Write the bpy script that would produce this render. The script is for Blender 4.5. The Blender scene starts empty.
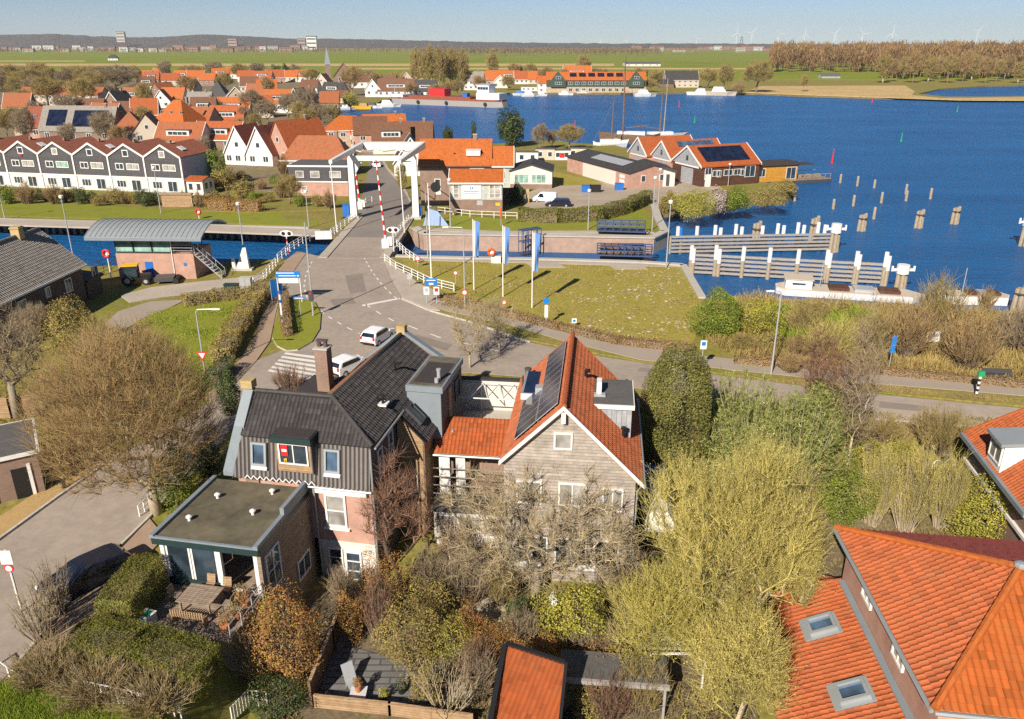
import bpy, bmesh, math, random
import numpy as np
from mathutils import Vector, Matrix, geometry, noise
R = math.radians
scene = bpy.context.scene
COL = scene.collection
rnd = random.Random(7)

# ------------------------------------------------------------ camera geometry (used to survey the place from the photograph)
CH = 27.0; CF = 800.0; PT = math.atan((359.5 - 42.5) / CF); SP = math.sin(PT); CP = math.cos(PT)
def P(x, y, z=0.0):                      # the point at height z seen at that spot
    u = (x - 512) / CF; v = (y - 359.5) / CF; t = (CH - z) / (SP + v * CP)
    return (u * t, t * (CP - v * SP), z)
def PY(x, y, Y):
    u = (x - 512) / CF; v = (y - 359.5) / CF; t = Y / (CP - v * SP)
    return (u * t, Y, CH - t * (SP + v * CP))
def sm(a):
    a = max(0.0, min(1.0, a)); return a * a * (3 - 2 * a)
def hh(X, Y):                            # height of the ground: the dike, the low gardens south of it, the low land beyond
    return -3.2 * sm((60 - Y) / 20) * sm((X + 16) / 3.5) - 0.3 * sm((60 - Y) / 20) * sm((-12 - X) / 4) - 1.2 * sm((Y - 128) / 40)
def G(x, y):
    z = 0.0
    for i in range(60):
        p = P(x, y, z); z = .5 * z + .5 * hh(p[0], p[1])
    return P(x, y, z)
WATER = -2.0
def W(x, y): return P(x, y, WATER)[:2]

# ------------------------------------------------------------ mesh builder
class MB:
    def __init__(s): s.v = []; s.f = []; s.m = []
    def poly(s, pts, m=0):
        k = len(s.v); s.v += [tuple(p) for p in pts]; s.f.append(tuple(range(k, k + len(pts)))); s.m.append(m); return s
    def solid(s, bot, top, m=0, mt=None, mb=None):
        n = len(bot); k = len(s.v); s.v += [tuple(p) for p in bot] + [tuple(p) for p in top]
        s.f.append(tuple(range(k + n - 1, k - 1, -1))); s.m.append(m if mb is None else mb)
        s.f.append(tuple(range(k + n, k + 2 * n))); s.m.append(m if mt is None else mt)
        for i in range(n):
            j = (i + 1) % n; s.f.append((k + i, k + j, k + n + j, k + n + i)); s.m.append(m)
        return s
    def bx(s, x0, x1, y0, y1, z0, z1, m=0, mt=None):
        return s.solid([(x0, y0, z0), (x1, y0, z0), (x1, y1, z0), (x0, y1, z0)], [(x0, y0, z1), (x1, y0, z1), (x1, y1, z1), (x0, y1, z1)], m, mt)
    def box(s, c, d, rz=0, m=0):
        cs, sn = math.cos(rz), math.sin(rz); q = []
        for dx, dy in ((-1, -1), (1, -1), (1, 1), (-1, 1)):
            x = dx * d[0] / 2; y = dy * d[1] / 2; q.append((c[0] + x * cs - y * sn, c[1] + x * sn + y * cs))
        return s.solid([(x, y, c[2] - d[2] / 2) for x, y in q], [(x, y, c[2] + d[2] / 2) for x, y in q], m)
    def prism(s, pts, z0, z1, m=0, mt=None):
        return s.solid([(p[0], p[1], z0) for p in pts], [(p[0], p[1], z1) for p in pts], m, mt)
    def ext(s, pts, vec, m=0, mt=None):
        v = Vector(vec); return s.solid([Vector(p) for p in pts], [Vector(p) + v for p in pts], m, mt)
    def tube(s, pts, rad, n=6, m=0):
        pts = [Vector(p) for p in pts]
        if not isinstance(rad, (list, tuple)): rad = [rad] * len(pts)
        k = len(s.v); up = None
        for i, p in enumerate(pts):
            d = (pts[min(i + 1, len(pts) - 1)] - pts[max(i - 1, 0)]).normalized()
            a = d.cross(Vector((0, 0, 1))) if abs(d.z) < .95 else d.cross(Vector((1, 0, 0)))
            if up is not None and abs(d.z) < .98: a = up - d * up.dot(d)
            a.normalize(); up = a; b = d.cross(a)
            for j in range(n):
                t = 2 * math.pi * j / n; q = p + (a * math.cos(t) + b * math.sin(t)) * rad[i]; s.v.append(tuple(q))
        for i in range(len(pts) - 1):
            for j in range(n):
                s.f.append((k + i * n + j, k + i * n + (j + 1) % n, k + (i + 1) * n + (j + 1) % n, k + (i + 1) * n + j)); s.m.append(m)
        s.f.append(tuple(k + j for j in range(n))); s.m.append(m)
        e = k + (len(pts) - 1) * n; s.f.append(tuple(e + n - 1 - j for j in range(n))); s.m.append(m)
        return s
    def bar(s, a, b, w, m=0, h=None):       # square bar between two points
        a = Vector(a); b = Vector(b); d = (b - a).normalized(); h = h or w
        x = d.cross(Vector((0, 0, 1))) if abs(d.z) < .95 else Vector((1, 0, 0)); x.normalize(); y = x.cross(d)
        q = [x * (w / 2) * i + y * (h / 2) * j for i, j in ((-1, -1), (1, -1), (1, 1), (-1, 1))]
        return s.solid([a + o for o in q], [b + o for o in q], m)
    def cyl(s, x, y, z0, z1, r0, r1=None, n=10, m=0):
        return s.tube([(x, y, z0), (x, y, z1)], [r0, r0 if r1 is None else r1], n, m)
    def ball(s, c, r, m=0, n=8, k=5):
        rx, ry, rz = r if isinstance(r, (tuple, list)) else (r, r, r); b = len(s.v)
        for i in range(1, k):
            ph = math.pi * i / k
            for j in range(n):
                t = 2 * math.pi * j / n; s.v.append((c[0] + rx * math.sin(ph) * math.cos(t), c[1] + ry * math.sin(ph) * math.sin(t), c[2] + rz * math.cos(ph)))
        s.v += [(c[0], c[1], c[2] + rz), (c[0], c[1], c[2] - rz)]; t0 = len(s.v) - 2
        for i in range(k - 2):
            for j in range(n):
                s.f.append((b + i * n + j, b + (i + 1) * n + j, b + (i + 1) * n + (j + 1) % n, b + i * n + (j + 1) % n)); s.m.append(m)
        for j in range(n):
            s.f.append((t0, b + j, b + (j + 1) % n)); s.m.append(m)
            e = b + (k - 2) * n; s.f.append((t0 + 1, e + (j + 1) % n, e + j)); s.m.append(m)
        return s
    def build(s, name, mats, parent=None, smooth=False, bevel=0, keepn=False, weld=False):
        me = bpy.data.meshes.new(name); me.from_pydata(s.v, [], s.f)
        if not isinstance(mats, (list, tuple)): mats = [mats]
        mats = [MT[x] if isinstance(x, str) else x for x in mats]
        for x in mats: me.materials.append(x)
        me.polygons.foreach_set('material_index', [min(i, len(mats) - 1) for i in s.m])
        bm = bmesh.new(); bm.from_mesh(me)
        if weld: bmesh.ops.remove_doubles(bm, verts=bm.verts, dist=.002)
        if not keepn: bmesh.ops.recalc_face_normals(bm, faces=bm.faces)
        uvl = bm.loops.layers.uv.new('UVMap'); Z = Vector((0, 0, 1))
        for f in bm.faces:
            n = f.normal
            u = Vector((1, 0, 0)) if abs(n.z) > .999 else Z.cross(n).normalized()
            v = n.cross(u)
            for l in f.loops: l[uvl].uv = (l.vert.co.dot(u), l.vert.co.dot(v))
            f.smooth = smooth
        bm.to_mesh(me); bm.free()
        o = bpy.data.objects.new(name, me); COL.objects.link(o)
        if parent: o.parent = parent
        if bevel:
            md = o.modifiers.new('Bevel', 'BEVEL'); md.width = bevel; md.segments = 2; md.limit_method = 'ANGLE'
        return o

def bq(name, mat, par, *bs):                # one mesh made of axis aligned boxes
    m = MB()
    for b in bs: m.bx(*b)
    return m.build(name, MT[mat], par)
def tag(o, label=None, cat=None, group=None, kind=None):
    if label: o['label'] = label
    if cat: o['category'] = cat
    if group: o['group'] = group
    if kind: o['kind'] = kind
    return o
def thing(name, label, cat, loc=(0, 0, 0), rz=0, group=None):
    o = bpy.data.objects.new(name, None); COL.objects.link(o); o.empty_display_size = .3
    o.location = loc; o.rotation_euler = (0, 0, rz); return tag(o, label, cat, group)
def kids(o): return [c for c in bpy.data.objects if c.parent == o]
def dup(root, loc, rz=0, label=None, group=None, sc=None):
    def cp(o, par):
        c = o.copy(); COL.objects.link(c)
        if par: c.parent = par
        for k in KIDS.get(o.name, []): cp(k, c)
        return c
    KIDS = {}
    for c in bpy.data.objects:
        if c.parent: KIDS.setdefault(c.parent.name, []).append(c)
    r = cp(root, None); r.location = loc; r.rotation_euler = (0, 0, rz)
    if sc: r.scale = sc if isinstance(sc, (tuple, list)) else (sc, sc, sc)
    if label: r['label'] = label
    if group: r['group'] = group
    return r

# ------------------------------------------------------------ materials
def hexc(h):
    h = h.lstrip('#'); c = [int(h[i:i + 2], 16) / 255 for i in (0, 2, 4)]
    return tuple((x / 12.92 if x <= .04045 else ((x + .055) / 1.055) ** 2.4) for x in c)
class NT:
    def __init__(s, name):
        s.mat = bpy.data.materials.new(name); s.mat.use_nodes = True; s.t = s.mat.node_tree; s.n = s.t.nodes
        s.b = s.n['Principled BSDF']; s.out = s.n['Material Output']
    def new(s, typ, **kw):
        x = s.n.new(typ)
        for k, v in kw.items(): setattr(x, k, v)
        return x
    def link(s, a, b): s.t.links.new(a, b)
    def noise(s, vec, scale, detail=3, rough=.6):
        x = s.new('ShaderNodeTexNoise'); x.inputs['Scale'].default_value = scale; x.inputs['Detail'].default_value = detail; x.inputs['Roughness'].default_value = rough
        if vec: s.link(vec, x.inputs['Vector'])
        return x.outputs['Fac']
    def ramp(s, fac, stops):
        x = s.new('ShaderNodeValToRGB'); e = x.color_ramp.elements
        while len(e) < len(stops): e.new(.5)
        for i, (p, c) in enumerate(stops): e[i].position = p; e[i].color = (*c, 1)
        s.link(fac, x.inputs['Fac']); return x.outputs['Color']
    def mix(s, fac, a, b, typ='MIX'):
        x = s.new('ShaderNodeMix', data_type='RGBA', blend_type=typ)
        for sock, val in ((x.inputs['Factor'], fac), (x.inputs[6], a), (x.inputs[7], b)):
            if isinstance(val, (int, float)): sock.default_value = val
            elif isinstance(val, tuple): sock.default_value = (*val[:3], 1)
            else: s.link(val, sock)
        return x.outputs[2]
    def math(s, op, a, b=0.0):
        x = s.new('ShaderNodeMath', operation=op)
        for sock, val in ((x.inputs[0], a), (x.inputs[1], b)):
            if isinstance(val, (int, float)): sock.default_value = val
            else: s.link(val, sock)
        return x.outputs[0]
    def co(s, which='Object'):
        if which == 'World': return s.new('ShaderNodeNewGeometry').outputs['Position']
        if which == 'UV': return s.new('ShaderNodeUVMap', uv_map='UVMap').outputs['UV']
        return s.new('ShaderNodeTexCoord').outputs[which]
    def bump(s, h, strength=.4, dist=.02):
        x = s.new('ShaderNodeBump'); x.inputs['Strength'].default_value = strength; x.inputs['Distance'].default_value = dist
        s.link(h, x.inputs['Height']); s.link(x.outputs['Normal'], s.b.inputs['Normal'])
    def fin(s, col, rough=.6, metal=0., spec=.5):
        if isinstance(col, tuple): s.b.inputs['Base Color'].default_value = (*col, 1)
        else: s.link(col, s.b.inputs['Base Color'])
        s.b.inputs['Roughness'].default_value = rough; s.b.inputs['Metallic'].default_value = metal
        s.b.inputs['Specular IOR Level'].default_value = spec
        return s.mat
FR = ((1, 0, 0), (0, -1, 0))               # a wall that faces the front
def sc3(c, k): return tuple(min(1., x * k) for x in c)

def m_plain(name, c, rough=.55, var=.12, scale=1.5, fine=18., metal=0., spec=.4, bump=0., co='Object'):
    t = NT(name); v = t.co(co)
    a = t.noise(v, scale, 4); b = t.noise(v, fine, 2)
    col = t.ramp(a, [(.28, sc3(c, 1 - var)), (.72, sc3(c, 1 + var))])
    col = t.mix(.5, col, t.ramp(b, [(.3, sc3(c, 1 - var)), (.7, sc3(c, 1 + var))]))
    if bump: t.bump(b, bump, .01)
    return t.fin(col, rough, metal, spec)

def m_tile(name, c, c2, pu=.25, pv=.33, moss=None, var=.18, rough=.65, bump=0.):
    # roof tiles: every tile has its own tone
    t = NT(name); uv = t.co('UV'); sx = t.new('ShaderNodeSeparateXYZ'); t.link(uv, sx.inputs[0])
    fu = t.math('DIVIDE', sx.outputs[0], pu); fv = t.math('DIVIDE', sx.outputs[1], pv)
    cb = t.new('ShaderNodeCombineXYZ'); t.link(t.math('FLOOR', fu), cb.inputs[0]); t.link(t.math('FLOOR', fv), cb.inputs[1])
    wn = t.new('ShaderNodeTexWhiteNoise', noise_dimensions='2D'); t.link(cb.outputs[0], wn.inputs['Vector'])
    col = t.ramp(wn.outputs['Value'], [(0., sc3(c, .62)), (.035, sc3(c, .66)), (.06, sc3(c, 1 - var)), (.55, c), (.93, sc3(c, 1 + var * .7)), (1., c2)])
    big = t.noise(t.co('Object'), .5, 4)
    col = t.mix(t.math('MULTIPLY', t.math('GREATER_THAN', big, .0), t.math('MULTIPLY', big, .5)), col, c2)
    if moss:
        g = t.noise(t.co('Object'), 1.1, 6, .75)
        col = t.mix(t.ramp(g, [(.52, (0, 0, 0)), (.75, (.7, .7, .7))]), col, moss)
    if bump:
        h1 = t.math('SINE', t.math('MULTIPLY', fu, 6.2832)); h2 = t.math('FRACT', fv)
        t.bump(t.math('SUBTRACT', t.math('MULTIPLY', h1, .5), h2), bump, .05)
    return t.fin(col, rough, 0, .3)

def m_brick(name, c, c2, mortar, scale=1., rough=.85):
    t = NT(name); uv = t.co('UV'); b = t.new('ShaderNodeTexBrick'); t.link(uv, b.inputs['Vector'])
    b.inputs['Scale'].default_value = scale; b.inputs['Brick Width'].default_value = .22; b.inputs['Row Height'].default_value = .07
    b.inputs['Mortar Size'].default_value = .008; b.inputs['Color1'].default_value = (*c, 1); b.inputs['Color2'].default_value = (*c2, 1); b.inputs['Mortar'].default_value = (*mortar, 1)
    n = t.noise(t.co('Object'), .8, 5)
    col = t.mix(1., b.outputs['Color'], t.ramp(n, [(.3, (.78, .78, .78)), (.7, (1.1, 1.1, 1.1))]), 'MULTIPLY')
    t.bump(b.outputs['Fac'], -.3, .01)
    return t.fin(col, rough, 0, .25)

def m_board(name, c, c2, pitch=.18, vert=False, rough=.7, gap=.12):
    t = NT(name); uv = t.co('UV'); sx = t.new('ShaderNodeSeparateXYZ'); t.link(uv, sx.inputs[0])
    a, b = (0, 1) if vert else (1, 0)
    fv = t.math('DIVIDE', sx.outputs[a], pitch); fl = t.math('FLOOR', fv); fr = t.math('FRACT', fv)
    cb = t.new('ShaderNodeCombineXYZ'); t.link(fl, cb.inputs[0]); t.link(t.math('FLOOR', t.math('DIVIDE', sx.outputs[b], 2.7)), cb.inputs[1])
    wn = t.new('ShaderNodeTexWhiteNoise', noise_dimensions='2D'); t.link(cb.outputs[0], wn.inputs['Vector'])
    col = t.ramp(wn.outputs['Value'], [(0, c), (1, c2)])
    n = t.noise(t.co('Object'), 2.2, 6, .7)
    col = t.mix(1., col, t.ramp(n, [(.3, (.7, .7, .7)), (.7, (1.2, 1.2, 1.2))]), 'MULTIPLY')
    g = t.math('LESS_THAN', fr, gap)
    col = t.mix(t.math('MULTIPLY', g, .75), col, sc3(c, .25))
    t.bump(fr, .5, .03)
    return t.fin(col, rough, 0, .3)

def m_glass(name, c=(.02, .03, .04), rough=.05):
    t = NT(name); n = t.noise(t.co('Object'), .7, 2)
    return t.fin(t.ramp(n, [(.35, sc3(c, .6)), (.65, sc3(c, 1.6))]), rough, 0, .8)

def m_leaf(name, c, c2, c3=None, trans=.3, rough=.6, scale=.8):
    t = NT(name); g = t.new('ShaderNodeNewGeometry'); rp = g.outputs['Random Per Island']
    st = [(0, c), (.6, c2)] + ([(1, c3)] if c3 else [])
    col = t.ramp(rp, st)
    n = t.noise(t.co('Object'), scale, 3)
    col = t.mix(.8, col, t.ramp(n, [(.32, (.6, .62, .6)), (.68, (1.25, 1.22, 1.1))]), 'MULTIPLY')
    t.fin(col, rough, 0, .25)
    if trans:
        tr = t.new('ShaderNodeBsdfTranslucent'); t.link(col, tr.inputs['Color'])
        mx = t.new('ShaderNodeMixShader'); mx.inputs[0].default_value = trans
        t.link(t.b.outputs[0], mx.inputs[1]); t.link(tr.outputs[0], mx.inputs[2]); t.link(mx.outputs[0], t.out.inputs['Surface'])
    return t.mat

def m_ground(name, stops, scale=.15, fine=3., det=6, rough=.95, bump=.3, fc=None, fdet=4):
    t = NT(name); v = t.co('World'); a = t.noise(v, scale, det, .65); b = t.noise(v, fine, fdet, .7)
    col = t.ramp(a, stops); fc = fc or (.7, 1.3)
    col = t.mix(1., col, t.ramp(b, [(.3, (fc[0],) * 3), (.7, (fc[1],) * 3)]), 'MULTIPLY')
    if bump: t.bump(b, bump, .05)
    return t.fin(col, rough, 0, .15)

ORANGE = (.56, .125, .024); ORANGE2 = (.42, .10, .03); BROWNR = (.23, .085, .04)
MT = dict(
    tile_orange=m_tile('orange roof tile', (.37, .09, .025), (.29, .085, .032), moss=(.27, .115, .045), var=.2),
    tile_bright=m_tile('bright orange roof tile', (.43, .112, .021), (.35, .098, .027), moss=(.33, .13, .035), var=.2),
    tile_old=m_tile('weathered orange roof tile', (.34, .10, .035), (.24, .095, .05), moss=(.16, .13, .06)),
    tile_red=m_tile('red brown roof tile', (.27, .075, .04), (.2, .075, .045)),
    tile_brown=m_tile('brown roof tile', (.17, .075, .04), (.13, .065, .04), moss=(.1, .085, .05)),
    tile_grey=m_tile('grey roof tile', (.26, .235, .205), (.18, .165, .15), moss=(.2, .19, .13)),
    tile_black=m_tile('black glazed roof tile', (.045, .04, .04), (.075, .068, .066), rough=.42, var=.35),
    tile_dark=m_tile('dark roof tile', (.045, .042, .042), (.07, .065, .06)),
    tile_grazing=m_tile('roof tile tinted for grazing light', (.26, .06, .045), (.2, .06, .05)),  # orange tiles with a slope's grazing light put into the colour
    brick_pink=m_brick('pink brick', (.48, .235, .165), (.4, .2, .145), (.5, .42, .36)),
    brick_brown=m_brick('brown brick', (.26, .15, .105), (.2, .12, .09), (.3, .26, .22)),
    brick_dark=m_brick('dark brick', (.1, .065, .05), (.075, .05, .04), (.13, .11, .1)),
    brick_beige=m_brick('beige brick', (.46, .34, .22), (.4, .3, .2), (.5, .44, .36)),
    brick_yellow=m_brick('yellow brick', (.5, .36, .16), (.42, .3, .13), (.4, .33, .22)),
    brick_lock=m_brick('old lock wall brick', (.42, .27, .2), (.34, .22, .17), (.38, .33, .28)),
    white=m_plain('white paint', (.7, .685, .65), .5, .06, 2.),
    cream=m_plain('cream render', (.5, .43, .34), .7, .08, 1.),
    whitewall=m_plain('white wall', (.6, .57, .52), .7, .08, .7, fine=6),
    greygreen=m_board('grey green boards', (.42, .45, .4), (.46, .49, .44), .2, True, gap=.06),
    black=m_plain('black paint', (.015, .015, .016), .45, .2),
    blackwood=m_board('black tarred boards', (.02, .021, .022), (.03, .03, .031), .2),
    darkboard=m_board('dark slate boards', (.075, .072, .08), (.09, .088, .095), .25, gap=.05),
    greyboard=m_board('weathered grey boards', (.34, .295, .25), (.44, .385, .335), .2),
    greysheet=m_board('grey sheet cladding', (.33, .34, .36), (.36, .37, .39), .3, True, gap=.08),
    brownboard=m_board('brown boards', (.17, .1, .06), (.23, .145, .09), .16),
    redboard=m_board('dark red brown boards', (.085, .04, .028), (.12, .055, .035), .2),
    wood=m_board('bare wood boards', (.34, .22, .12), (.43, .29, .17), .15),
    ochre=m_board('ochre boards', (.52, .25, .035), (.58, .29, .045), .2),
    deck=m_board('weathered deck boards', (.24, .18, .13), (.32, .25, .19), .14),
    timber=m_plain('grey weathered timber', (.29, .27, .25), .8, .25, 2.5, fine=12, bump=.3),
    oldpost=m_plain('weathered mooring timber', (.33, .27, .19), .85, .3, 2., fine=9, bump=.4),
    lead=m_plain('grey lead', (.2, .235, .26), .5, .15, 1.2),
    zinc=m_plain('zinc', (.33, .36, .37), .45, .12, 1., metal=.3),
    darkgreen=m_plain('dark green paint', (.02, .04, .04), .4, .15),
    bitumen=m_plain('mossy bitumen', (.115, .1, .065), .9, .5, .45, fine=1.2),
    darkroof=m_plain('dark roofing felt', (.045, .036, .036), .85, .3, .7, fine=4),
    greyroof=m_plain('grey roofing felt', (.1, .095, .09), .85, .25, .6, fine=3),
    glass=m_glass('window glass', (.03, .045, .06)),
    glassblue=m_glass('blue window glass', (.05, .09, .15)),
    glassgreen=m_glass('green glass with painted reflection', (.2, .33, .28), .12),  # pale green white reflection is put into the pane colour
    curtain=m_glass('curtained glass', (.28, .27, .25), .25),
    panel=m_glass('solar panel', (.008, .012, .03), .12),
    steel=m_plain('galvanised steel', (.5, .51, .52), .4, .1, 2., metal=.4),
    darksteel=m_plain('dark steel', (.06, .062, .066), .45, .2),
    red=m_plain('red paint', (.55, .025, .025), .45, .08),
    blue=m_plain('blue paint', (.02, .13, .46), .45, .08),
    signblue=m_plain('blue sign face', (.01, .17, .52), .45, .04),
    orangep=m_plain('orange paint', (.75, .1, .015), .5, .08),
    yellow=m_plain('yellow paint', (.7, .42, .02), .5, .08),
    green=m_plain('green paint', (.02, .3, .12), .5, .08),
    carwhite=m_plain('white car paint', (.8, .8, .8), .25, .03, spec=.6),
    cardark=m_plain('dark blue car paint', (.012, .016, .03), .18, .1, spec=.7),
    carglass=m_glass('car glass', (.012, .015, .02), .04),
    rubber=m_plain('rubber', (.018, .018, .018), .8, .15),
    concrete=m_plain('concrete', (.42, .39, .34), .85, .15, .6, fine=5, bump=.15),
    shaded_paver=m_brick('shade darkened paving slabs', (.15, .148, .145), (.19, .185, .18), (.08, .08, .075), .16),  # slabs darkened, the fence's shadow on the patio is in the colour
    bark=m_plain('brown bark', (.2, .15, .1), .9, .3, 3., fine=20, bump=.4),
    barkpale=m_plain('pale bark', (.4, .33, .22), .9, .3, 2., fine=15, bump=.4),
    barkgrey=m_plain('grey bark', (.25, .21, .165), .9, .3, 3., fine=20, bump=.4),
    barkdark=m_plain('dark bark', (.09, .065, .05), .9, .3, 3., fine=20, bump=.4),
    terracotta=m_plain('terracotta', (.45, .17, .07), .8, .15),
    cloth=m_plain('pale cloth', (.55, .55, .55), .8, .1),
)

def window(par, c, ux, n, w, h, fm='white', gm='glass', nx=1, ny=1, uy=(0, 0, 1), fw=.09, d=.08, name='window', sub=True):
    # a framed window: frame mesh with a pane as its child
    c = Vector(c); ux = Vector(ux).normalized(); n = Vector(n).normalized(); uy = Vector(uy).normalized()
    f = MB()
    def bar(x0, x1, y0, y1, dd, mb, off=0.):
        q = [c + ux * x + uy * y + n * (off - .03) for x, y in ((x0, y0), (x1, y0), (x1, y1), (x0, y1))]
        mb.ext(q, n * (dd + .03), 0)
    W2, H2 = w / 2, h / 2
    bar(-W2, W2, -H2, -H2 + fw, d, f); bar(-W2, W2, H2 - fw, H2, d, f)
    bar(-W2, -W2 + fw, -H2 + fw, H2 - fw, d, f); bar(W2 - fw, W2, -H2 + fw, H2 - fw, d, f)
    for i in range(1, nx):
        x = -W2 + w * i / nx; bar(x - fw * .35, x + fw * .35, -H2 + fw, H2 - fw, d * .8, f)
    for i in range(1, ny):
        y = -H2 + h * i / ny; bar(-W2 + fw, W2 - fw, y - fw * .3, y + fw * .3, d * .7, f)
    o = f.build(name, MT[fm], par)
    g = MB(); bar(-W2 + fw * .6, W2 - fw * .6, -H2 + fw * .6, H2 - fw * .6, d * .3, g)
    if sub: g.build('pane', MT[gm], o)
    else: g.build('pane', MT[gm], o)
    return o

def window1(par, c, ux, n, w, h, fm='white', gm='glass', nx=1, name='window', fw=.12):
    # a small far window: frame slab and panes in one mesh
    c = Vector(c); ux = Vector(ux).normalized(); n = Vector(n).normalized(); Z = Vector((0, 0, 1)); f = MB()
    f.ext([c + ux * x + Z * y - n * .02 for x, y in ((-w / 2, -h / 2), (w / 2, -h / 2), (w / 2, h / 2), (-w / 2, h / 2))], n * .08, 0)
    pw = (w - fw * (nx + 1)) / nx
    for i in range(nx):
        x0 = -w / 2 + fw + i * (pw + fw)
        f.ext([c + ux * x + Z * y + n * .05 for x, y in ((x0, -h / 2 + fw), (x0 + pw, -h / 2 + fw), (x0 + pw, h / 2 - fw), (x0, h / 2 - fw))], n * .03, 1)
    return f.build(name, [MT[fm], MT[gm]], par)

def tile_roof(poly, mat, parent, name='roof', pu=.25, pv=.33, amp=.03, step=.035, sub=4, thick=.12, side=None):
    # real pantiles over one planar convex polygon
    poly = [Vector(p) for p in poly]; n = (poly[1] - poly[0]).cross(poly[2] - poly[0]).normalized()
    if n.z < 0: n = -n
    u = Vector((0, 0, 1)).cross(n).normalized(); v = n.cross(u); o = poly[0]; poly = [p - n * (p - o).dot(n) for p in poly]
    uv = [((p - o).dot(u), (p - o).dot(v)) for p in poly]
    u0 = min(a for a, b in uv); u1 = max(a for a, b in uv); v0 = min(b for a, b in uv); v1 = max(b for a, b in uv)
    nu = int((u1 - u0) / pu * sub) + 2; us = [u0 + i * pu / sub for i in range(nu)]
    nv = int((v1 - v0) / pv) + 1; vs = []
    for k in range(nv):
        vs += [(v0 + k * pv, 1.), (min(v0 + (k + 1) * pv, v1 + .01), 0.)]
    bm = bmesh.new(); uvl = bm.loops.layers.uv.new('UVMap'); rows = []
    for (vv, s) in vs:
        r = []
        for a in us:
            ph = ((a - u0) / pu) % 1.0
            hgt = amp * (math.cos(2 * math.pi * ph) + .35 * math.cos(4 * math.pi * ph)) + step * s
            r.append(bm.verts.new(o + u * a + v * vv + n * hgt))
        rows.append(r)
    for i in range(len(rows) - 1):
        k = i // 2
        for j in range(nu - 1):
            f = bm.faces.new((rows[i][j], rows[i][j + 1], rows[i + 1][j + 1], rows[i + 1][j]))
            cu = (math.floor(j / sub) + .5) * pu; cv = (k + .5) * pv
            for l in f.loops: l[uvl].uv = (cu, cv)
    m = len(poly); cen = sum(poly, Vector()) / m
    for i in range(m):
        a, b = poly[i], poly[(i + 1) % m]; pn = (b - a).cross(n).normalized()
        if (cen - a).dot(pn) > 0: pn = -pn
        geom = bm.verts[:] + bm.edges[:] + bm.faces[:]
        bmesh.ops.bisect_plane(bm, geom=geom, plane_co=a, plane_no=pn, clear_outer=True, dist=1e-5)
    for f in bm.faces: f.smooth = False
    # the solid board under the tiles
    me = bpy.data.meshes.new(name); bm.to_mesh(me); bm.free(); me.materials.append(mat)
    ob = bpy.data.objects.new(name, me); COL.objects.link(ob); ob.parent = parent
    b = MB(); off = n * (-amp * 1.4 - .01); b.ext([p + off for p in poly], -n * thick)
    b.build('roof_deck', side or MT['wood'], ob)
    return ob
def ridge_cap(a, b, parent, mat, r=.13, seg=.35, name='ridge_cap'):
    a = Vector(a); b = Vector(b); L = (b - a).length; k = max(1, int(L / seg)); mb = MB()
    for i in range(k):
        p = a.lerp(b, i / k); q = a.lerp(b, (i + 1.08) / k)
        mb.tube([p, q], [r * 1.06, r * .92], 8)
    return mb.build(name, mat, parent, smooth=False)

# ------------------------------------------------------------ numpy meshes for foliage
def mesh_np(name, V, F, mat, parent=None):
    V = np.ascontiguousarray(V, np.float32); F = np.ascontiguousarray(F, np.int32); k = F.shape[1]
    me = bpy.data.meshes.new(name); me.vertices.add(len(V)); me.vertices.foreach_set('co', V.ravel())
    me.loops.add(F.size); me.loops.foreach_set('vertex_index', F.ravel())
    me.polygons.add(len(F)); me.polygons.foreach_set('loop_start', np.arange(0, F.size, k, dtype=np.int32))
    me.update(calc_edges=True); me.materials.append(mat)
    o = bpy.data.objects.new(name, me); COL.objects.link(o)
    if parent: o.parent = parent
    return o
def unit(a): return a / np.maximum(np.linalg.norm(a, axis=-1, keepdims=True), 1e-9)
def leaf_quads(Pp, N, size, rng, asp=.55):
    n = len(Pp); r = rng.normal(size=(n, 3)); u = unit(np.cross(N, r)); v = np.cross(N, u)
    s = (np.asarray(size) * rng.uniform(.6, 1.35, n))[:, None]
    a = u * s * .5; b = v * s * asp * .5
    V = np.stack([Pp - a, Pp - b * .9 + a * .1, Pp + a, Pp + b * .9 + a * .1], 1).reshape(-1, 3)
    return V, np.arange(4 * n).reshape(n, 4)
def twig_prisms(A, B, ra, rb):
    A = np.asarray(A, float); B = np.asarray(B, float); n = len(A); d = unit(B - A)
    ref = np.where(np.abs(d[:, 2:3]) < .9, np.array([[0, 0, 1.]]), np.array([[1., 0, 0]]))
    u = unit(np.cross(d, ref)); v = np.cross(d, u); ra = np.asarray(ra)[:, None]; rb = np.asarray(rb)[:, None]
    rings = []
    for base, r in ((A, ra), (B, rb)):
        for k in range(3):
            t = 2 * math.pi * k / 3; rings.append(base + (u * math.cos(t) + v * math.sin(t)) * r)
    V = np.stack(rings, 1).reshape(-1, 3); o = (np.arange(n) * 6)[:, None]
    F = np.concatenate([o + np.array([[k, (k + 1) % 3, 3 + (k + 1) % 3, 3 + k]]) for k in range(3)], 0)
    return V, F
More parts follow.
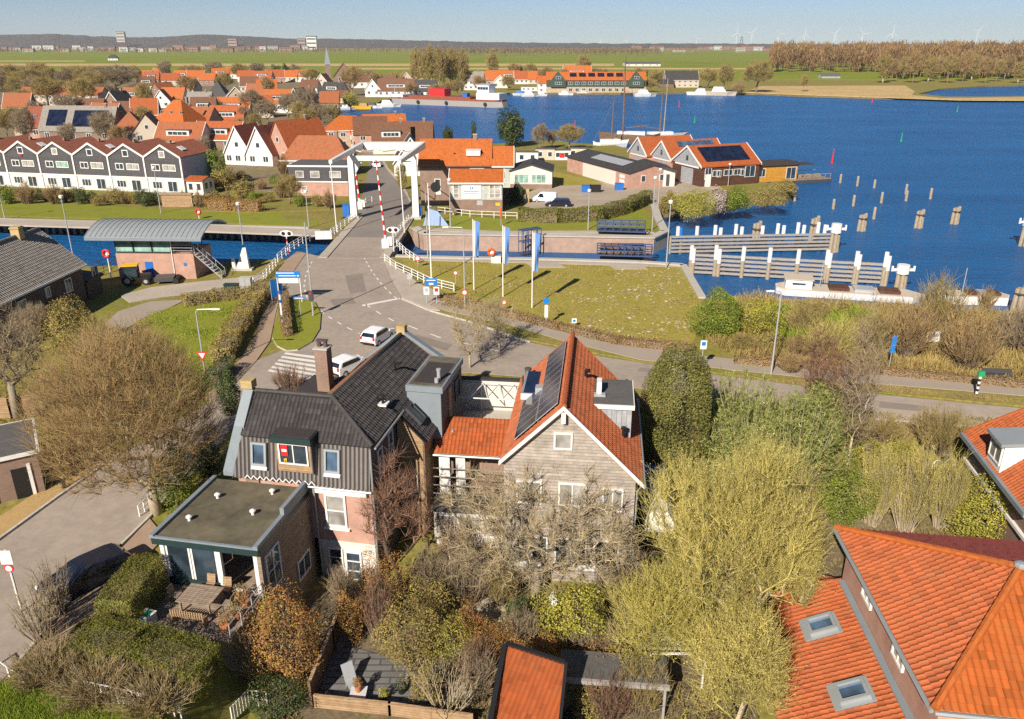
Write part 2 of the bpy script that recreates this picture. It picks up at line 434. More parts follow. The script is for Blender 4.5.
def skeleton(pts, chain, rng, pf=.35, jit=.12):
    nodes = [np.array(c, float) for c in chain]; par = [-1] + list(range(len(chain) - 1)); pl = [0.]
    for i in range(1, len(nodes)): pl.append(0.)
    top = nodes[-1]; pts = np.asarray(pts); order = np.argsort(np.linalg.norm(pts - top, axis=1))
    n = len(pts); arr = np.zeros((len(nodes) + 2 * n, 3)); plen = np.zeros(len(arr)); k = len(nodes); arr[:k] = nodes; plen[:k] = 0
    lo = max(0, k - 2)
    for i in order:
        p = pts[i]; d = np.linalg.norm(arr[lo:k] - p, axis=1); j = int(np.argmin(d + pf * plen[lo:k])) + lo
        L = d[j - lo]
        if L > .5:
            mid = (arr[j] + p) / 2 + rng.normal(size=3) * L * jit; mid[2] += L * .08
            arr[k] = mid; plen[k] = plen[j] + L / 2; par.append(j); j = k; k += 1; L = np.linalg.norm(p - mid)
        arr[k] = p; plen[k] = plen[j] + L; par.append(j); k += 1
    arr = arr[:k]; par = np.array(par); cnt = np.zeros(k); haschild = np.zeros(k, bool); haschild[par[par >= 0]] = True
    cnt[~haschild] = 1
    for i in range(k - 1, 0, -1):
        if par[i] >= 0: cnt[par[i]] += cnt[i]
    return arr, par, cnt, haschild
def ellipsoid_pts(c, r, n, rng, hollow=.0, zmin=-1., bump=.25, k=2.2, sq=1.):
    out = []; ph = rng.uniform(0, 6.28, 6); c = np.array(c); r = np.array(r)
    while len(out) < n:
        d = unit(rng.normal(size=(n, 3))); rad = rng.uniform(hollow ** 3, 1, n) ** (1 / 3)
        w = 1 + bump * .5 * (np.sin(k * 2 * d[:, 0] + ph[0] + 2 * d[:, 2]) + np.sin(k * 2 * d[:, 1] + ph[1]) * np.cos(k * 1.5 * d[:, 2] + ph[2])) - bump * .4
        q = np.sign(d) * np.abs(d) ** sq * (rad * w)[:, None]; q = q[d[:, 2] > zmin]; out += list(c + q * r)
    return np.array(out[:n])
def twigs_at(nodes, dirs, k, L, rng, spread=.8, r=.012, up=.2, droop=0., segs=2):
    n = len(nodes) * k; A = np.repeat(nodes, k, 0); D = unit(np.repeat(dirs, k, 0) + rng.normal(size=(n, 3)) * spread + np.array([0, 0, up]))
    Ls = (L * rng.uniform(.5, 1.2, n))[:, None] / segs; S = []; rr = r
    for s in range(segs):
        B = A + D * Ls; S.append((A, B, np.full(n, rr), np.full(n, rr * .6))); rr *= .6
        A = B; D = unit(D + rng.normal(size=(n, 3)) * .28 + np.array([0, 0, .12 * (up > 0) - droop]))
    return S, A
def join(parts):
    Vs, Fs, o = [], [], 0
    for V, F in parts: Vs.append(V); Fs.append(F + o); o += len(V)
    return np.concatenate(Vs), np.concatenate(Fs)
# ------------------------------------------------------------ the setting
def in_poly(x, y, poly):
    c = False; j = len(poly) - 1
    for i in range(len(poly)):
        xi, yi = poly[i]; xj, yj = poly[j]
        if (yi > y) != (yj > y) and x < (xj - xi) * (y - yi) / (yj - yi) + xi: c = not c
        j = i
    return c
NEAR = [(1250, 336), (1024, 314), (930, 308), (850, 306), (775, 300), (735, 296), (702, 299), (683, 266), (640, 263), (535, 260), (470, 259), (425, 258), (396, 257),
    (320, 256), (292, 258), (230, 262), (170, 264), (100, 266), (0, 268), (-150, 270)]      # banks on this side, at ground level
sd_ = [(P(757, 163.5, 3)[k] - P(701, 167, 3)[k]) * 1.22 for k in (0, 1)]
SHEDS = [(P(x, y, 3)[0] + sd_[0], P(x, y, 3)[1] + sd_[1]) for x, y in ((703, 167.5), (674, 160), (649.5, 155.5), (625, 151))]      # the quay behind the boathouses
LAKE = [P(*p, 0)[:2] for p in NEAR] + [W(*p) for p in [ (-150, 228), (0, 231), (100, 234), (220, 238), (310, 240.5), (345, 241), (412, 243), (424, 250), (520, 251.5), (600, 253), (652, 254), (666, 247),
    (659, 232), (655, 218), (672, 217), (700, 217), (722, 213), (748, 206), (780, 204), (796, 199), (790, 190), (776, 184), (792, 178)]] + SHEDS + [W(*p) for p in [(612, 147), (600, 147), (575, 146), (556, 143),
    (530, 143), (505, 146), (470, 147), (430, 144), (400, 137), (372, 128), (350, 120), (334, 113), (334, 108), (352, 106), (371, 108), (382, 102), (400, 99), (440, 98), (480, 97.5), (500, 96), (510, 94), (560, 94.5), (620, 95), (690, 94), (720, 94.5), (760, 95), (800, 97), (870, 99), (960, 101.5), (1024, 101.5), (1300, 101)]]
POND = [W(*p) for p in [(918, 95), (940, 90), (985, 87), (1060, 85.5), (1060, 97), (985, 98), (945, 98)]]
POOL = [W(*p) for p in [(-20, 101), (8, 103), (20, 112), (21, 124), (8, 132), (-20, 136)]]
HOLES = [LAKE, POND, POOL]

MG = dict(
    field=m_ground('pasture grass', [(.3, (.15, .185, .012)), (.5, (.2, .22, .02)), (.7, (.16, .21, .012))], .006, .4, fc=(.85, 1.15), bump=0),
    land=m_ground('rough grass', [(.3, (.2, .165, .05)), (.48, (.24, .2, .055)), (.62, (.17, .18, .03)), (.75, (.25, .19, .08))], .12, 2.5, bump=.5),
    lawn=m_ground('lawn grass', [(.3, (.22, .215, .025)), (.48, (.3, .25, .055)), (.62, (.27, .24, .035)), (.75, (.37, .275, .1))], .22, 3., bump=.4, fc=(.66, 1.34), fdet=6),
    lush=m_ground('green grass', [(.3, (.17, .185, .022)), (.5, (.225, .235, .03)), (.7, (.18, .2, .02))], .3, 6., bump=.5),
    tan=m_ground('dry reed grass', [(.3, (.42, .29, .12)), (.6, (.5, .36, .17)), (.75, (.36, .27, .1))], .03, .6, bump=.4),
    asphalt=m_ground('asphalt', [(.28, (.25, .21, .175)), (.42, (.31, .26, .215)), (.55, (.34, .285, .235)), (.66, (.3, .25, .21)), (.78, (.25, .215, .18))], .12, 1.6, bump=.15, fc=(.86, 1.12), fdet=9),
    asphalt2=m_ground('dark bridge asphalt', [(.3, (.2, .175, .155)), (.7, (.235, .205, .18))], .3, 14., bump=.1, fc=(.92, 1.08)),
    path=m_ground('path asphalt', [(.3, (.31, .26, .21)), (.7, (.35, .295, .24))], .3, 10., bump=.1, fc=(.92, 1.08)),
    conc=m_ground('concrete paving', [(.3, (.36, .31, .255)), (.7, (.44, .385, .32))], .3, 5., bump=.1, fc=(.88, 1.12)),
    brickp=m_ground('brick paving', [(.3, (.3, .21, .15)), (.7, (.37, .275, .2))], .5, 9., bump=.2, fc=(.85, 1.15)),
    klinker=m_ground('yellow brick paving', [(.3, (.36, .24, .1)), (.7, (.45, .31, .14))], .5, 9., bump=.2, fc=(.85, 1.15)),
    soil=m_ground('garden soil', [(.3, (.11, .085, .055)), (.55, (.17, .135, .085)), (.75, (.13, .12, .05))], .6, 5., bump=.6),
    gravel=m_ground('sandy yard', [(.3, (.33, .27, .2)), (.7, (.42, .35, .27))], .2, 4., bump=.2, fc=(.85, 1.15)),
    mark=m_ground('road paint', [(.3, (.6, .58, .55)), (.7, (.72, .7, .66))], .8, 8., bump=0, fc=(.9, 1.05)),
    bank=m_ground('bank', [(.3, (.12, .1, .05)), (.7, (.2, .16, .08))], .3, 3., bump=.5),
    kerb=m_ground('kerb stone', [(.3, (.4, .38, .34)), (.7, (.5, .47, .43))], .8, 6., bump=.1),
)

def make_ground():
    verts, edges = [], []
    def loop(pl):
        k = len(verts)
        verts.extend(pl); n = len(pl); edges.extend([(k + i, k + (i + 1) % n) for i in range(n)])
    B = 12000; loop([(-B, -200), (B, -200), (B, B), (-B, B)])
    for h in HOLES: loop(h)
    x = -30.0
    ys = [14 + 1.25 * i for i in range(38)]
    while x <= 46:
        for y in ys: verts.append((x, y))
        x += 1.0 if -18 < x < -11 else 1.9
    for y in ys[::3]:
        for xx in (-400, -120, -60, 60, 120, 400): verts.append((xx, y))
    for y in (128, 136, 144, 152, 160, 168):
        for i in range(-24, 25): verts.append((i * 14.3 + .3, y))
        verts += [(-800, y), (900, y)]
    for y in (260, 400, 700, 1500, 3000):
        for i in range(-5, 6): verts.append((i * y * .25 + 1.7, y))
    r = geometry.delaunay_2d_cdt([Vector(v) for v in verts], edges, [], 0, 1e-4)
    vo, fo = r[0], r[2]; mb = MB()
    mb.v = [(v.x, v.y, hh(v.x, v.y)) for v in vo]
    for f in fo:
        cx = sum(vo[i].x for i in f) / 3; cy = sum(vo[i].y for i in f) / 3
        if any(in_poly(cx, cy, h) for h in HOLES): continue
        mb.f.append(tuple(f)); mb.m.append(0)
    for h in HOLES:
        for i in range(len(h)):
            a, b = h[i], h[(i + 1) % len(h)]
            mb.poly([(a[0], a[1], hh(*a)), (b[0], b[1], hh(*b)), (b[0], b[1], -5), (a[0], a[1], -5)], 1)
    o = mb.build('ground', [MG['land'], MG['bank']], keepn=True); tag(o, kind='structure')
make_ground()

def water_mat():
    t = NT('lake water'); v = t.co('World')
    mp = t.new('ShaderNodeMapping'); mp.inputs['Scale'].default_value = (.55, 1.5, 1); mp.inputs['Rotation'].default_value = (0, 0, .5); t.link(v, mp.inputs[0])
    a = t.noise(mp.outputs[0], .45, 6, .75); b = t.noise(mp.outputs[0], .035, 3)
    h = t.math('ADD', t.math('MULTIPLY', a, 1.), t.math('MULTIPLY', b, .6))
    t.bump(h, .9, 1.5)
    col = t.ramp(b, [(.3, (.003, .088, .27)), (.7, (.008, .128, .36))])
    return t.fin(col, .3, 0, .17)
w = MB()
for h in HOLES:
    r_ = geometry.delaunay_2d_cdt([Vector(p) for p in h], [(i, (i + 1) % len(h)) for i in range(len(h))], [], 0, 1e-4)
    k_ = len(w.v); w.v += [(p.x, p.y, WATER) for p in r_[0]]
    for f in r_[2]:
        if in_poly(sum(r_[0][i].x for i in f) / 3, sum(r_[0][i].y for i in f) / 3, h): w.f.append(tuple(k_ + i for i in f)); w.m.append(0)
tag(w.build('water', water_mat(), keepn=True), kind='structure')

def sheet(name, poly, mat, dz=.03, px=True, step=0, kind='structure', sides=None, thick=.25):
    # a paved or planted sheet lying on the ground, following its slope
    pl = [G(*p)[:2] for p in poly] if px else list(poly)
    ar = sum(pl[i][0] * pl[(i + 1) % len(pl)][1] - pl[(i + 1) % len(pl)][0] * pl[i][1] for i in range(len(pl)))
    if ar < 0: pl = pl[::-1]
    dense = []
    for i in range(len(pl)):
        a, b = pl[i], pl[(i + 1) % len(pl)]; L = math.hypot(b[0] - a[0], b[1] - a[1]); k = max(1, int(L / step)) if step else 1
        dense += [(a[0] + (b[0] - a[0]) * j / k, a[1] + (b[1] - a[1]) * j / k) for j in range(k)]
    verts = list(dense); n = len(dense)
    if step:
        x0 = min(p[0] for p in dense); x1 = max(p[0] for p in dense); y0 = min(p[1] for p in dense); y1 = max(p[1] for p in dense)
        x = x0 + step * .37
        while x < x1:
            y = y0 + step * .41
            while y < y1:
                if in_poly(x, y, dense): verts.append((x, y))
                y += step
            x += step
    r = geometry.delaunay_2d_cdt([Vector(v) for v in verts], [(i, (i + 1) % n) for i in range(n)], [], 0, 1e-5)
    mb = MB(); mb.v = [(v.x, v.y, hh(v.x, v.y) + dz) for v in r[0]]
    for f in r[2]:
        cx = sum(r[0][i].x for i in f) / 3; cy = sum(r[0][i].y for i in f) / 3
        if in_poly(cx, cy, dense): mb.f.append(tuple(f)); mb.m.append(0)
    for i in range(n):
        a, b = dense[i], dense[(i + 1) % n]; za, zb = hh(*a) + dz, hh(*b) + dz
        mb.poly([(a[0], a[1], za - thick), (b[0], b[1], zb - thick), (b[0], b[1], zb), (a[0], a[1], za)], 1)
    o = mb.build(name, [mat, sides or mat], keepn=True); return tag(o, kind=kind)

# roads and paths
sheet('road', [(300, 252), (322, 257), (383, 257), (386, 268), (392, 282), (402, 299), (430, 311), (470, 322), (500, 333), (530, 343), (601, 357), (660, 366), (720, 376), (800, 386), (870, 394), (960, 403), (1024, 409), (1150, 424),
    (1150, 446), (1024, 431), (968, 427), (865, 419), (800, 408), (700, 396), (620, 386), (540, 378), (470, 373), (440, 372), (380, 380), (330, 386), (280, 392), (250, 404), (222, 442), (195, 464), (150, 518), (105, 562), (70, 602), (20, 662), (-40, 725),
    (-90, 640), (-60, 584), (0, 540), (55, 500), (105, 465), (150, 435), (200, 409), (232, 384), (245, 366), (268, 356), (284, 350), (276, 330), (268, 310), (270, 290), (282, 264)], MG['asphalt'], .04, step=1.5)
sheet('pavement', [(282, 264), (270, 290), (263, 312), (256, 336), (243, 356), (228, 376), (205, 398), (215, 402), (238, 381), (256, 362), (270, 342), (275, 318), (280, 296), (296, 268), (306, 254), (297, 252)], MG['brickp'], .1, step=1.5)
sheet('traffic_island', [(281, 300), (297, 299), (315, 303), (321, 315), (320, 330), (312, 343), (298, 351), (287, 352), (277, 347), (272, 338), (276, 320)], MG['lush'], .17, sides=MG['kerb'])
sheet('cycle_path', [(436, 302), (480, 307), (520, 316), (560, 327), (655, 349), (700, 356), (760, 362), (823, 370), (900, 376), (1024, 386), (1150, 397), (1150, 409), (1024, 396), (865, 383), (800, 377), (740, 371), (690, 365), (640, 360), (560, 340), (500, 322), (450, 312), (430, 306)], MG['path'], .05)
sheet('grass_verge', [(452, 317), (500, 326), (556, 343), (640, 362), (700, 368), (760, 374), (865, 385), (1024, 399), (1150, 411), (1150, 421), (1024, 407), (960, 401), (870, 392), (800, 384), (720, 374), (660, 364), (601, 355), (530, 341), (500, 331), (470, 321)], MG['land'], .09)
sheet('pavement', [(383, 258), (387, 258), (398, 268), (420, 285), (450, 297), (480, 305), (436, 302), (430, 306), (440, 311), (430, 310), (402, 298), (392, 281), (386, 267)], MG['conc'], .1)
# beyond the bridge the road runs up into the village
def road_far():
    L = [(357.5, 218), (361, 200), (365, 185), (368, 172), (369, 163), (362, 152), (350, 146)]; Rr = [(412, 219), (410, 203), (405, 193), (396, 180), (387, 170), (382, 161), (372, 151), (360, 145)]
    sheet('road', Rr + L[::-1], MG['asphalt2'], .04, step=6)
    sheet('pavement', [(410, 203), (412, 203), (407, 192), (398, 179), (389, 169), (384, 160), (382, 161), (387, 170), (396, 180), (405, 193)], MG['conc'], .12)
road_far()
# lawns and yards
sheet('lawn', [(402, 259.5), (470, 261), (535, 262), (640, 265), (682, 266), (702, 299), (700, 330), (690, 348), (640, 344), (560, 325), (520, 313), (480, 303), (450, 294), (425, 281), (405, 266)], MG['lawn'], .04, step=5)
sheet('lawn', [(126, 338), (132, 326), (150, 312), (190, 303), (238, 299), (246, 292), (262, 292), (250, 318), (238, 340), (222, 362), (205, 385), (170, 380)], MG['lush'], .05)
sheet('lawn', [(420, 218), (470, 215), (516, 222), (560, 224), (645, 209), (652, 222), (650, 231), (560, 231), (500, 232), (440, 231), (426, 227)], MG['lush'], .05)
sheet('lawn', [(-60, 197), (60, 203), (140, 208), (200, 210), (262, 212), (312, 208), (318, 225), (290, 226), (215, 223), (100, 219), (0, 216), (-60, 214)], MG['lush'], .05)
sheet('quay', [(-60, 216), (0, 219), (100, 222), (215, 226), (320, 230), (322, 236), (215, 232), (100, 228), (0, 225), (-60, 222)], MG['conc'], .1)
sheet('path', [(104, 325), (118, 312), (150, 302), (186, 300), (168, 309), (140, 320), (120, 334)], MG['path'], .07)
sheet('yard', [(120, 296), (150, 288), (190, 283), (240, 278), (268, 274), (264, 286), (240, 291), (200, 293), (165, 297), (130, 303)], MG['conc'], .08)
sheet('yard', [(520, 196), (545, 186), (572, 180), (620, 184), (640, 186), (660, 180), (700, 184), (720, 188), (700, 194), (672, 197), (655, 209), (645, 203), (610, 206), (540, 210), (520, 205)], MG['gravel'], .06)
sheet('lawn', [(548, 170), (580, 178), (616, 187), (612, 193), (570, 192), (552, 185), (546, 178)], MG['lawn'], .07)
sheet('path', [(420, 258.8), (470, 260.2), (535, 261.5), (640, 264.2), (682, 265.4), (682, 267.4), (640, 266.6), (535, 263.6), (470, 262.2), (420, 260.8)], MG['conc'], .1)
sheet('path', [(427, 228), (500, 231.6), (560, 231.2), (650, 231), (655, 233.4), (560, 233.6), (500, 234.2), (426, 230.6)], MG['conc'], .1)
# far shore
sheet('reed_bed', [(745, 92.8), (800, 95), (870, 97.4), (960, 100.6), (1024, 100.9), (1200, 100), (1200, 97.4), (1024, 97.4), (970, 98.4), (940, 98.4), (912, 95.5), (915, 92), (905, 86), (850, 86), (800, 86.4), (760, 86.5)], MG['tan'], .3)
def strip(name, y0, y1, x0, x1, mat, dz):      # a strip of the far fields
    a = G(512, y0)[1]; b = G(512, y1)[1]
    sheet(name, [(x0 * a, a), (x1 * a, a), (x1 * b, b), (x0 * b, b)], mat, dz, px=False)
strip('field', 80, 51.5, -1.1, 1.1, MG['field'], .25)
strip('field', 66, 63.9, -1.0, .12, MG['tan'], .5)
strip('field', 69.5, 68.3, -.2, .3, MG['tan'], .5)
strip('field', 61.6, 60.9, -1.0, -.5, MG['tan'], .5)
# road paint
def paint(poly, dz=.052): sheet('road_marking', poly, MG['mark'], dz, thick=.01)
def dash(pts, L=.9, gap=.9, w=.12, dz=.052):
    mb = MB(); pw = [Vector(G(*p)[:2]) for p in pts]; acc = 0; on = True
    for a, b in zip(pw, pw[1:]):
        d = (b - a).length; t = (b - a) / d; nrm = Vector((-t.y, t.x)) * w / 2; s = 0
        while s < d:
            e = min(d, s + (L if on else gap) - acc)
            if on:
                p, q = a + t * s, a + t * e
                mb.poly([(x.x, x.y, hh(x.x, x.y) + dz) for x in (p - nrm, q - nrm, q + nrm, p + nrm)])
            acc += e - s
            if acc >= (L if on else gap) - 1e-6: on = not on; acc = 0
            s = e
    return tag(mb.build('road_marking', MG['mark'], keepn=True), kind='structure')
dash([(364, 258), (372, 272), (382, 285), (394, 297), (402, 301)], 1., 1.1, .16)
dash([(312, 262), (306, 275), (304, 288), (308, 300), (316, 308), (330, 318), (345, 327), (360, 334)], 1., 1.2, .16)
dash([(366, 305), (380, 314), (395, 322), (410, 330)], 1.2, 1.6, .18)
dash([(408, 326), (440, 338), (500, 352)], 1.6, 2., .18)
paint([(362, 305.2), (399, 298.2), (400.5, 299.2), (363, 306.6)])
paint([(323, 256.6), (380, 256.6), (380, 257.4), (323, 257.4)]); paint([(326, 253.8), (374, 253.6), (374, 254.3), (326, 254.5)])
for i in range(6):                                   # zebra crossing
    x0 = 271 + i * 1.5; y = 371.5 - i * 3.6 + 2
    a = (268 + i * 3.2, 371.5 - i * 3.4); b = (326 + i * 2.6, 383 - i * 4.2)
    paint([a, b, (b[0] + 1.4, b[1] - 2.1), (a[0] + 1.6, a[1] - 1.7)])
# kerbs along the road
def kerb(pts, w=.16, h=.12):
    mb = MB()
    for a, b in zip(pts, pts[1:]):
        p, q = Vector(G(*a)), Vector(G(*b)); mb.bar(p + Vector((0, 0, h / 2)), q + Vector((0, 0, h / 2)), w, 0, h + .1)
    tag(mb.build('kerb', MG['kerb']), kind='structure')
kerb([(105, 465), (55, 500), (0, 540), (-60, 584)]); kerb([(222, 442), (195, 464), (150, 518), (105, 562), (70, 602), (20, 662)])
kerb([(402, 299.5), (430, 311.5), (470, 322.5), (500, 333), (530, 343)]); kerb([(865, 419.5), (968, 427.5), (1024, 431.5)])
sheet('pavement', [(104, 463), (55, 498), (0, 538), (-60, 582), (-80, 572), (-10, 524), (45, 488), (92, 455)], MG['klinker'], .1)
sheet('pavement', [(150, 520), (108, 564), (72, 604), (30, 655), (60, 660), (100, 610), (135, 570), (165, 538)], MG['brickp'], .1)

sheet('village_ground', [(-140, 172), (60, 178), (200, 186), (330, 196), (352, 172), (362, 150), (430, 150), (415, 140), (372, 130), (330, 114), (330, 100), (380, 98), (380, 84), (150, 80), (-60, 82), (-140, 120)], m_ground('village gardens', [(.3, (.16, .12, .075)), (.5, (.22, .17, .11)), (.62, (.17, .16, .05)), (.75, (.25, .2, .14))], .09, .8, bump=.3), .05)
sheet('quay_path', [(190, 207), (262, 209), (312, 205), (330, 206), (330, 210), (262, 213), (190, 211)], MG['land'], .12)
MG['patch'] = m_ground('asphalt patch', [(.3, (.21, .18, .155)), (.7, (.255, .215, .18))], .4, 6., bump=.1, fc=(.88, 1.1))
for q in ([(330, 300), (352, 298), (356, 304), (333, 306)], [(178, 472), (203, 456), (212, 461), (186, 480)], [(62, 580), (100, 549), (108, 557), (70, 592)], [(640, 368), (700, 375), (698, 380), (637, 372)], [(880, 402), (930, 407), (928, 413), (878, 408)], [(345, 276), (362, 274), (366, 292), (350, 294)], [(416, 335), (452, 345), (446, 351), (410, 341)]): sheet('road_patch', q, MG['patch'], .058, step=1.5, thick=.03)
# ------------------------------------------------------------ the houses in front
def gutter(mb, a, b, r=.07, m=0): mb.tube([a, b], r, 6, m)

# --- dark mansard house
A = thing('mansard_house', 'black tiled mansard house with a flat roofed glass annex and a tall brick chimney', 'house', (-8.41, 39.85, 0), R(-11))
m = MB()
m.bx(-7.55, .3, .12, 3.9, -.6, 3.35); m.bx(-3.75, .02, 3.9, 13.1, -3.5, 5.95, 0)           # front block, rear wing
m.build('wall', 'brick_pink', A)
bq('white_ground_floor', 'whitewall', A, (-3.2, .32, .1, 3.9, -3.6, -.6))
bq('slate_side_wall', 'darkboard', A, (.3, .34, .5, 13.1, -3.5, 5.9))
# left gable wall with its lead covered mansard profile
prof = [(-.05, 3.2), (.38, 6.05), (2.05, 7.9), (3.9, 6.1)]
m = MB(); m.ext([(-7.85, .12, -.5), (-7.85, 4., -.5), (-7.85, 4., 6.1), (-7.85, 2.05, 7.9), (-7.85, .4, 6.05), (-7.85, -.02, 3.2)], (.42, 0, 0)); m.build('gable_wall', 'brick_pink', A)
m = MB()
for (y0, z0), (y1, z1) in zip(prof, prof[1:]):
    o0, o1 = (.85 if z0 < 4 else 0), (.85 if z1 < 4 else 0); m.solid([(-7.95 - o0, y0, z0), (-7.95 - o1, y1, z1), (-7.33 - o1, y1, z1), (-7.33 - o0, y0, z0)], [(-7.95 - o0, y0, z0 + .28), (-7.95 - o1, y1, z1 + .28), (-7.33 - o1, y1, z1 + .28), (-7.33 - o0, y0, z0 + .28)])
m.build('parapet', 'lead', A)
# roof planes
TB = MT['tile_black']
def rib_roof(poly, name):
    return tile_roof(poly, MT['tile_dark_rib'], A, name, pu=.26, pv=30, amp=.085, step=0, side=MT['black'])
MT['tile_dark_rib'] = m_plain('ribbed grey cladding', (.19, .17, .16), .5, .25, 1.2)
rib_roof([(-8.1, -.22, 3.25), (.36, -.22, 3.25), (.36, .3, 5.98), (-7.42, .3, 5.98)], 'lower_roof')
J = (-2.45, 2.05, 7.85); RB = (-1.95, 13.2, 7.85)
tile_roof([(-7.42, .1, 5.9), (.55, .1, 5.9), J, (-7.42, 2.05, 7.85)], TB, A, 'upper_roof', side=MT['black'])
tile_roof([(.55, .1, 5.9), (.62, 13.2, 5.9), RB, J], TB, A, 'upper_roof', side=MT['black'])
tile_roof([J, RB, (-4.9, 13.2, 5.6), (-4.9, 4.0, 5.6)], MT['tile_brown'], A, 'upper_roof', side=MT['black'])
tile_roof([(-7.42, 2.05, 7.85), J, (-4.3, 4.2, 5.9), (-7.42, 4.2, 5.9)], TB, A, 'upper_roof', side=MT['black'])
for a, b in (((-7.4, 2.05, 7.93), (-2.45, 2.05, 7.93)), ((-2.45, 2.05, 7.93), (-1.95, 13.1, 7.93)), ((-2.45, 2.05, 7.93), (.55, .12, 6.0))):
    ridge_cap(a, b, A, MT['tile_dark'], .14)
# rear gable with lead parapet
m = MB(); m.ext([(-4.9, 13.1, -.2), (.9, 13.1, -.2), (.9, 13.1, 5.7), (-1.95, 13.1, 7.8), (-4.9, 13.1, 5.4)], (0, .35, 0)); m.build('gable_wall', 'brick_brown', A)
m = MB()
for a, b in (((-5.15, 5.35), (-1.95, 8.0)), ((-1.95, 8.0), (1.5, 5.75))):
    m.ext([(a[0], 13.05, a[1]), (b[0], 13.05, b[1]), (b[0], 13.05, b[1] + .25), (a[0], 13.05, a[1] + .25)], (0, .5, 0))
m.build('parapet', 'lead', A)
bq('gable_block', 'brick_yellow', A, (-2.25, -1.65, 13.02, 13.6, 7.9, 8.5))
# left rear flat roofed block and chimney
bq('gable_block', 'brick_yellow', A, (-8.0, -7.3, 1.75, 2.35, 8.1, 8.6)); bq('rear_block', 'brick_brown', A, (-7.4, -4.9, 4.2, 10.2, -.3, 5.3))
bq('flat_roof', 'darkroof', A, (-7.5, -4.7, 4.1, 10.3, 5.3, 5.5))
c = MB(); c.bx(-6.05, -5.2, 7.7, 8.5, 5.2, 8.45); ch = c.build('chimney', 'brick_brown', A)
bq('chimney_cap', 'concrete', ch, (-6.12, -5.13, 7.63, 8.57, 8.45, 8.55))
m = MB()
for x in (-5.85, -5.4): m.tube([(x, 8.1, 8.5), (x, 8.1, 8.95)], [.16, .14], 8)
m.bx(-6.0, -5.25, 7.9, 8.3, 8.95, 9.02); m.build('chimney_pot', 'brick_dark', ch)
# front dormer
d = MB(); d.bx(-5.05, -2.95, -.35, 1.6, 4.1, 6.02); dm = d.build('dormer', 'wood', A)
bq('dormer_fascia', 'darkgreen', dm, (-5.2, -2.8, -.62, 1.7, 6.02, 6.4))
bq('dormer_roof', 'darkroof', dm, (-5.1, -2.9, -.52, 1.75, 6.4, 6.44))
bq('dormer_cheek', 'darkboard', dm, (-2.95, -2.88, -.38, 1.6, 4.05, 6.0))
window(dm, (-4.0, -.36, 5.28), *FR, 1.8, 1.35, nx=2, gm='glass')
s_ = MB(); s_.bx(-4.72, -4.3, -.45, -.43, 5.15, 5.85, 0); s_.bx(-4.66, -4.36, -.457, -.451, 5.42, 5.58, 1); s_.ext([(-4.6, -.45, 4.95), (-4.54, -.45, 4.7), (-4.5, -.45, 4.95), (-4.44, -.45, 4.72), (-4.4, -.45, 5.0)], (0, .02, 0), 2)
s_.build('window_poster', [MT['red'], MT['white'], MT['yellow']], dm)
# roof windows in the lower roof
sl = Vector((0, .52, 2.73)).normalized(); sn = Vector((0, -2.73, .52)).normalized()
for x in (-6.35, -1.85):
    window(A, (x, .03, 4.85), (1, 0, 0), sn, .95, 1.4, 'zinc', 'glassblue', uy=sl, fw=.13, d=.16, name='roof_window')
    m = MB(); m.ext([(x - .5, -.19, 3.95), (x + .5, -.19, 3.95), (x + .5, -.1, 4.15), (x - .5, -.1, 4.15)], (0, -.1, 0)); m.build('roof_flashing', 'zinc', A)
m = MB()
for i in range(11): m.bar((-7.3 + i * .4, -.3, 3.3), (-7.1 + i * .4, -.3, 3.55), .05); m.bar((-7.1 + i * .4, -.3, 3.55), (-6.9 + i * .4, -.3, 3.3), .05)
m.build('snow_guard', 'white', A)
g_ = MB(); gutter(g_, (-3.4, -.32, 3.2), (.5, -.32, 3.2)); gutter(g_, (.74, .1, 5.85), (.74, 5.2, 5.85)); g_.tube([(-3.1, -.2, 3.1), (-3.1, -.05, -3.2)], .06, 6); g_.tube([(.45, .02, 5.8), (.45, .02, -3.2)], .06, 6)
g_.build('gutter', 'zinc', A)
# vents on the roof
m = MB(); m.tube([(-.2, 4.2, 6.4), (-.2, 4.2, 7.2)], .09, 8); m.tube([(-.2, 4.2, 7.2), (-.2, 4.2, 7.3)], [.15, .12], 8); m.tube([(-.55, 4.3, 6.6), (-.55, 4.3, 7.1)], .07, 8); m.bx(-.9, .1, 3.9, 4.6, 6.62, 6.72, 1)
m.build('roof_vent', [MT['black'], MT['white']], A)
m = MB(); m.tube([(-.9, 8.6, 7.0), (-.9, 8.6, 7.55)], .07, 8); m.tube([(-.9, 8.6, 7.55), (-.45, 8.4, 7.65)], .09, 8); m.build('roof_vent', 'black', A)
# brick front windows
w_ = window(A, (-1.95, .1, 1.5), *FR, 1.3, 2.2, nx=1, ny=2, gm='curtain', fw=.12); bq('sill', 'white', w_, (-2.75, -1.15, -.08, .12, .25, .35))
bq('eaves_board', 'white', A, (-3.15, .1, -.18, .1, 2.75, 3.05))
dr = window(A, (-1.1, .08, -2.25), *FR, 1.05, 2.1, nx=1, ny=3, fw=.12, name='door')
window(A, (-2.2, .08, -1.75), *FR, .9, 1.3, nx=1, ny=2)
for y, z in ((1.7, 4.1), (3.6, 4.3)): window(A, (.34, y, z), (0, 1, 0), (1, 0, 0), .8, 1.9, gm='glassblue', ny=2)
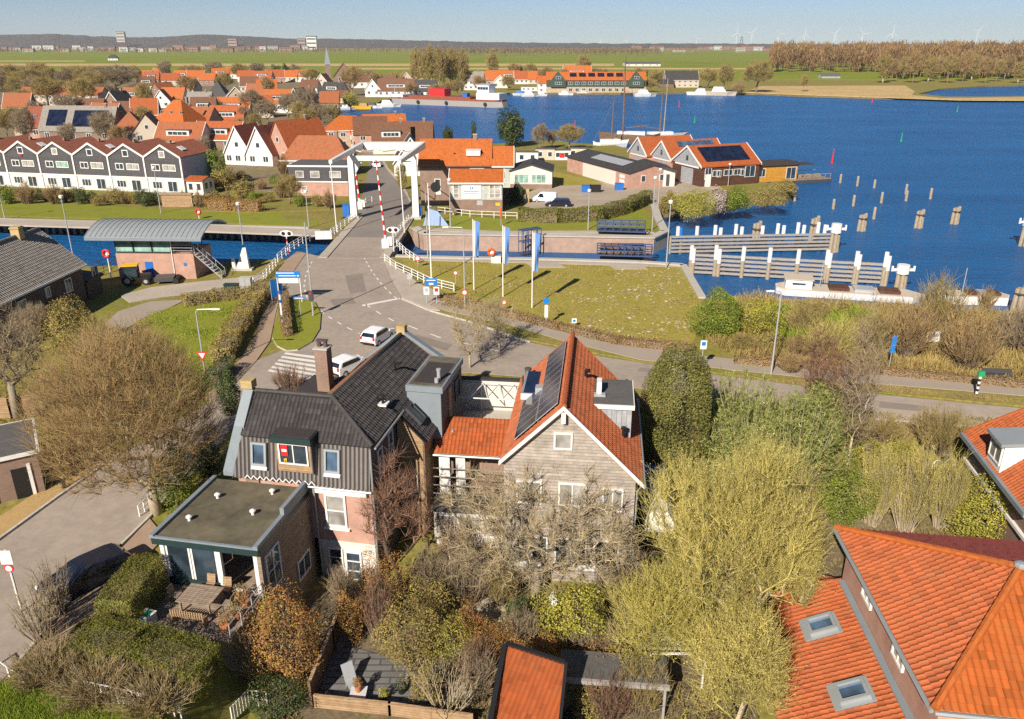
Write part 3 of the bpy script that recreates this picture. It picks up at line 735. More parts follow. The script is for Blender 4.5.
# boarded side wing with lean-to roof
m = MB(); m.ext([(.4, 4.75, -3.4), (2.1, 4.75, -3.4), (2.1, 4.75, 4.25), (.4, 4.75, 5.95)], (0, 2.8, 0)); wg = m.build('side_wing', 'wood', A)
tile_roof([(.35, 4.5, 6.25), (2.4, 4.5, 4.15), (2.4, 7.8, 4.15), (.35, 7.8, 6.25)], TB, wg, 'wing_roof', side=MT['black'])
window(wg, (1.3, 5.75, 5.42), (0, 1, 0), Vector((2.1, 0, 2.05)), 1.0, 1.35, 'darksteel', 'glass', uy=Vector((-2.05, 0, 2.1)), fw=.1, d=.14, name='roof_window')
bq('brick_side', 'brick_brown', wg, (2.0, 2.08, 4.75, 7.5, -3.4, 4.2))
window(wg, (1.25, 4.73, .9), *FR, .8, 1.5)
# flat roofed side storey clad in lead
sb = bq('side_storey', 'darkboard', A, (.5, 2.75, 6.7, 11.7, 2.3, 6.55))
bq('side_storey_fascia', 'lead', sb, (.44, 2.86, 6.58, 11.82, 6.55, 6.95))
m = MB(); m.bx(.6, 2.7, 6.75, 11.65, 6.95, 6.985); m.bx(.8, 2.6, 7.1, 10.6, 6.985, 7.0, 1); m.build('side_storey_roof', [MT['bitumen'], MT['darkroof']], sb)
bq('lead_cladding', 'lead', sb, (.5, 2.72, 6.62, 6.7, 3.3, 6.5))
bq('side_door', 'wood', sb, (2.75, 2.8, 8.2, 8.9, 2.5, 6.2))
m = MB(); m.tube([(2.35, 7.6, 6.98), (2.35, 7.6, 7.7)], .12, 8); m.tube([(2.35, 7.6, 7.7), (2.35, 7.6, 7.8)], .16, 8); m.tube([(2.3, 7.25, 6.98), (2.3, 7.25, 7.3)], .14, 8); m.build('roof_vent', 'steel', sb)
window(sb, (2.76, 10.4, 5.3), (0, 1, 0), (1, 0, 0), 1.2, 1.4, 'darksteel')
# flat roofed glass annex
an = MB(); an.bx(-9.3, -3.72, -3.2, .1, -.3, 2.45); an.bx(-3.74, -3.7, -6, .1, -3.4, -.2)
AN = an.build('annex', 'deck', A)
bq('annex_fascia', 'darkgreen', AN, (-9.55, -3.5, -6.2, .0, 2.45, 2.85))
bq('annex_roof', 'bitumen', AN, (-9.5, -3.55, -6.15, .0, 2.85, 2.89))
m = MB()
m.bx(-9.6, -9.35, -6.25, .1, 2.86, 3.05); m.bx(-9.35, -3.7, -6.25, -6.1, 2.86, 2.96); m.bx(-3.7, -3.45, -6.25, .1, 2.86, 3.1); m.bx(-3.68, -3.44, -3.2, -.1, 2.87, 3.5); m.build('roof_edge', 'lead', AN)
bq('timber_side', 'deck', AN, (-3.72, -3.5, -6.0, .05, -3.3, 2.45))
for x, y in ((-8.1, -2.0), (-5.25, -1.0), (-8.4, -4.4), (-5.3, -3.2)):
    m = MB(); m.tube([(x, y, 2.88), (x, y, 3.1)], .09, 8); m.tube([(x, y, 3.1), (x, y, 3.17), (x, y, 3.24)], [.17, .17, .06], 8); m.build('roof_vent', 'white', AN)
bq('roof_upstand', 'brick_brown', AN, (-7.9, -6.6, .0, .25, 2.86, 3.2))
# conservatory front
bq('annex_floor', 'deck', AN, (-9.4, -3.6, -6.1, -3.2, -.45, -.2))
for x in (-9.2, -5.95, -3.85):
    bq('post', 'white', AN, (x - .11, x + .11, -5.95, -5.75, -.2, 2.45))
window(AN, (-8.35, -5.8, 1.15), *FR, 1.4, 2.6, nx=1, fw=.1, name='glass_door')
window(AN, (-6.85, -5.8, 1.15), *FR, 1.5, 2.6, nx=1, fw=.1, name='glass_door')
bq('door_panel', 'darkgreen', AN, (-9.1, -6.1, -5.93, -5.85, -.2, .25))
bq('sill', 'white', AN, (-5.85, -3.9, -5.9, -5.82, -.2, 0))
window(AN, (-3.49, -4.9, .9), (0, 1, 0), (1, 0, 0), 1.5, 2.4, nx=2, ny=2)
window(AN, (-3.49, -1.6, -1.3), (0, 1, 0), (1, 0, 0), 1.6, 1.3, nx=2)
window(AN, (-3.49, -4.6, -1.9), (0, 1, 0), (1, 0, 0), 1.6, 1.4, nx=2)
# terrace in front of the annex
DK = MB(); DK.bx(-9.1, -3.7, -9.4, -6.1, -3.4, -.22); dk = DK.build('terrace', 'deck', None); dk.location = (-8.41, 39.85, 0); dk.rotation_euler = (0, 0, R(-11))
tag(dk, 'raised plank terrace with a garden table in front of the glass annex', 'terrace')
A0 = Matrix.Translation((-8.41, 39.85, 0)) @ Matrix.Rotation(R(-11), 4, 'Z')
def AL(x, y, z): return tuple(A0 @ Vector((x, y, z)))
t = thing('garden_table', 'square wooden garden table on the raised plank terrace', 'table', AL(-6.4, -7.3, -.22), R(-11))
m = MB()
for i in range(7): m.bx(-.95 + i * .272, -.69 + i * .272, -.75, .75, .72, .77)
m.build('table_top', 'deck', t)
for x in (-.8, .8):
    for y in (-.6, .6): bq('leg', 'deck', t, (x - .05, x + .05, y - .05, y + .05, 0, .72))
b0 = thing('garden_bench', 'slatted yellow brown bench along the near side of the garden table', 'bench', AL(-6.3, -8.55, -.22), R(-11))
m = MB()
for i in range(14): m.bx(-.9 + i * .132, -.83 + i * .132, -.2, .2, .42, .46)
m.build('seat', 'wood', b0)
m = MB()
for i in range(14): m.bx(-.9 + i * .132, -.83 + i * .132, -.24, -.2, .5, .85)
m.build('backrest', 'wood', b0)
for x in (-.85, .85): bq('leg', 'wood', b0, (x - .04, x + .04, -.22, .18, 0, .42))
def chair(lx, ly, rz, label, mk='wood', z=-.22):
    t = thing('garden_chair', label, 'chair', AL(lx, ly, z), rz + R(-11), 'chairs on the terrace')
    m = MB(); m.bx(-.24, .24, -.22, .22, .42, .46); m.build('seat', MT[mk], t)
    m = MB(); m.ext([(-.24, .2, .5), (.24, .2, .5), (.24, .3, .95), (-.24, .3, .95)], (0, .04, 0)); m.build('backrest', MT[mk], t)
    for x in (-.2, .2):
        for y in (-.18, .18): bq('leg', 'darksteel', t, (x - .02, x + .02, y - .02, y + .02, 0, .42))
    return t
chair(-6.6, -6.15, 0, 'pale wooden terrace chair standing between table and glass door')
chair(-5.6, -6.25, .1, 'pale wooden terrace chair beside the white middle post')
chair(-7.9, -7.2, 1.55, 'brown terrace chair at the hedge end of the garden table', 'deck')
chair(-4.9, -7.3, -1.5, 'brown terrace chair at the railing end of the garden table', 'deck')
t = thing('storage_box', 'grey storage box with a colourful magazine covered lid by the long hedge', 'box', AL(-8.6, -9.0, -.22), R(-20))
bq('body', 'cloth', t, (-.55, .55, -.35, .35, 0, .55))
m = MB(); m.bx(-.58, .58, -.38, .38, .55, .6, 0); m.bx(-.3, .1, -.3, .1, .6, .62, 1); m.bx(.12, .45, -.2, .25, .6, .625, 2); m.bx(-.5, -.32, -.1, .3, .6, .62, 3); m.build('lid', [MT['white'], MT['yellow'], MT['green'], MT['orangep']], t)
t = thing('balcony_railing', 'thin grey railing along the garden side of the plank terrace', 'railing', AL(-3.6, -9.4, -.22), R(-11))
m = MB()
for z in (.45, .95): m.tube([(0, 0, z), (0, 3.4, z)], .025, 6)
m.build('rail', 'steel', t)
for y in (0, 1.1, 2.2, 3.3): m = MB(); m.bar((0, y, 0), (0, y, .97), .05); m.build('post', 'steel', t)

# --- grey boarded gable house with the orange roof
BR = R(-6.4); B0 = Matrix.Translation((2.83, 39.6, 0)) @ Matrix.Rotation(BR, 4, 'Z')
def BL(x, y, z): return tuple(B0 @ Vector((x, y, z)))
B = thing('gable_house', 'grey boarded gable house with an orange tiled roof and black solar panels', 'house', (2.83, 39.6, 0), BR)
m = MB(); m.ext([(-3.35, .3, -3.4), (4.15, .3, -3.4), (4.15, .3, 4.1), (0, .3, 8.25), (-3.35, .3, 4.95)], (0, 11.3, 0)); m.build('wall', 'greyboard', B)
TO = MT['tile_old2'] = m_tile('worn orange pantile', (.36, .105, .04), (.26, .085, .045), var=.22)
tile_roof([(0, -.05, 8.5), (4.55, -.05, 3.95), (4.55, 11.85, 3.95), (0, 11.85, 8.5)], TO, B)
tile_roof([(0, -.05, 8.5), (0, 11.85, 8.5), (-3.55, 11.85, 4.95), (-3.55, -.05, 4.95)], TO, B)
ridge_cap((0, 0, 8.57), (0, 11.85, 8.57), B, MT['tile_orange'], .15)
m = MB()
m.ext([(0, -.14, 8.36), (4.6, -.14, 3.76), (4.6, -.14, 4.02), (0, -.14, 8.62)], (0, .08, 0)); m.ext([(0, -.14, 8.36), (-3.6, -.14, 4.76), (-3.6, -.14, 5.02), (0, -.14, 8.62)], (0, .08, 0)); m.build('verge_board', 'white', B)
bq('gable_post', 'white', B, (-.12, .12, -.12, .1, 7.55, 8.2))
window(B, (.0, .28, 6.3), *FR, 1.05, 1.05, gm='curtain', fw=.1)
for x, w in ((-1.9, 1.5), (0.6, 1.6), (2.9, 1.2)): window(B, (x, .28, 2.9 if x < 2 else 2.7), *FR, w, 1.5, gm='curtain', nx=2, fw=.1)
for x, w in ((-1.7, 1.9), (.6, 1.9), (2.7, 1.5)): window(B, (x, .28, -1.0), *FR, w, 1.9, gm='glass', nx=2, fw=.1)
bq('sill', 'white', B, (-2.8, 3.6, .1, .3, -2.15, -2.0))
# solar panels on the left slope
ls = Vector((1, 0, 1)).normalized(); ln = Vector((-1, 0, 1)).normalized()
def panel(y0, y1, d0, d1):
    # d: distance down from the ridge along the slope
    pts = [Vector((0, y, 8.62)) - ls * d + ln * .1 for y, d in ((y0, d0), (y1, d0), (y1, d1), (y0, d1))]
    f = MB(); f.ext(pts, ln * .04, 0); o = f.build('solar_panel', 'steel', B)
    k = .035; q = [Vector((0, y, 8.62)) - ls * d + ln * .13 for y, d in ((y0 + k, d0 + k), (y1 - k, d0 + k), (y1 - k, d1 - k), (y0 + k, d1 - k))]
    f = MB(); f.ext(q, ln * .02, 0); f.build('cell', 'panel', o)
for i in range(10): panel(.75 + i * 1.02, .75 + i * 1.02 + 1.0, .42, 2.1)
for i in range(5): panel(.75 + i * 1.02, .75 + i * 1.02 + 1.0, 2.15, 3.85)
ld = bq('dormer', 'lead', B, (-2.85, -1.5, 5.95, 9.5, 5.4, 6.4))
bq('dormer_fascia', 'zinc', ld, (-2.95, -1.45, 5.85, 9.6, 6.4, 6.58))
bq('dormer_roof', 'panel', ld, (-2.8, -1.55, 6.0, 9.5, 6.58, 6.62))
bq('dormer_board', 'white', ld, (-2.95, -1.45, 5.8, 5.87, 6.2, 6.6))
bq('flue_box', 'steel', B, (-2.0, -1.5, 5.2, 5.75, 6.3, 7.3))
m = MB(); m.bx(-3.3, -3.2, 9.9, 10.4, 5.2, 5.9); m.tube([(-2.9, 10.2, 5.5), (-2.9, 10.2, 6.4)], .18, 8); m.tube([(-2.9, 10.2, 6.4), (-2.9, 10.2, 6.55)], .24, 8); m.build('chimney', 'barkdark', B)
# right dormer
rd = bq('dormer', 'darkboard', B, (1.45, 3.85, 4.3, 7.85, 4.6, 6.62))
bq('dormer_fascia', 'white', rd, (1.3, 4.05, 4.05, 8.0, 6.62, 6.9))
bq('dormer_roof', 'greyroof', rd, (1.38, 3.97, 4.13, 7.92, 6.9, 6.94))
m = MB(); m.ext([(1.6, 4.2, 6.95), (3.8, 4.2, 4.75), (3.8, 4.2, 6.6), (1.6, 4.2, 6.6)], (0, .08, 0)) ; 
m = MB(); m.ext([(1.5, 4.22, 6.62), (3.9, 4.22, 6.62), (3.9, 4.22, 4.55), (1.5, 4.22, 6.95)][:3] + [(2.0, 4.22, 6.4)], (0, .07, 0)); m.build('dormer_cheek', 'greysheet', rd)
u_ = MB(); u_.bx(1.75, 2.05, 5.4, 6.2, 6.95, 7.75); au = u_.build('heat_pump', 'white', rd)
m = MB(); m.tube([(2.05, 5.8, 7.35), (2.09, 5.8, 7.35)], .33, 14); m.build('fan', 'black', au)
bq('stand', 'steel', au, (1.6, 2.3, 5.1, 5.5, 6.94, 7.06))
m = MB(); m.tube([(1.05, 6.9, 7.35), (1.05, 6.9, 7.9)], .1, 8); m.tube([(1.05, 6.9, 7.9), (1.25, 6.75, 7.95)], .13, 8); m.build('roof_vent', 'black', B)
m = MB(); m.tube([(3.45, 3.55, 5.0), (3.45, 3.55, 5.6)], .1, 8); m.tube([(3.45, 3.55, 5.6), (3.45, 3.55, 5.75)], .16, 8); m.build('roof_vent', 'black', B)
m = MB(); gutter(m, (4.66, -.1, 3.85), (4.66, 11.9, 3.85), .08); m.tube([(4.5, .15, 3.8), (4.25, .2, 3.4), (4.25, .2, -3.2)], .05, 6); m.build('gutter', 'zinc', B)
# orange link roof and the terrace behind it
LK = thing('link_building', 'low link building with a bright orange tiled lean-to roof between both houses', 'outbuilding', BL(-5.8, 4.6, 0), BR)
bq('wall', 'brick_brown', LK, (-2.4, 2.35, 2.0, 3.0, -3.4, 3.9), (-2.4, 2.35, .6, 2.0, -3.4, .2))
tile_roof([(-2.55, -.05, 2.75), (2.5, -.05, 2.75), (2.5, 2.2, 4.3), (-2.55, 2.2, 4.3)], MT['tile_orange'], LK)
m = MB(); gutter(m, (-2.6, -.12, 2.65), (2.5, -.12, 2.65)); m.build('gutter', 'zinc', LK)
for x in (-1.9, -.9): bq('white_panel', 'white', LK, (x - .3, x + .3, .15, .25, -.5, 2.5))
for x in (-2.3, 2.1): bq('post', 'white', LK, (x, x + .15, .2, .35, -3.3, 2.6))
m = MB()
for i in range(4): m.bar((-2.5, -.6 - i * .1, 2.0 - i * .55), (2.4, -.6 - i * .1, 2.0 - i * .55), .05)
m.build('trellis', 'timber', LK)
bq('roof_vent', 'steel', LK, (-1.6, -1.5, 1.2, 1.5, 3.55, 3.8))
lw = bq('garden_room', 'whitewall', LK, (-2.35, 2.3, -1.7, .1, -3.4, -.4))
for x in (-1.6, -.1, 1.4): window(lw, (x, -1.72, -1.4), *FR, 1.3, 1.5, gm='curtain')
bq('flat_roof', 'greyroof', lw, (-2.5, 2.4, -1.9, .2, -.4, -.25))
TR = thing('roof_terrace', 'pale roof terrace with a beige screen wall behind the orange link roof', 'terrace', BL(-6.0, 7, 0), BR)
bq('base', 'brick_brown', TR, (-2.3, 2.45, .2, 5.3, -1.0, 2.35))
bq('floor', 'concrete', TR, (-2.3, 2.45, .2, 5.3, 2.35, 2.4))
bq('screen_wall', 'whitewall', TR, (-2.6, 2.5, 5.1, 5.35, -1, 4.7))
bq('wall_cap', 'darkroof', TR, (-2.7, 2.55, 5.0, 5.45, 4.7, 4.82))
pg = thing('pergola_frame', 'thin white pergola frame with zigzag bars on the roof terrace', 'pergola', BL(-6.0, 7, 2.4), BR)
m = MB()
for y in (2.4, 4.9): m.bar((-1.9, y, 2.1), (2.3, y, 2.1), .07)
m.bar((-1.9, 2.4, 2.1), (-1.9, 4.9, 2.1), .07); m.bar((2.3, 2.4, 2.1), (2.3, 4.9, 2.1), .07)
m.build('top_frame', 'white', pg)
zz = [(-1.3, 4.8), (-.75, 2.5), (-.2, 4.8), (.4, 2.5), (.9, 4.8), (1.5, 2.5), (2.0, 4.8)]
m = MB()
for a, b in zip(zz, zz[1:]): m.bar((a[0], a[1], 2.16), (b[0], b[1], 2.16), .06)
m.build('brace', 'white', pg)
for x, y in ((-1.9, 4.9), (2.3, 4.9), (-1.9, 2.4), (2.3, 2.4), (-.4, 4.9)): m = MB(); m.bar((x, y, 0), (x, y, 2.08), .07); m.build('post', 'white', pg)

# --- large orange hip roofed house, bottom right of the view
C0 = (17.2, 36.2, 0); C = thing('hip_roof_house', 'large house with a broad bright orange hipped roof and a lower tiled lean-to', 'house', C0)
def cl(x, y, z): return (x - C0[0], y - C0[1], z)
K1, K2, AP = cl(17.23, 36.25, 3), cl(16.32, 23.77, 3), cl(21.8, 28.6, 6.05); E_ = Vector((15, -2.1, 0)); K3 = tuple(Vector(K2) + E_); K4 = tuple(Vector(K1) + E_); AP2 = tuple(Vector(AP) + E_ * .6)
TC = MT['tile_bright']
tile_roof([K1, K2, AP], MT['tile_orange'], C, pu=.3, pv=.36, amp=.04, step=.05, sub=5)
tile_roof([K2, K3, AP2, AP], TC, C, pu=.3, pv=.36, amp=.04, step=.05, sub=5)  # same tiles, the sunlit front slope is painted as a brighter tile
tile_roof([K1, AP, AP2, K4], MT['tile_grazing'], C, pu=.3, pv=.36, amp=.04, step=.05, sub=3)  # same tiles, grazing light on the back slope is painted purple
up = Vector((0, 0, .06))
for a, b in ((K1, AP), (K2, AP), (AP, AP2)): ridge_cap(Vector(a) + up, Vector(b) + up, C, TC, .17, .42)
m = MB(); m.ball((AP[0], AP[1], AP[2] + .15), (.3, .3, .16)); m.build('hip_cap', 'zinc', C)
n1 = Vector((-.997, .073, 0))
m = MB(); w1, w2 = Vector(K1) - n1 * .55 + Vector((0, -.5, 0)), Vector(K2) - n1 * .55 + Vector((0, .5, 0))
m.solid([(w1.x, w1.y, -3.4), (w2.x, w2.y, -3.4), (K3[0] - .5, K3[1] + .5, -3.4), (K4[0] - .5, K4[1] - .5, -3.4)], [(w1.x, w1.y, 2.95), (w2.x, w2.y, 2.95), (K3[0] - .5, K3[1] + .5, 2.95), (K4[0] - .5, K4[1] - .5, 2.95)])
m.build('wall', 'brick_pink', C)
m = MB(); gutter(m, Vector(K1) + n1 * .08 + Vector((0, 0, -.08)), Vector(K2) + n1 * .08 + Vector((0, 0, -.08)), .1); m.bar(Vector(K1) + Vector((.25, 0, -.12)), Vector(K2) + Vector((.25, 0, -.12)), .35, 0, .1)
gutter(m, Vector(K2) + Vector((0, -.08, -.08)), Vector(K3) + Vector((0, -.08, -.08)), .1); m.build('gutter', 'zinc', C)
for f in (.3, .66):
    c_ = w1.lerp(w2, f); window(C, (c_.x, c_.y, 1.9), (w2 - w1), n1, 1.3, 1.1, gm='curtain', nx=2, fw=.12, d=.12)
# lean-to with hip end and two roof windows
F1 = Vector(cl(17.55, 35.2, .35)); F2 = Vector(cl(16.6, 22.0, .35)); E1 = Vector(cl(13.0, 37.2, -1.75)); E2 = Vector(cl(11.6, 22.4, -1.75)); E3 = Vector(cl(17.75, 37.4, -.9))
LT = tile_roof([F1, F2, E2, E1], MT['tile_orange'], C, 'lean_to_roof', pu=.28, pv=.34, amp=.035, step=.045, sub=5)
tile_roof([F1, E1, E3], MT['tile_red'], C, 'lean_to_roof', pu=.28, pv=.34, sub=3)  # same tiles, the hip end's weaker light is painted as a redder tile
m = MB(); m.bar(F1 + Vector((-.06, 0, .1)), F2 + Vector((-.06, 0, .1)), .34, 0, .05); m.build('flashing', 'lead', C)
ridge_cap(F1 + Vector((0, 0, .08)), E1 + Vector((0, 0, .08)), C, MT['tile_orange'], .13, .4)
m = MB(); m.solid([(E1.x + .4, E1.y - .5, -3.4), (E2.x + .4, E2.y, -3.4), (F2.x, F2.y, -3.4), (F1.x, F1.y, -3.4)], [(E1.x + .4, E1.y - .5, -1.9), (E2.x + .4, E2.y, -1.9), (F2.x, F2.y, -.0), (F1.x, F1.y, -.0)]); m.build('lean_to_wall', 'brick_brown', C)
lv = (F1 - E1); lu = (F2 - F1).normalized(); 
dv = ((F1 + F2) / 2 - (E1 + E2) / 2); dv = (dv - lu * dv.dot(lu)).normalized(); lnn = lu.cross(dv); lnn = lnn if lnn.z > 0 else -lnn
def on_lean(px, py):
    # the point of the lean-to roof plane on the surveyor's sight line
    u = (px - 512) / CF; v = (py - 359.5) / CF; dr = Vector((u, CP - v * SP, -SP - v * CP)); o = Vector((-C0[0], -C0[1], CH)); return o + dr * ((F1 - o).dot(lnn) / dr.dot(lnn))
for px, py in ((822, 627), (853, 694)):
    q = on_lean(px, py) + lnn * .13; wv = window(C, q, lu, lnn, 1.15, 1.35, 'zinc', 'glassblue', uy=dv, fw=.16, d=.2, name='roof_window')
    m = MB(); m.ext([q + lu * x + dv * y - lnn * .1 for x, y in ((-.75, -1.0), (.75, -1.0), (.75, .85), (-.75, .85))], lnn * .09); m.build('roof_flashing', 'zinc', C)
# --- house with the white dormer at the right edge
D0 = (31.0, 49.0, 0); D = thing('dormer_house', 'brown brick house with an orange roof and a white dormer by the dike road', 'house', D0)
def dl(p): return Vector((p[0] - D0[0], p[1] - D0[1], p[2]))
d1, d2 = dl(P(964, 433, 2.3)), dl(P(1028, 514, 2.3)); dn = Vector((-(d2 - d1).y, (d2 - d1).x, 0)).normalized(); dn = dn if dn.x < 0 else -dn
d3 = d1 - dn * 9; d4 = d2 - dn * 9; r1 = (d1 - dn * 4.5) + (d2 - d1).normalized() * 2.2 + Vector((0, 0, 4.2)); r2 = (d2 - dn * 4.5) + Vector((0, 0, 4.2))
tile_roof([d1, d2, r2, r1], MT['tile_orange'], D, pu=.28, pv=.34, sub=4)
tile_roof([d1, r1, d3], MT['tile_orange'], D, pu=.28, pv=.34, sub=3)
ridge_cap(d1 + up, r1 + up, D, MT['tile_orange'], .14); ridge_cap(r1 + up, r2 + up, D, MT['tile_orange'], .14)
i1, i2, i3, i4 = d1 - dn * .5, d2 - dn * .5, d3 + dn * .4, d4 + dn * .4
m = MB(); m.solid([(p.x, p.y, -3.4) for p in (i1, i2, i4, i3)], [(p.x, p.y, 2.25) for p in (i1, i2, i4, i3)]); m.build('wall', 'brick_brown', D)
m = MB(); m.bar(d1 + dn * .05 + Vector((0, 0, -.12)), d2 + dn * .05 + Vector((0, 0, -.12)), .35, 0, .3); m.build('gutter', 'lead', D)
m = MB(); m.bar(i1 + dn * .08 + Vector((0, 0, -1.9)), i2 + dn * .08 + Vector((0, 0, -1.9)), .25, 0, .2); m.build('trim_board', 'white', D)
tt = (d2 - d1).normalized(); q = d1.lerp(d2, .46)
m = MB(); b_ = q - dn * .1; m.solid([b_ - tt * 1.0 + Vector((0, 0, .1)), b_ + tt * 1.0 + Vector((0, 0, .1)), b_ + tt * 1.0 - dn * 2.4 + Vector((0, 0, .1)), b_ - tt * 1.0 - dn * 2.4 + Vector((0, 0, .1))],
    [b_ - tt * 1.0 + Vector((0, 0, 1.9)), b_ + tt * 1.0 + Vector((0, 0, 1.9)), b_ + tt * 1.0 - dn * 2.4 + Vector((0, 0, 2.2)), b_ - tt * 1.0 - dn * 2.4 + Vector((0, 0, 2.2))]); dd = m.build('dormer', 'white', D)
m = MB(); m.solid([b_ - tt * 1.15 + dn * .3 + Vector((0, 0, 1.9)), b_ + tt * 1.15 + dn * .3 + Vector((0, 0, 1.9)), b_ + tt * 1.15 - dn * 2.5 + Vector((0, 0, 2.25)), b_ - tt * 1.15 - dn * 2.5 + Vector((0, 0, 2.25))],
    [b_ - tt * 1.15 + dn * .3 + Vector((0, 0, 2.1)), b_ + tt * 1.15 + dn * .3 + Vector((0, 0, 2.1)), b_ + tt * 1.15 - dn * 2.5 + Vector((0, 0, 2.45)), b_ - tt * 1.15 - dn * 2.5 + Vector((0, 0, 2.45))]); m.build('dormer_roof', 'zinc', dd)
window(dd, b_ + Vector((0, 0, 1.1)), tt, dn, 1.7, 1.2, nx=2, gm='curtain')
window(D, i1.lerp(i2, .5) + dn * .02 + Vector((0, 0, -3.2)), tt, dn, 2.6, 2.0, nx=3, fm='darksteel')
# --- left dark brick house
E0 = (-49, 80, 0); E = thing('brick_house', 'dark brick house with a grey tiled roof at the left edge', 'house', E0)
e1, e2 = Vector(P(-40, 322, 4.2)) - Vector(E0), Vector(P(86, 264, 4.2)) - Vector(E0)
en = Vector(((e2 - e1).y, -(e2 - e1).x, 0)).normalized(); et = (e2 - e1).normalized()
rg1, rg2 = e1 - en * 4.6 + Vector((0, 0, 3.9)), e2 - en * 4.6 + Vector((0, 0, 3.9)); f1, f2 = e1 - en * 9.2, e2 - en * 9.2
tile_roof([e1, e2, rg2, rg1], MT['tile_grey'], E, pu=.3, pv=.36, sub=3); tile_roof([rg1, rg2, f2, f1], MT['tile_grey'], E, pu=.3, pv=.36, sub=2); ridge_cap(rg1 + up, rg2 + up, E, MT['tile_grey'], .15)
m = MB(); pr = lambda p, z: Vector((p.x, p.y, z))
a_, b2_ = e1 - en * .45, e2 - en * .45 - et * .3; c_, d_ = e2 - en * 8.75 - et * .3, e1 - en * 8.75
m.solid([pr(p, -.6) for p in (a_, b2_, c_, d_)], [pr(p, 4.1) for p in (a_, b2_, c_, d_)])
gm_ = (b2_ + c_) / 2; m.ext([pr(b2_, 4.1), pr(c_, 4.1), pr(gm_, 7.9)], -et * .4); m.build('wall', 'brick_dark', E)
m = MB(); m.bar(e1 + en * .06 - Vector((0, 0, .1)), e2 + en * .06 - Vector((0, 0, .1)), .14, 0, .2); m.build('gutter', 'white', E)
L_ = (e2 - e1).length
for k, (d_, w, h, z) in enumerate(((3.2, 1.2, 1.5, 2.7), (6.8, .8, 1.1, 3.0), (11, 1.3, 1.5, 2.7), (-2, 1.2, 1.5, 2.7), (4, 1.5, 1.6, .3), (12, 1.5, 1.8, .3))):
    window(E, pr(e2 - et * d_ - en * .43, z), et, en, w, h, nx=2 if w > 1 else 1)
c_ = bq('chimney', 'brick_yellow', E, (-.45, .45, -.45, .45, -1.4, .7), (-.52, .52, -.52, .52, .5, .62)); c_.location = rg2 - et * 3.5 + Vector((0, 0, .3))
# low wing at its far end
m = MB(); q1 = e2 + et * .1 - en * .5; m.solid([pr(p, -.3) for p in (q1, q1 + et * 3, q1 + et * 3 - en * 6, q1 - en * 6)], [pr(p, 2.0) for p in (q1, q1 + et * 3, q1 + et * 3 - en * 6, q1 - en * 6)]); lw_ = m.build('low_wing', 'brick_dark', E)
m = MB(); m.solid([pr(p, 2.0) for p in (q1 + en * .3, q1 + et * 3.2 + en * .3, q1 + et * 3.2 - en * 6, q1 - en * 6)], [pr(p, z) for p, z in ((q1 + en * .3, 2.3), (q1 + et * 3.2 + en * .3, 2.3), (q1 + et * 3.2 - en * 6, 3.0), (q1 - en * 6, 3.0))]); m.build('wing_roof', 'tile_dark', lw_)
# --- small garage at the left edge
g0 = G(46, 492); GA = thing('garage', 'low brown garage with a flat roof and a dark door at the left edge', 'garage', g0, R(32))
bq('wall', 'brick_brown', GA, (-9, 0, 0, 5.2, -.2, 2.9))
bq('roof_edge', 'white', GA, (-9.2, .2, -.2, 5.4, 2.9, 3.1))
bq('flat_roof', 'greyroof', GA, (-9.0, 0, 0, 5.2, 3.1, 3.13))
bq('door', 'black', GA, (-1.6, -.7, -.06, 0, -.1, 2.1)); bq('door_frame', 'white', GA, (-.7, -.5, -.08, 0, -.1, 2.3))
bq('garage_door', 'brownboard', GA, (-5.0, -2.6, -.06, 0, -.1, 2.3))
# --- orange roofed shed at the bottom
SH = thing('garden_shed', 'garden shed with a bright orange tiled roof at the bottom edge', 'shed', (0, 30, 0))
s1, s2, s3, s4 = [Vector(P(*p)) - Vector((0, 30, 0)) for p in ((506, 645, .6), (565, 664, .6), (555, 760, -1.0), (484, 760, -1.0))]
tile_roof([s1, s2, s3, s4], MT['tile_orange'], SH, pu=.24, pv=.32, sub=5, side=MT['black'])
m = MB(); m.bar(s1 + Vector((-.05, 0, .0)), s4 + Vector((-.05, 0, .0)), .22, 0, .3); m.bar(s2 + Vector((.05, 0, 0)), s3 + Vector((.05, 0, 0)), .14, 0, .3); m.bar(s1 + Vector((0, .06, 0)), s2 + Vector((0, .06, 0)), .2, 0, .25); m.build('verge_board', 'black', SH)
m = MB(); m.solid([(p.x, p.y, -3.4) for p in (s4 + Vector((.3, .3, 0)), s3 + Vector((-.3, .3, 0)), s2 + Vector((-.3, -.3, 0)), s1 + Vector((.3, -.3, 0)))], [tuple(p + Vector((0, 0, -.3))) for p in (s4 + Vector((.3, .3, 0)), s3 + Vector((-.3, .3, 0)), s2 + Vector((-.3, -.3, 0)), s1 + Vector((.3, -.3, 0)))]); m.build('wall', 'blackwood', SH)
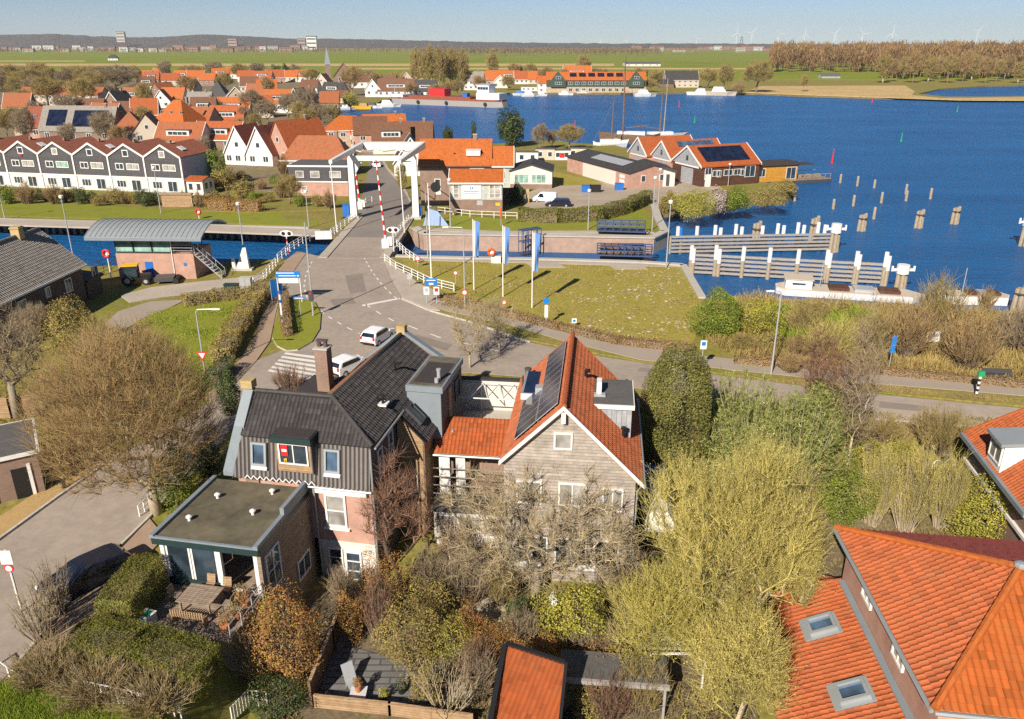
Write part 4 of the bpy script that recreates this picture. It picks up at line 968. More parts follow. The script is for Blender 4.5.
# ------------------------------------------------------------ vehicles
def car(name, label, pos, rz, paint='carwhite', kind='hatch', group=None, light=True, rear=False):
    # the nose points along +Y
    t = thing(name, label, 'car' if kind != 'van' else 'van', pos, rz, group)
    L, Wd, Hh = dict(hatch=(3.8, 1.7, 1.5), estate=(4.7, 1.82, 1.48), van=(4.4, 1.8, 1.85), sedan=(4.6, 1.82, 1.44))[kind]
    if kind == 'van': pr = [(-.5, .3), (-.5, .95), (-.49, 1.8), (-.42, 1.85), (.12, 1.85), (.22, 1.72), (.36, 1.1), (.47, .92), (.5, .7), (.5, .3)]
    elif kind == 'estate': pr = [(-.5, .3), (-.5, .8), (-.47, 1.0), (-.42, 1.4), (-.36, 1.48), (.08, 1.48), (.14, 1.42), (.27, .98), (.46, .8), (.5, .62), (.5, .3)]
    else: pr = [(-.49, .28), (-.5, .7), (-.485, .95), (-.395, 1.36), (-.31, 1.45), (.0, 1.48), (.1, 1.41), (.27, .99), (.44, .84), (.49, .66), (.5, .3)]
    m = MB(); belt = .95; n = len(pr); L2 = []
    rings = []
    for s in (-1, -.93, .93, 1):
        row = []
        for (y, z) in pr:
            inset = max(0, (z - belt)) * .28; edge = .06 if abs(s) == 1 else 0
            yy = y * (1 - edge * .4); row.append((s * (Wd / 2) - s * inset * (1 if abs(s) > .9 else 0), yy * L, z - (edge * .3 if z > 1.2 else 0)))
        rings.append(row)
    for a, b in zip(rings, rings[1:]):
        for i in range(n):
            j = (i + 1) % n; m.poly([a[i], a[j], b[j], b[i]])
    m.poly(rings[0][::-1]); m.poly(rings[-1])
    m.build('body', MT[paint], t, weld=True, bevel=.05)
    # glass
    def side(z): return Wd / 2 - max(0, z - belt) * .28 + .012
    y0, y1 = {'van': (.02, .3), 'estate': (-.42, .22)}.get(kind, (-.4, .22)); zt = Hh - .16
    for s in (-1, 1):
        g = MB(); q = [(s * side(1.0), y0 * L, 1.0), (s * side(1.0), y1 * L, 1.0), (s * side(zt), (y1 - .1) * L, zt), (s * side(zt), (y0 + .05) * L, zt)]
        g.ext(q, (-s * .03, 0, 0)); g.build('side_window', 'carglass', t)
    def slab(a, b, wf):
        # a window across the body between two profile points
        d = Vector((0, (b[0] - a[0]) * L, b[1] - a[1])); nn = Vector((0, d.z, -d.y)).normalized(); nn = nn if nn.z > 0 else -nn
        p0 = Vector((0, a[0] * L, a[1])) + d * .12; p1 = Vector((0, a[0] * L, a[1])) + d * .9
        w0 = side(a[1]) - .14; w1 = side(b[1]) - .14; g = MB()
        g.ext([p0 + Vector((-w0, 0, 0)) - nn * .02, p0 + Vector((w0, 0, 0)) - nn * .02, p1 + Vector((w1, 0, 0)) - nn * .02, p1 + Vector((-w1, 0, 0)) - nn * .02], nn * .035); return g
    if kind == 'van': slab((.36, 1.1), (.2, 1.75), 1).build('windscreen', 'carglass', t)
    else:
        slab((.275, .99), (.105, 1.41), 1).build('windscreen', 'carglass', t); slab((-.49, .95), (-.402, 1.36), 1).build('rear_window', 'carglass', t)
    wh = MB(); wh.tube([(-.1, 0, 0), (.1, 0, 0)], .31, 14); rim = MB(); rim.tube([(-.11, 0, 0), (.11, 0, 0)], .18, 10)
    for sx in (-1, 1):
        for y in (-.31, .31):
            w = wh.build('wheel', 'rubber', t); w.location = (sx * (Wd / 2 - .09), y * L, .31); r = rim.build('rim', 'steel', w)
    for sx in (-1, 1):
        m = MB(); m.box((sx * (Wd / 2 - .16), -L * .497, .86), (.22, .06, .3)); m.build('tail_light', 'red', t)
        m = MB(); m.box((sx * (Wd / 2 - .22), L * .487, .7), (.34, .08, .16)); m.build('headlight', 'white', t)
        m = MB(); m.box((sx * (Wd / 2 + .07), L * .2, 1.02), (.14, .1, .12)); m.build('mirror', MT[paint], t)
    m = MB(); m.box((0, -L * .502, .6), (.5, .03, .12)); m.build('number_plate', 'yellow', t)
    m = MB(); m.box((0, -L * .5, .4), (Wd * .9, .06, .16)); m.build('bumper', 'black', t)
    return t
car('parked_car', 'small white hatchback waiting on the junction, seen from behind', G(378, 341), R(-22), 'carwhite', 'hatch')
car('parked_car', 'white car half hidden behind the ridge of the mansard house', G(349, 371), R(-35), 'carwhite', 'hatch')
car('parked_car', 'dark blue car parked beside the trimmed hedge on the left road', G(89, 584), R(140), 'cardark', 'sedan')
car('delivery_van', 'small white delivery van parked by the low white harbour building', G(545, 202), R(78), 'carwhite', 'van')
car('parked_car', 'dark estate car parked behind the long clipped hedge', G(558, 206.5), R(86), 'cardark', 'estate')
car('parked_car', 'white car driving towards the bridge on the village road', G(376, 167), R(200), 'carwhite', 'hatch')

# ------------------------------------------------------------ railings, poles, signs
def wpts(px): return [Vector(G(*p)) if len(p) == 2 else Vector(P(*p)) for p in px]
def railing(name, label, px, h=1.05, n=3, sp=1.8, w=.07, mat='white', cat='railing', group=None, world=False, post=None):
    pts = [Vector(p) for p in px] if world else wpts(px); o = pts[0]; t = thing(name, label, cat, o, 0, group)
    m = MB()
    for a, b in zip(pts, pts[1:]):
        for i in range(n):
            z = h * (i + 1) / n; m.bar(a - o + Vector((0, 0, z)), b - o + Vector((0, 0, z)), w * .8, 0, w)
    m.build('rail', MT[mat], t)
    pm = MB(); pm.bx(-w * .7, w * .7, -w * .7, w * .7, -.1, h + .03); first = None
    for a, b in zip(pts, pts[1:]):
        L = (b - a).length; k = max(1, round(L / sp))
        for i in range(k + (1 if b is pts[-1] else 0)):
            p = a.lerp(b, i / k) - o
            if first is None: first = pm.build('post', MT[post or mat], t); c = first
            else: c = first.copy(); COL.objects.link(c); c.parent = t
            c.location = p
    return t
railing('bridge_railing', 'white railing along the left side of the bridge ramp', [(278, 262), (290, 251), (303, 243), (317, 238)], group=None)
railing('bridge_railing', 'white railing on the left side of the bridge from gate box to tower', [(331, 236), (341, 229), (349, 223), (355, 219)])
railing('bridge_railing', 'white railing along the right side of the bridge', [(389, 246), (396, 237), (403, 228), (409, 221)])
railing('bridge_railing', 'white railing that descends from the bridge past the lawn', [(385, 262), (396, 270), (412, 277), (430, 286), (454, 292)], n=3)
railing('bridge_railing', 'short white railing on the lock side steps below the bridge', [(397, 247), (406, 256), (418, 264)], n=3)
railing('bridge_railing', 'white railing in front of the brick harbour office', [(428, 212), (445, 214), (470, 217), (494, 218), (517, 219)], n=2)
railing('bridge_railing', 'white railing at the left edge beside the round hedge', [(254, 286), (264, 280), (276, 266)], n=3, h=1.1)
railing('bridge_railing', 'white railing across the far end of the bridge pavement', [(361, 205), (366, 203), (372, 202)], n=2)
railing('garden_fence', 'low white picket fence along the bottom left grass', [(88, 697), (135, 707), (182, 720)], h=.9, n=2, sp=.28, w=.04, cat='fence')
railing('garden_fence', 'white railing rising at the bottom left corner', [(-5, 668, -.3), (26, 690, -.6)], h=.7, n=1, sp=1.2, w=.05, cat='fence')
railing('garden_fence', 'white wire panel fence beside the garden gate at the bottom', [(233, 724), (250, 706), (268, 708)], h=1.0, n=2, sp=.22, w=.035, cat='fence')
railing('garden_fence', 'dark bar fence in front of the low brown garage', [(64, 470), (78, 462), (98, 448)], h=1.2, n=2, sp=.25, w=.05, mat='black', cat='fence')
railing('garden_fence', 'wire fence left of the lock keepers building', [(97, 277), (112, 272), (118, 268)], h=1.3, n=3, sp=1.4, w=.04, mat='darksteel', cat='fence')

def lamp(px, top, label, kind='post', arm=None, r=.07, mat='steel', name='street_lamp', group=None):
    b = Vector(G(*px)); z = PY(top[0], top[1], b.y)[2] - b.z; t = thing(name, label, 'street lamp', b, 0, group)
    m = MB()
    if arm:
        s = 1 if arm > 0 else -1; m.tube([(0, 0, -.2), (0, 0, z - .3), (s * .15, 0, z - .05), (arm, 0, z)], [r * 1.2, r * .8, r * .7, r * .5], 8); m.build('pole', MT[mat], t)
        h = MB(); h.solid([(arm - s * .05, -.12, z - .07), (arm + s * .6, -.1, z - .04), (arm + s * .6, .1, z - .04), (arm - s * .05, .12, z - .07)][::s], [(arm - s * .05, -.1, z + .06), (arm + s * .6, -.08, z + .05), (arm + s * .6, .08, z + .05), (arm - s * .05, .1, z + .06)][::s]); h.build('lamp_head', 'white', t)
    else:
        m.tube([(0, 0, -.2), (0, 0, z - .5)], [r * 1.3, r * .8], 8); m.build('pole', MT[mat], t)
        h = MB(); h.tube([(0, 0, z - .5), (0, 0, z - .4), (0, 0, z - .1), (0, 0, z)], [.1, .26, .3, .12], 10); h.build('lamp_head', 'white', t)
    return t
lamp((72.5, 253), (62, 195), 'street lamp on the quay between the dark house and the lock building')
lamp((5, 219), (0, 186), 'street lamp at the far left end of the canal quay')
lamp((161, 213), (152.5, 166), 'street lamp on the far grass bank behind the lock building')
lamp((244, 253), (241, 202), 'street lamp beside the white canvas stand')
lamp((309, 228), (306, 190), 'street lamp beside the bridge on the far bank')
lamp((205, 372), (200, 309), 'street lamp with a red yield sign on the green lawn', arm=1.5)
lamp((465, 308), (462, 227), 'street lamp beside the flags on the lock lawn', arm=-1.6)
lamp((450.5, 227), (450, 178), 'street lamp before the brick harbour office')
lamp((588, 230), (590, 189), 'street lamp between lock gates and clipped hedge')
lamp((652, 230), (655, 176), 'street lamp at the tip of the clipped hedge')
lamp((666, 268), (669.5, 200), 'street lamp at the harbour corner of the lock lawn')
lamp((771, 374), (777, 291), 'street lamp in the reeds beside the cycle path', arm=-.7)
lamp((728, 186), (730, 163), 'street lamp before the dark red boathouse wall')
lamp((658, 208), (661.5, 168), 'tall pole on the yard before the white porch', name='street_lamp')

def pole_sign(px, h, label, faces, r=.04, cat='sign', name='road_sign', mat='steel', rz=0., n=1, gap=1.2):
    # faces: (kind, z, size...)
    b = Vector(G(*px)); t = thing(name, label, cat, b, rz)
    for i in range(n):
        x = (i - (n - 1) / 2) * gap; m = MB(); m.tube([(x, 0, -.2), (x, 0, h)], r, 8); m.build('pole', MT[mat], t)
    for f in faces:
        k, z = f[0], f[1]; m = MB(); x = f[4] if len(f) > 4 else 0
        if k == 'rect':
            m.bx(x - f[2][0] / 2, x + f[2][0] / 2, -.09, -.05, z - f[2][1] / 2, z + f[2][1] / 2); o = m.build('sign_face', MT[f[3]], t)
            if len(f) > 5:
                for (lx, lz, lw, lh, mm) in f[5]: q = MB(); q.bx(x + lx - lw / 2, x + lx + lw / 2, -.1, -.092, z + lz - lh / 2, z + lz + lh / 2); q.build('lettering', MT[mm], o)
        elif k == 'disc':
            m.tube([(x, -.05, z), (x, -.09, z)], f[2], 18); o = m.build('sign_face', MT[f[3]], t)
            if len(f) > 5: q = MB(); q.tube([(x, -.088, z), (x, -.1, z)], f[2] * .7, 18); q.build('sign_center', MT[f[5]], o)
        elif k == 'tri':
            s = f[2]; m.ext([(x - s, -.05, z + s * .6), (x, -.05, z - s * 1.1), (x + s, -.05, z + s * .6)], (0, -.03, 0)); o = m.build('sign_face', MT[f[3]], t)
            q = MB(); s *= .62; q.ext([(x - s, -.082, z + s * .6 + .02), (x, -.082, z - s * 1.1 + .02), (x + s, -.082, z + s * .6 + .02)], (0, -.012, 0)); q.build('sign_center', 'white', o)
    return t
txt = lambda w: [(-.1, .22, w * .7, .09, 'white'), (0, -.05, w * .8, .09, 'white')]
pole_sign((291, 303), 3.6, 'large blue direction sign with a white panel on two posts', [('rect', 3.3, (2.7, .75), 'signblue', 0, [(-.2, .17, 1.8, .1, 'white'), (-.1, -.14, 1.9, .1, 'white'), (-1.15, .17, .2, .14, 'white'), (1.1, -.14, .2, .14, 'white')]), ('rect', 2.6, (2.2, .55), 'white')], n=2, gap=2.5, r=.06, mat='white')
pole_sign((278, 303), 2.7, 'dark blue information board seen at an angle beside the railing', [('rect', 1.8, (1.5, 2.0), 'signblue')], n=2, gap=1.4, r=.05, mat='steel', rz=R(50))
pole_sign((301, 316), 2.2, 'small blue street name sign on the grassy traffic island', [('rect', 2.0, (1.2, .3), 'signblue', 0, [(0, 0, .9, .09, 'white')])])
pole_sign((432, 304), 3.0, 'blue sign above two white panels beside the cycle path', [('rect', 2.55, (1.35, .85), 'signblue', 0, [(0, .2, 1., .09, 'white'), (0, -.2, .5, .2, 'white')]), ('rect', 1.55, (.62, .9), 'white', -.55, [(0, .1, .4, .4, 'steel')]), ('rect', 1.55, (.62, .9), 'white', .55, [(0, .1, .4, .4, 'red')])], n=2, gap=1.1, r=.05)
pole_sign((410, 287), 1.6, 'small grey notice board standing on the bridge pavement', [('rect', 1.3, (.55, .7), 'steel')])
pole_sign((465, 309), 2.3, 'round red rimmed speed sign on the lawn lamp post', [('disc', 1.9, .32, 'red', 0, 'white')], name='road_sign')
pole_sign((456, 291), 2.4, 'round red rimmed sign beside the white descending railing', [('disc', 2.2, .26, 'red', 0, 'white')])
pole_sign((418, 268), 1.6, 'round red sign with white bar beside the lock steps', [('disc', 1.3, .36, 'red', 0, 'white')])
pole_sign((546, 326), 3.0, 'round blue cycle sign on a white post in the hedge', [('disc', 2.7, .34, 'signblue'), ('rect', 1.6, (.35, 1.3), 'white')], mat='white')
pole_sign((574, 327), .9, 'small white sign low in the brown hedge', [('rect', .7, (.5, .5), 'white', 0, [(0, 0, .25, .25, 'signblue')])])
pole_sign((701, 371), 2.9, 'white and blue sign beside the right cycle path', [('rect', 2.5, (.55, .8), 'white', 0, [(0, .1, .35, .35, 'signblue')])])
pole_sign((888, 372), 3.4, 'tall grey signpost with narrow blue board between the trees', [('rect', 2.6, (.4, 1.5), 'signblue')])
pole_sign((931, 345), 1.2, 'white notice panel under the willow trees', [('rect', .9, (1.3, 1.1), 'white', 0, [(0, .1, .9, .3, 'steel')])], n=2, gap=1.1)
pole_sign((205, 373), 2.1, 'red rimmed triangular yield sign on the lawn lamp', [('tri', 1.7, .48, 'red')])
pole_sign((351, 176 + 7), 2.6, 'round blue sign on the far bridge pavement', [('disc', 2.3, .4, 'signblue', 0)], mat='white')
pole_sign((504, 311), 1.3, 'small red rimmed sign at the edge of the bare shrubs', [('disc', 1.0, .28, 'red', 0, 'white')])
pole_sign((22, 612), 3.8, 'white notice and red disc on a leaning pole at the left road', [('rect', 3.4, (.6, .8), 'white'), ('disc', 2.75, .24, 'red', 0, 'white')], mat='white', r=.06)
t = pole_sign((283, 325), 3.6, 'white post with blue bands beside the path to the bridge', [], mat='white', r=.12, name='marker_post', cat='post')
for z in (.6, 2.4, 3.3): m = MB(); m.cyl(0, 0, z, z + .35, .125, n=10); m.build('band', 'blue', t)
t = thing('marker_post', 'black and white striped post between cycle path and road', 'post', G(976, 396))
for i in range(8): m = MB(); m.cyl(0, 0, i * .22, i * .22 + .22, .11, n=10); m.build('band', MT['white' if i % 2 else 'black'], t)
bq('post_cap', 'green', t, (-.25, .25, -.12, .12, 1.76, 2.2))
# traffic signal on its pole beside the island
b = G(313.5, 317); t = thing('traffic_signal', 'tall slim pole with a traffic signal box beside the island', 'traffic light', b)
m = MB(); m.tube([(0, 0, 0), (0, 0, PY(311, 222, b[1])[2])], [.1, .06], 8); m.build('pole', 'steel', t)
bq('signal_box', 'darksteel', t, (-.22, .22, -.35, -.05, 1.9, 2.9))
m = MB(); m.tube([(0, -.36, 2.7), (0, -.4, 2.7)], .1, 10); m.build('lens', 'red', t)
# tall signal poles between lawn and lock
b = G(431.5, 279); t = thing('signal_pole', 'tall white shipping signal pole with a black disc by the lock', 'signal', b)
m = MB(); m.tube([(0, 0, 0), (0, 0, PY(428.5, 183, b[1])[2])], [.1, .06], 8); m.build('pole', 'white', t)
m = MB(); m.tube([(.9, -.05, 11.2), (.9, -.15, 11.2)], .6, 14); m.bar((0, -.1, 11.2), (.4, -.1, 11.2), .08); m.build('signal_disc', 'black', t)
b = G(428, 259); t = thing('signal_pole', 'slim grey pole beside the white shipping signal pole', 'signal', b)
m = MB(); m.tube([(0, 0, 0), (0, 0, 9)], [.09, .06], 8); m.build('pole', 'steel', t)
bq('signal_box', 'black', t, (-.15, .15, -.2, .2, 6.5, 7.6))
for px, lab in (((288.5, 256), 'oval bridge signal board on a striped pole by the canal'), ((394, 252), 'oval bridge signal board beside the near barrier')):
    b = G(*px); t = thing('bridge_signal', lab, 'signal', b)
    for i in range(7): m = MB(); m.cyl(0, 0, i * .4, i * .4 + .4, .07, n=8); m.build('pole_band', MT['red' if i % 2 and px[0] < 300 else 'white'], t)
    m = MB()
    m.ext([(math.cos(a) * .9, 0, 3.1 + math.sin(a) * .42) for a in [i * math.pi / 9 for i in range(18)]], (0, .1, 0)); o = m.build('board', 'white', t)
    for x in (-.4, .4): m = MB(); m.tube([(x, -.01, 3.1), (x, -.06, 3.1)], .25, 12); m.build('lens', 'black', o)
# flags
for i, (bx_, by, tx, ty, lab) in enumerate(((474, 290, 474.5, 219, 'blue and white banner on the leftmost of the three flagpoles'), (503, 297, 504, 225, 'blue and white banner on the middle flagpole'), (532, 308, 533, 231, 'blue and white banner on the rightmost of the three flagpoles'))):
    b = G(bx_, by); t = thing('flagpole', lab, 'flag', b, 0, 'flags on the lock lawn'); h = PY(tx, ty, b[1])[2]
    m = MB(); m.tube([(0, 0, -.1), (0, 0, h)], [.075, .05], 8); m.build('pole', 'white', t)
    m = MB(); N = 10
    def row(k):
        z = h - .15 - k * .42; w = .75 * (1 - .03 * k); return z, w
    for k in range(N):
        z0, w0 = row(k); z1, w1 = row(k + 1)
        def pt(f, z, w, kk): return (.06 + f * w, .22 * math.sin(f * 4 + kk * .55) * f, z - .18 * f)
        for j, mi in ((0, 1), (1, 0), (2, 0)):
            f0, f1 = (0, .3, .65)[j], (.3, .65, 1)[j]
            m.poly([pt(f0, z0, w0, k), pt(f1, z0, w0, k), pt(f1, z1, w1, k + 1), pt(f0, z1, w1, k + 1)], mi)
    MT['flagblue'] = MT.get('flagblue') or m_plain('blue flag cloth', (.1, .22, .5), .8, .06)
    m.build('flag', [MT['flagblue'], MT['cloth']], t, keepn=True)

# ------------------------------------------------------------ the drawbridge
lN, rN, lF, rF = [Vector(P(*p, .1)) for p in ((318, 258), (389, 258), (355, 217), (414, 218))]
BRG = thing('drawbridge', 'white Dutch drawbridge with two towers and an overhead balance frame', 'bridge', (0, 0, 0))
def btw(a, b, f): return a.lerp(b, f)
def slab(a, b, c, d, th, name, mat, par=BRG, dz=0):
    m = MB(); m.solid([p + Vector((0, 0, dz - th)) for p in (a, b, c, d)], [p + Vector((0, 0, dz)) for p in (a, b, c, d)]); return m.build(name, mat, par)
f_ = .46
slab(lN, rN, btw(rN, rF, f_), btw(lN, lF, f_), .8, 'ramp_deck', MG['asphalt'], dz=-.02)
slab(btw(lN, lF, f_ + .005), btw(rN, rF, f_ + .005), rF, lF, .6, 'leaf', MG['asphalt2'], dz=-.015)
slab(btw(lN, lF, 0), btw(lN, lF, .0) + (rN - lN) * .13, btw(lN, lF, 1) + (rN - lN) * .13, lF, .15, 'footway', MG['conc'], dz=.1)
slab(rN - (rN - lN) * .13, rN, rF, rF - (rF - lF) * .1, .15, 'footway', MG['conc'], dz=.1)
m = MB()
for a in (lN, btw(lN, lF, .45)):
    for s in (0, 1): pass
m.solid([(p.x, p.y, -4) for p in (lN, rN, btw(rN, rF, .3), btw(lN, lF, .3))], [(p.x, p.y, -.75) for p in (lN, rN, btw(rN, rF, .3), btw(lN, lF, .3))]); m.build('abutment', 'brick_lock', BRG)
TL, TRt = Vector((-26.0, 131.5, -.2)), Vector((-15.8, 131.5, -.2)); TZ = 10.0
for T_ in (TL, TRt):
    m = MB(); m.solid([T_ + Vector(q) for q in ((-.55, -.6, 0), (.55, -.6, 0), (.55, .6, 0), (-.55, .6, 0))], [T_ + Vector((x * .75, y * .75, TZ)) for x, y in ((-.55, -.6), (.55, -.6), (.55, .6), (-.55, .6))]); tw = m.build('tower', 'white', BRG)
    m = MB(); m.box(T_ + Vector((0, 0, .3)), (1.7, 1.8, .6)); m.build('tower_foot', 'concrete', tw)
    s = 1 if T_ is TL else -1
    m = MB(); m.ext([T_ + Vector((s * .3, 0, 6.9)), T_ + Vector((s * 1.9, 0, 9.4)), T_ + Vector((s * .3, 0, 9.4))], (0, .3, 0)); m.build('tower_bracket', 'white', tw)
    m = MB()
    for k in range(14): m.bar(T_ + Vector((s * .55, .2, .6 + k * .5)), T_ + Vector((s * .55, -.2, .6 + k * .5)), .04)
    m.build('ladder', 'steel', tw)
bq('portal_beam', 'white', BRG, (TL.x - .3, TRt.x + .3, 131.1, 131.8, 9.35, 10.1))
FL, FR_, BKL, BKR = Vector((-26.6, 119.6, 10.75)), Vector((-16.5, 119.6, 10.75)), Vector((-25.4, 140.5, 10.75)), Vector((-15.0, 140.5, 10.75))
for a, b in ((FL, BKL), (FR_, BKR)):
    m = MB(); d = (b - a); nx = Vector((.25, 0, 0))
    m.solid([a - nx + Vector((0, 0, -.25)), a + nx + Vector((0, 0, -.25)), b + nx + Vector((0, 0, -.6)), b - nx + Vector((0, 0, -.6))], [a - nx + Vector((0, 0, .25)), a + nx + Vector((0, 0, .25)), b + nx + Vector((0, 0, .55)), b - nx + Vector((0, 0, .55))]); m.build('balance_arm', 'white', BRG)
m = MB(); m.solid([BKL + Vector((.25, -1.3, -.7)), BKR + Vector((-.25, -1.3, -.7)), BKR + Vector((-.25, .5, -.7)), BKL + Vector((.25, .5, -.7))], [BKL + Vector((.25, -1.3, .5)), BKR + Vector((-.25, -1.3, .5)), BKR + Vector((-.25, .5, .5)), BKL + Vector((.25, .5, .5))]); m.build('counterweight', 'white', BRG)
m = MB(); q0, q1 = FL.lerp(BKL, .62), FR_.lerp(BKR, .62)
zz = [q0.lerp(q1, i / 6) + Vector((0, (-1.5 if i % 2 else 1.5), 0)) for i in range(7)]
for a, b in zip(zz, zz[1:]): m.bar(a, b, .12)
m.build('lattice', 'white', BRG)
for a in (FL, FR_):
    m = MB(); m.tube([a, (a.x + (.05 if a is FL else .2), a.y + .3, .2)], .09, 8); m.build('hanger_rod', 'white', BRG)
# barriers
def barrier(px, lab, ztop):
    b = Vector(G(*px)); t = thing('barrier_boom', lab, 'barrier', b)
    bq('drive_box', 'white', t, (-.5, .5, -.45, .45, 0, 1.3))
    k = 16; L = ztop - 1.2
    for i in range(k):
        z0 = 1.2 + L * i / k; r0 = .17 - .09 * i / k; x = -.06 * (z0 - 1.2)
        m = MB(); m.tube([(x, 0, z0), (-.06 * (z0 - 1.2 + L / k), 0, z0 + L / k)], [r0, r0 - .005], 8); m.build('boom_band', MT['red' if i % 2 else 'white'], t)
    bq('counterweight', 'white', t, (.3, .95, -.3, .3, .4, 1.6))
barrier((386, 248), 'near red and white barrier boom raised beside the bridge deck', 12.2)
barrier((360, 209), 'far red and white barrier boom raised behind the left tower', 13.4)
def cabinet(px, lab, d, mat, name='cabinet', rz=0, cap=None):
    t = thing(name, lab, 'cabinet', G(*px), rz); m = MB(); m.bx(-d[0] / 2, d[0] / 2, -d[1] / 2, d[1] / 2, 0, d[2]); m.build('body', MT[mat], t, bevel=.03)
    m = MB(); m.bx(-d[0] / 2 - .05, d[0] / 2 + .05, -d[1] / 2 - .05, d[1] / 2 + .05, d[2], d[2] + .08); m.build('lid', MT[cap or mat], t)
    bq('door_seam', 'darksteel', t, (-.01, .01, -d[1] / 2 - .012, -d[1] / 2 + .01, .1, d[2] - .08))
    return t
cabinet((347, 217), 'bright blue control cabinet beside the left bridge tower', (1.1, .9, 2.0), 'blue')
cabinet((419, 218), 'bright blue control cabinet beside the right bridge tower', (1.1, .9, 2.0), 'blue')
cabinet((324, 239), 'white gate box in the left bridge railing', (2.4, .5, 1.1), 'white', rz=.1)
cabinet((247, 290), 'grey electricity cabinet on the quay yard', (1.3, .8, 1.5), 'steel', cap='concrete')
cabinet((232, 291), 'low green cabinet beside the grey electricity cabinet', (1.6, .7, .8), 'darkgreen')
# parked blue and white sail cover beside the tower
t = thing('canvas_cover', 'pale blue canvas cover draped beside the right bridge tower', 'cover', G(436, 225)); m = MB()
m.solid([(-2, -.6, 0), (2.1, -.8, 0), (1.9, .8, 0), (-1.7, .6, 0)], [(-1.2, -.1, 2.6), (.4, -.2, 2.2), (.4, .1, 2.2), (-1.2, .1, 2.7)]); MT['flagpale'] = m_plain('pale blue canvas', (.25, .34, .52), .8, .15); m.build('canvas', 'flagpale', t)
# ------------------------------------------------------------ lock walls and gates
def wallrun(name, label, px, z0, z1, th, mat, cap='concrete', cat='wall', capw=.15, zref=WATER):
    pts = [Vector(P(*p, zref)) for p in px]; t = thing(name, label, cat, (0, 0, 0))
    m = MB(); c = MB()
    for a, b in zip(pts, pts[1:]):
        d = (b - a).normalized(); n = Vector((-d.y, d.x, 0)); a = a - n * .15; b = b - n * .15
        m.solid([(q.x, q.y, z0) for q in (a, b, b + n * th, a + n * th)], [(q.x, q.y, z1) for q in (a, b, b + n * th, a + n * th)])
        c.solid([(q.x, q.y, z1) for q in (a - n * capw, b - n * capw, b + n * (th + .1), a + n * (th + .1))], [(q.x, q.y, z1 + .2) for q in (a - n * capw, b - n * capw, b + n * (th + .1), a + n * (th + .1))])
    m.build('masonry', MT[mat], t); c.build('coping', MT[cap], t); return t
wallrun('lock_wall', 'pink brick lock chamber wall below the harbour lawn', [(412, 243), (424, 250), (520, 251.5), (600, 253), (652, 254)], -4, .35, 1.2, 'brick_lock')
wallrun('lock_wall', 'low concrete lock wall along the near lawn', [(396, 257), (425, 258), (470, 259), (535, 260), (640, 263), (683, 266), (702, 299)], -4, .06, .5, 'brick_lock', capw=.3, zref=0)
wallrun('lock_wall', 'concrete harbour corner wall beside the lock mouth', [(652, 254), (666, 247), (659, 232), (655, 218)], -4, .3, 1.0, 'concrete')
wallrun('quay_wall', 'dark sheet pile quay wall on the far canal bank', [(-150, 228), (0, 231), (100, 234), (220, 238), (310, 240.5)], -4, -.1, .5, 'brick_dark')
# dark piles along the quay
t = thing('fender_rail', 'row of timber fenders on the far canal quay', 'fender', (0, 0, 0)); m = MB()
a, b = Vector(P(-20, 231, WATER)), Vector(P(300, 240.5, WATER))
for i in range(46): p = a.lerp(b, i / 45) + Vector((0, -.2, 0)); m.bx(p.x - .25, p.x + .25, p.y - .15, p.y + .1, -3, -.25)
m.build('fender', 'oldpost', t)
def truss(name, label, a, b, z0, z1, dep, mat='blue', k=6):
    a, b = Vector(a), Vector(b); t = thing(name, label, 'lock gate', a); d = b - a; n = Vector((-d.y, d.x, 0)).normalized() * dep
    m = MB()
    for o in (Vector(), n):
        for z in (z0, (z0 + z1) / 2, z1): m.bar(o + Vector((0, 0, z - a.z)), o + d + Vector((0, 0, z - a.z)), .16)
    m.build('rail', MT[mat], t); m = MB()
    for i in range(k + 1):
        p = d * (i / k)
        for o in (Vector(), n): m.bar(p + o + Vector((0, 0, z0 - a.z)), p + o + Vector((0, 0, z1 - a.z)), .12)
        m.bar(p + Vector((0, 0, z1 - a.z)), p + n + Vector((0, 0, z1 - a.z)), .1)
    m.build('frame', MT[mat], t)
    m = MB(); m.solid([Vector((0, 0, -.1)) + Vector((0, 0, z0 - a.z)), d + Vector((0, 0, z0 - a.z - .1)), d + n + Vector((0, 0, z0 - a.z - .1)), n + Vector((0, 0, z0 - a.z - .1))], [Vector((0, 0, z0 - a.z)), d + Vector((0, 0, z0 - a.z)), d + n + Vector((0, 0, z0 - a.z)), n + Vector((0, 0, z0 - a.z))]); m.build('walkway', 'darksteel', t)
    return t
MT['lockblue'] = m_plain('faded blue paint', (.05, .08, .17), .5, .15)
truss('lock_gate', 'blue railed lock gate walkway on top of the far wall', P(597, 231.5, .5), P(645, 233, .5), .6, 1.9, 2.0, 'lockblue')
truss('lock_gate', 'low blue railed lock gate across the near water', P(597, 254.5, -.9), P(652, 256, -.9), -1.0, .4, 1.4, 'lockblue', 8)
truss('lock_gate', 'blue lattice lock gate folded against the far wall', P(522, 250, -1), P(541, 247, -1), -1.6, 1.8, .9, 'lockblue', 4)
t = thing('lock_gate', 'timber lock gate leaf recessed in the brick wall', 'lock gate', P(600, 252.6, -1)); m = MB()
for i in range(6): m.bx(0, 6.2, -.5, -.05, -1.5 + i * .5, -1.1 + i * .5)
m.build('plank', 'brownboard', t)
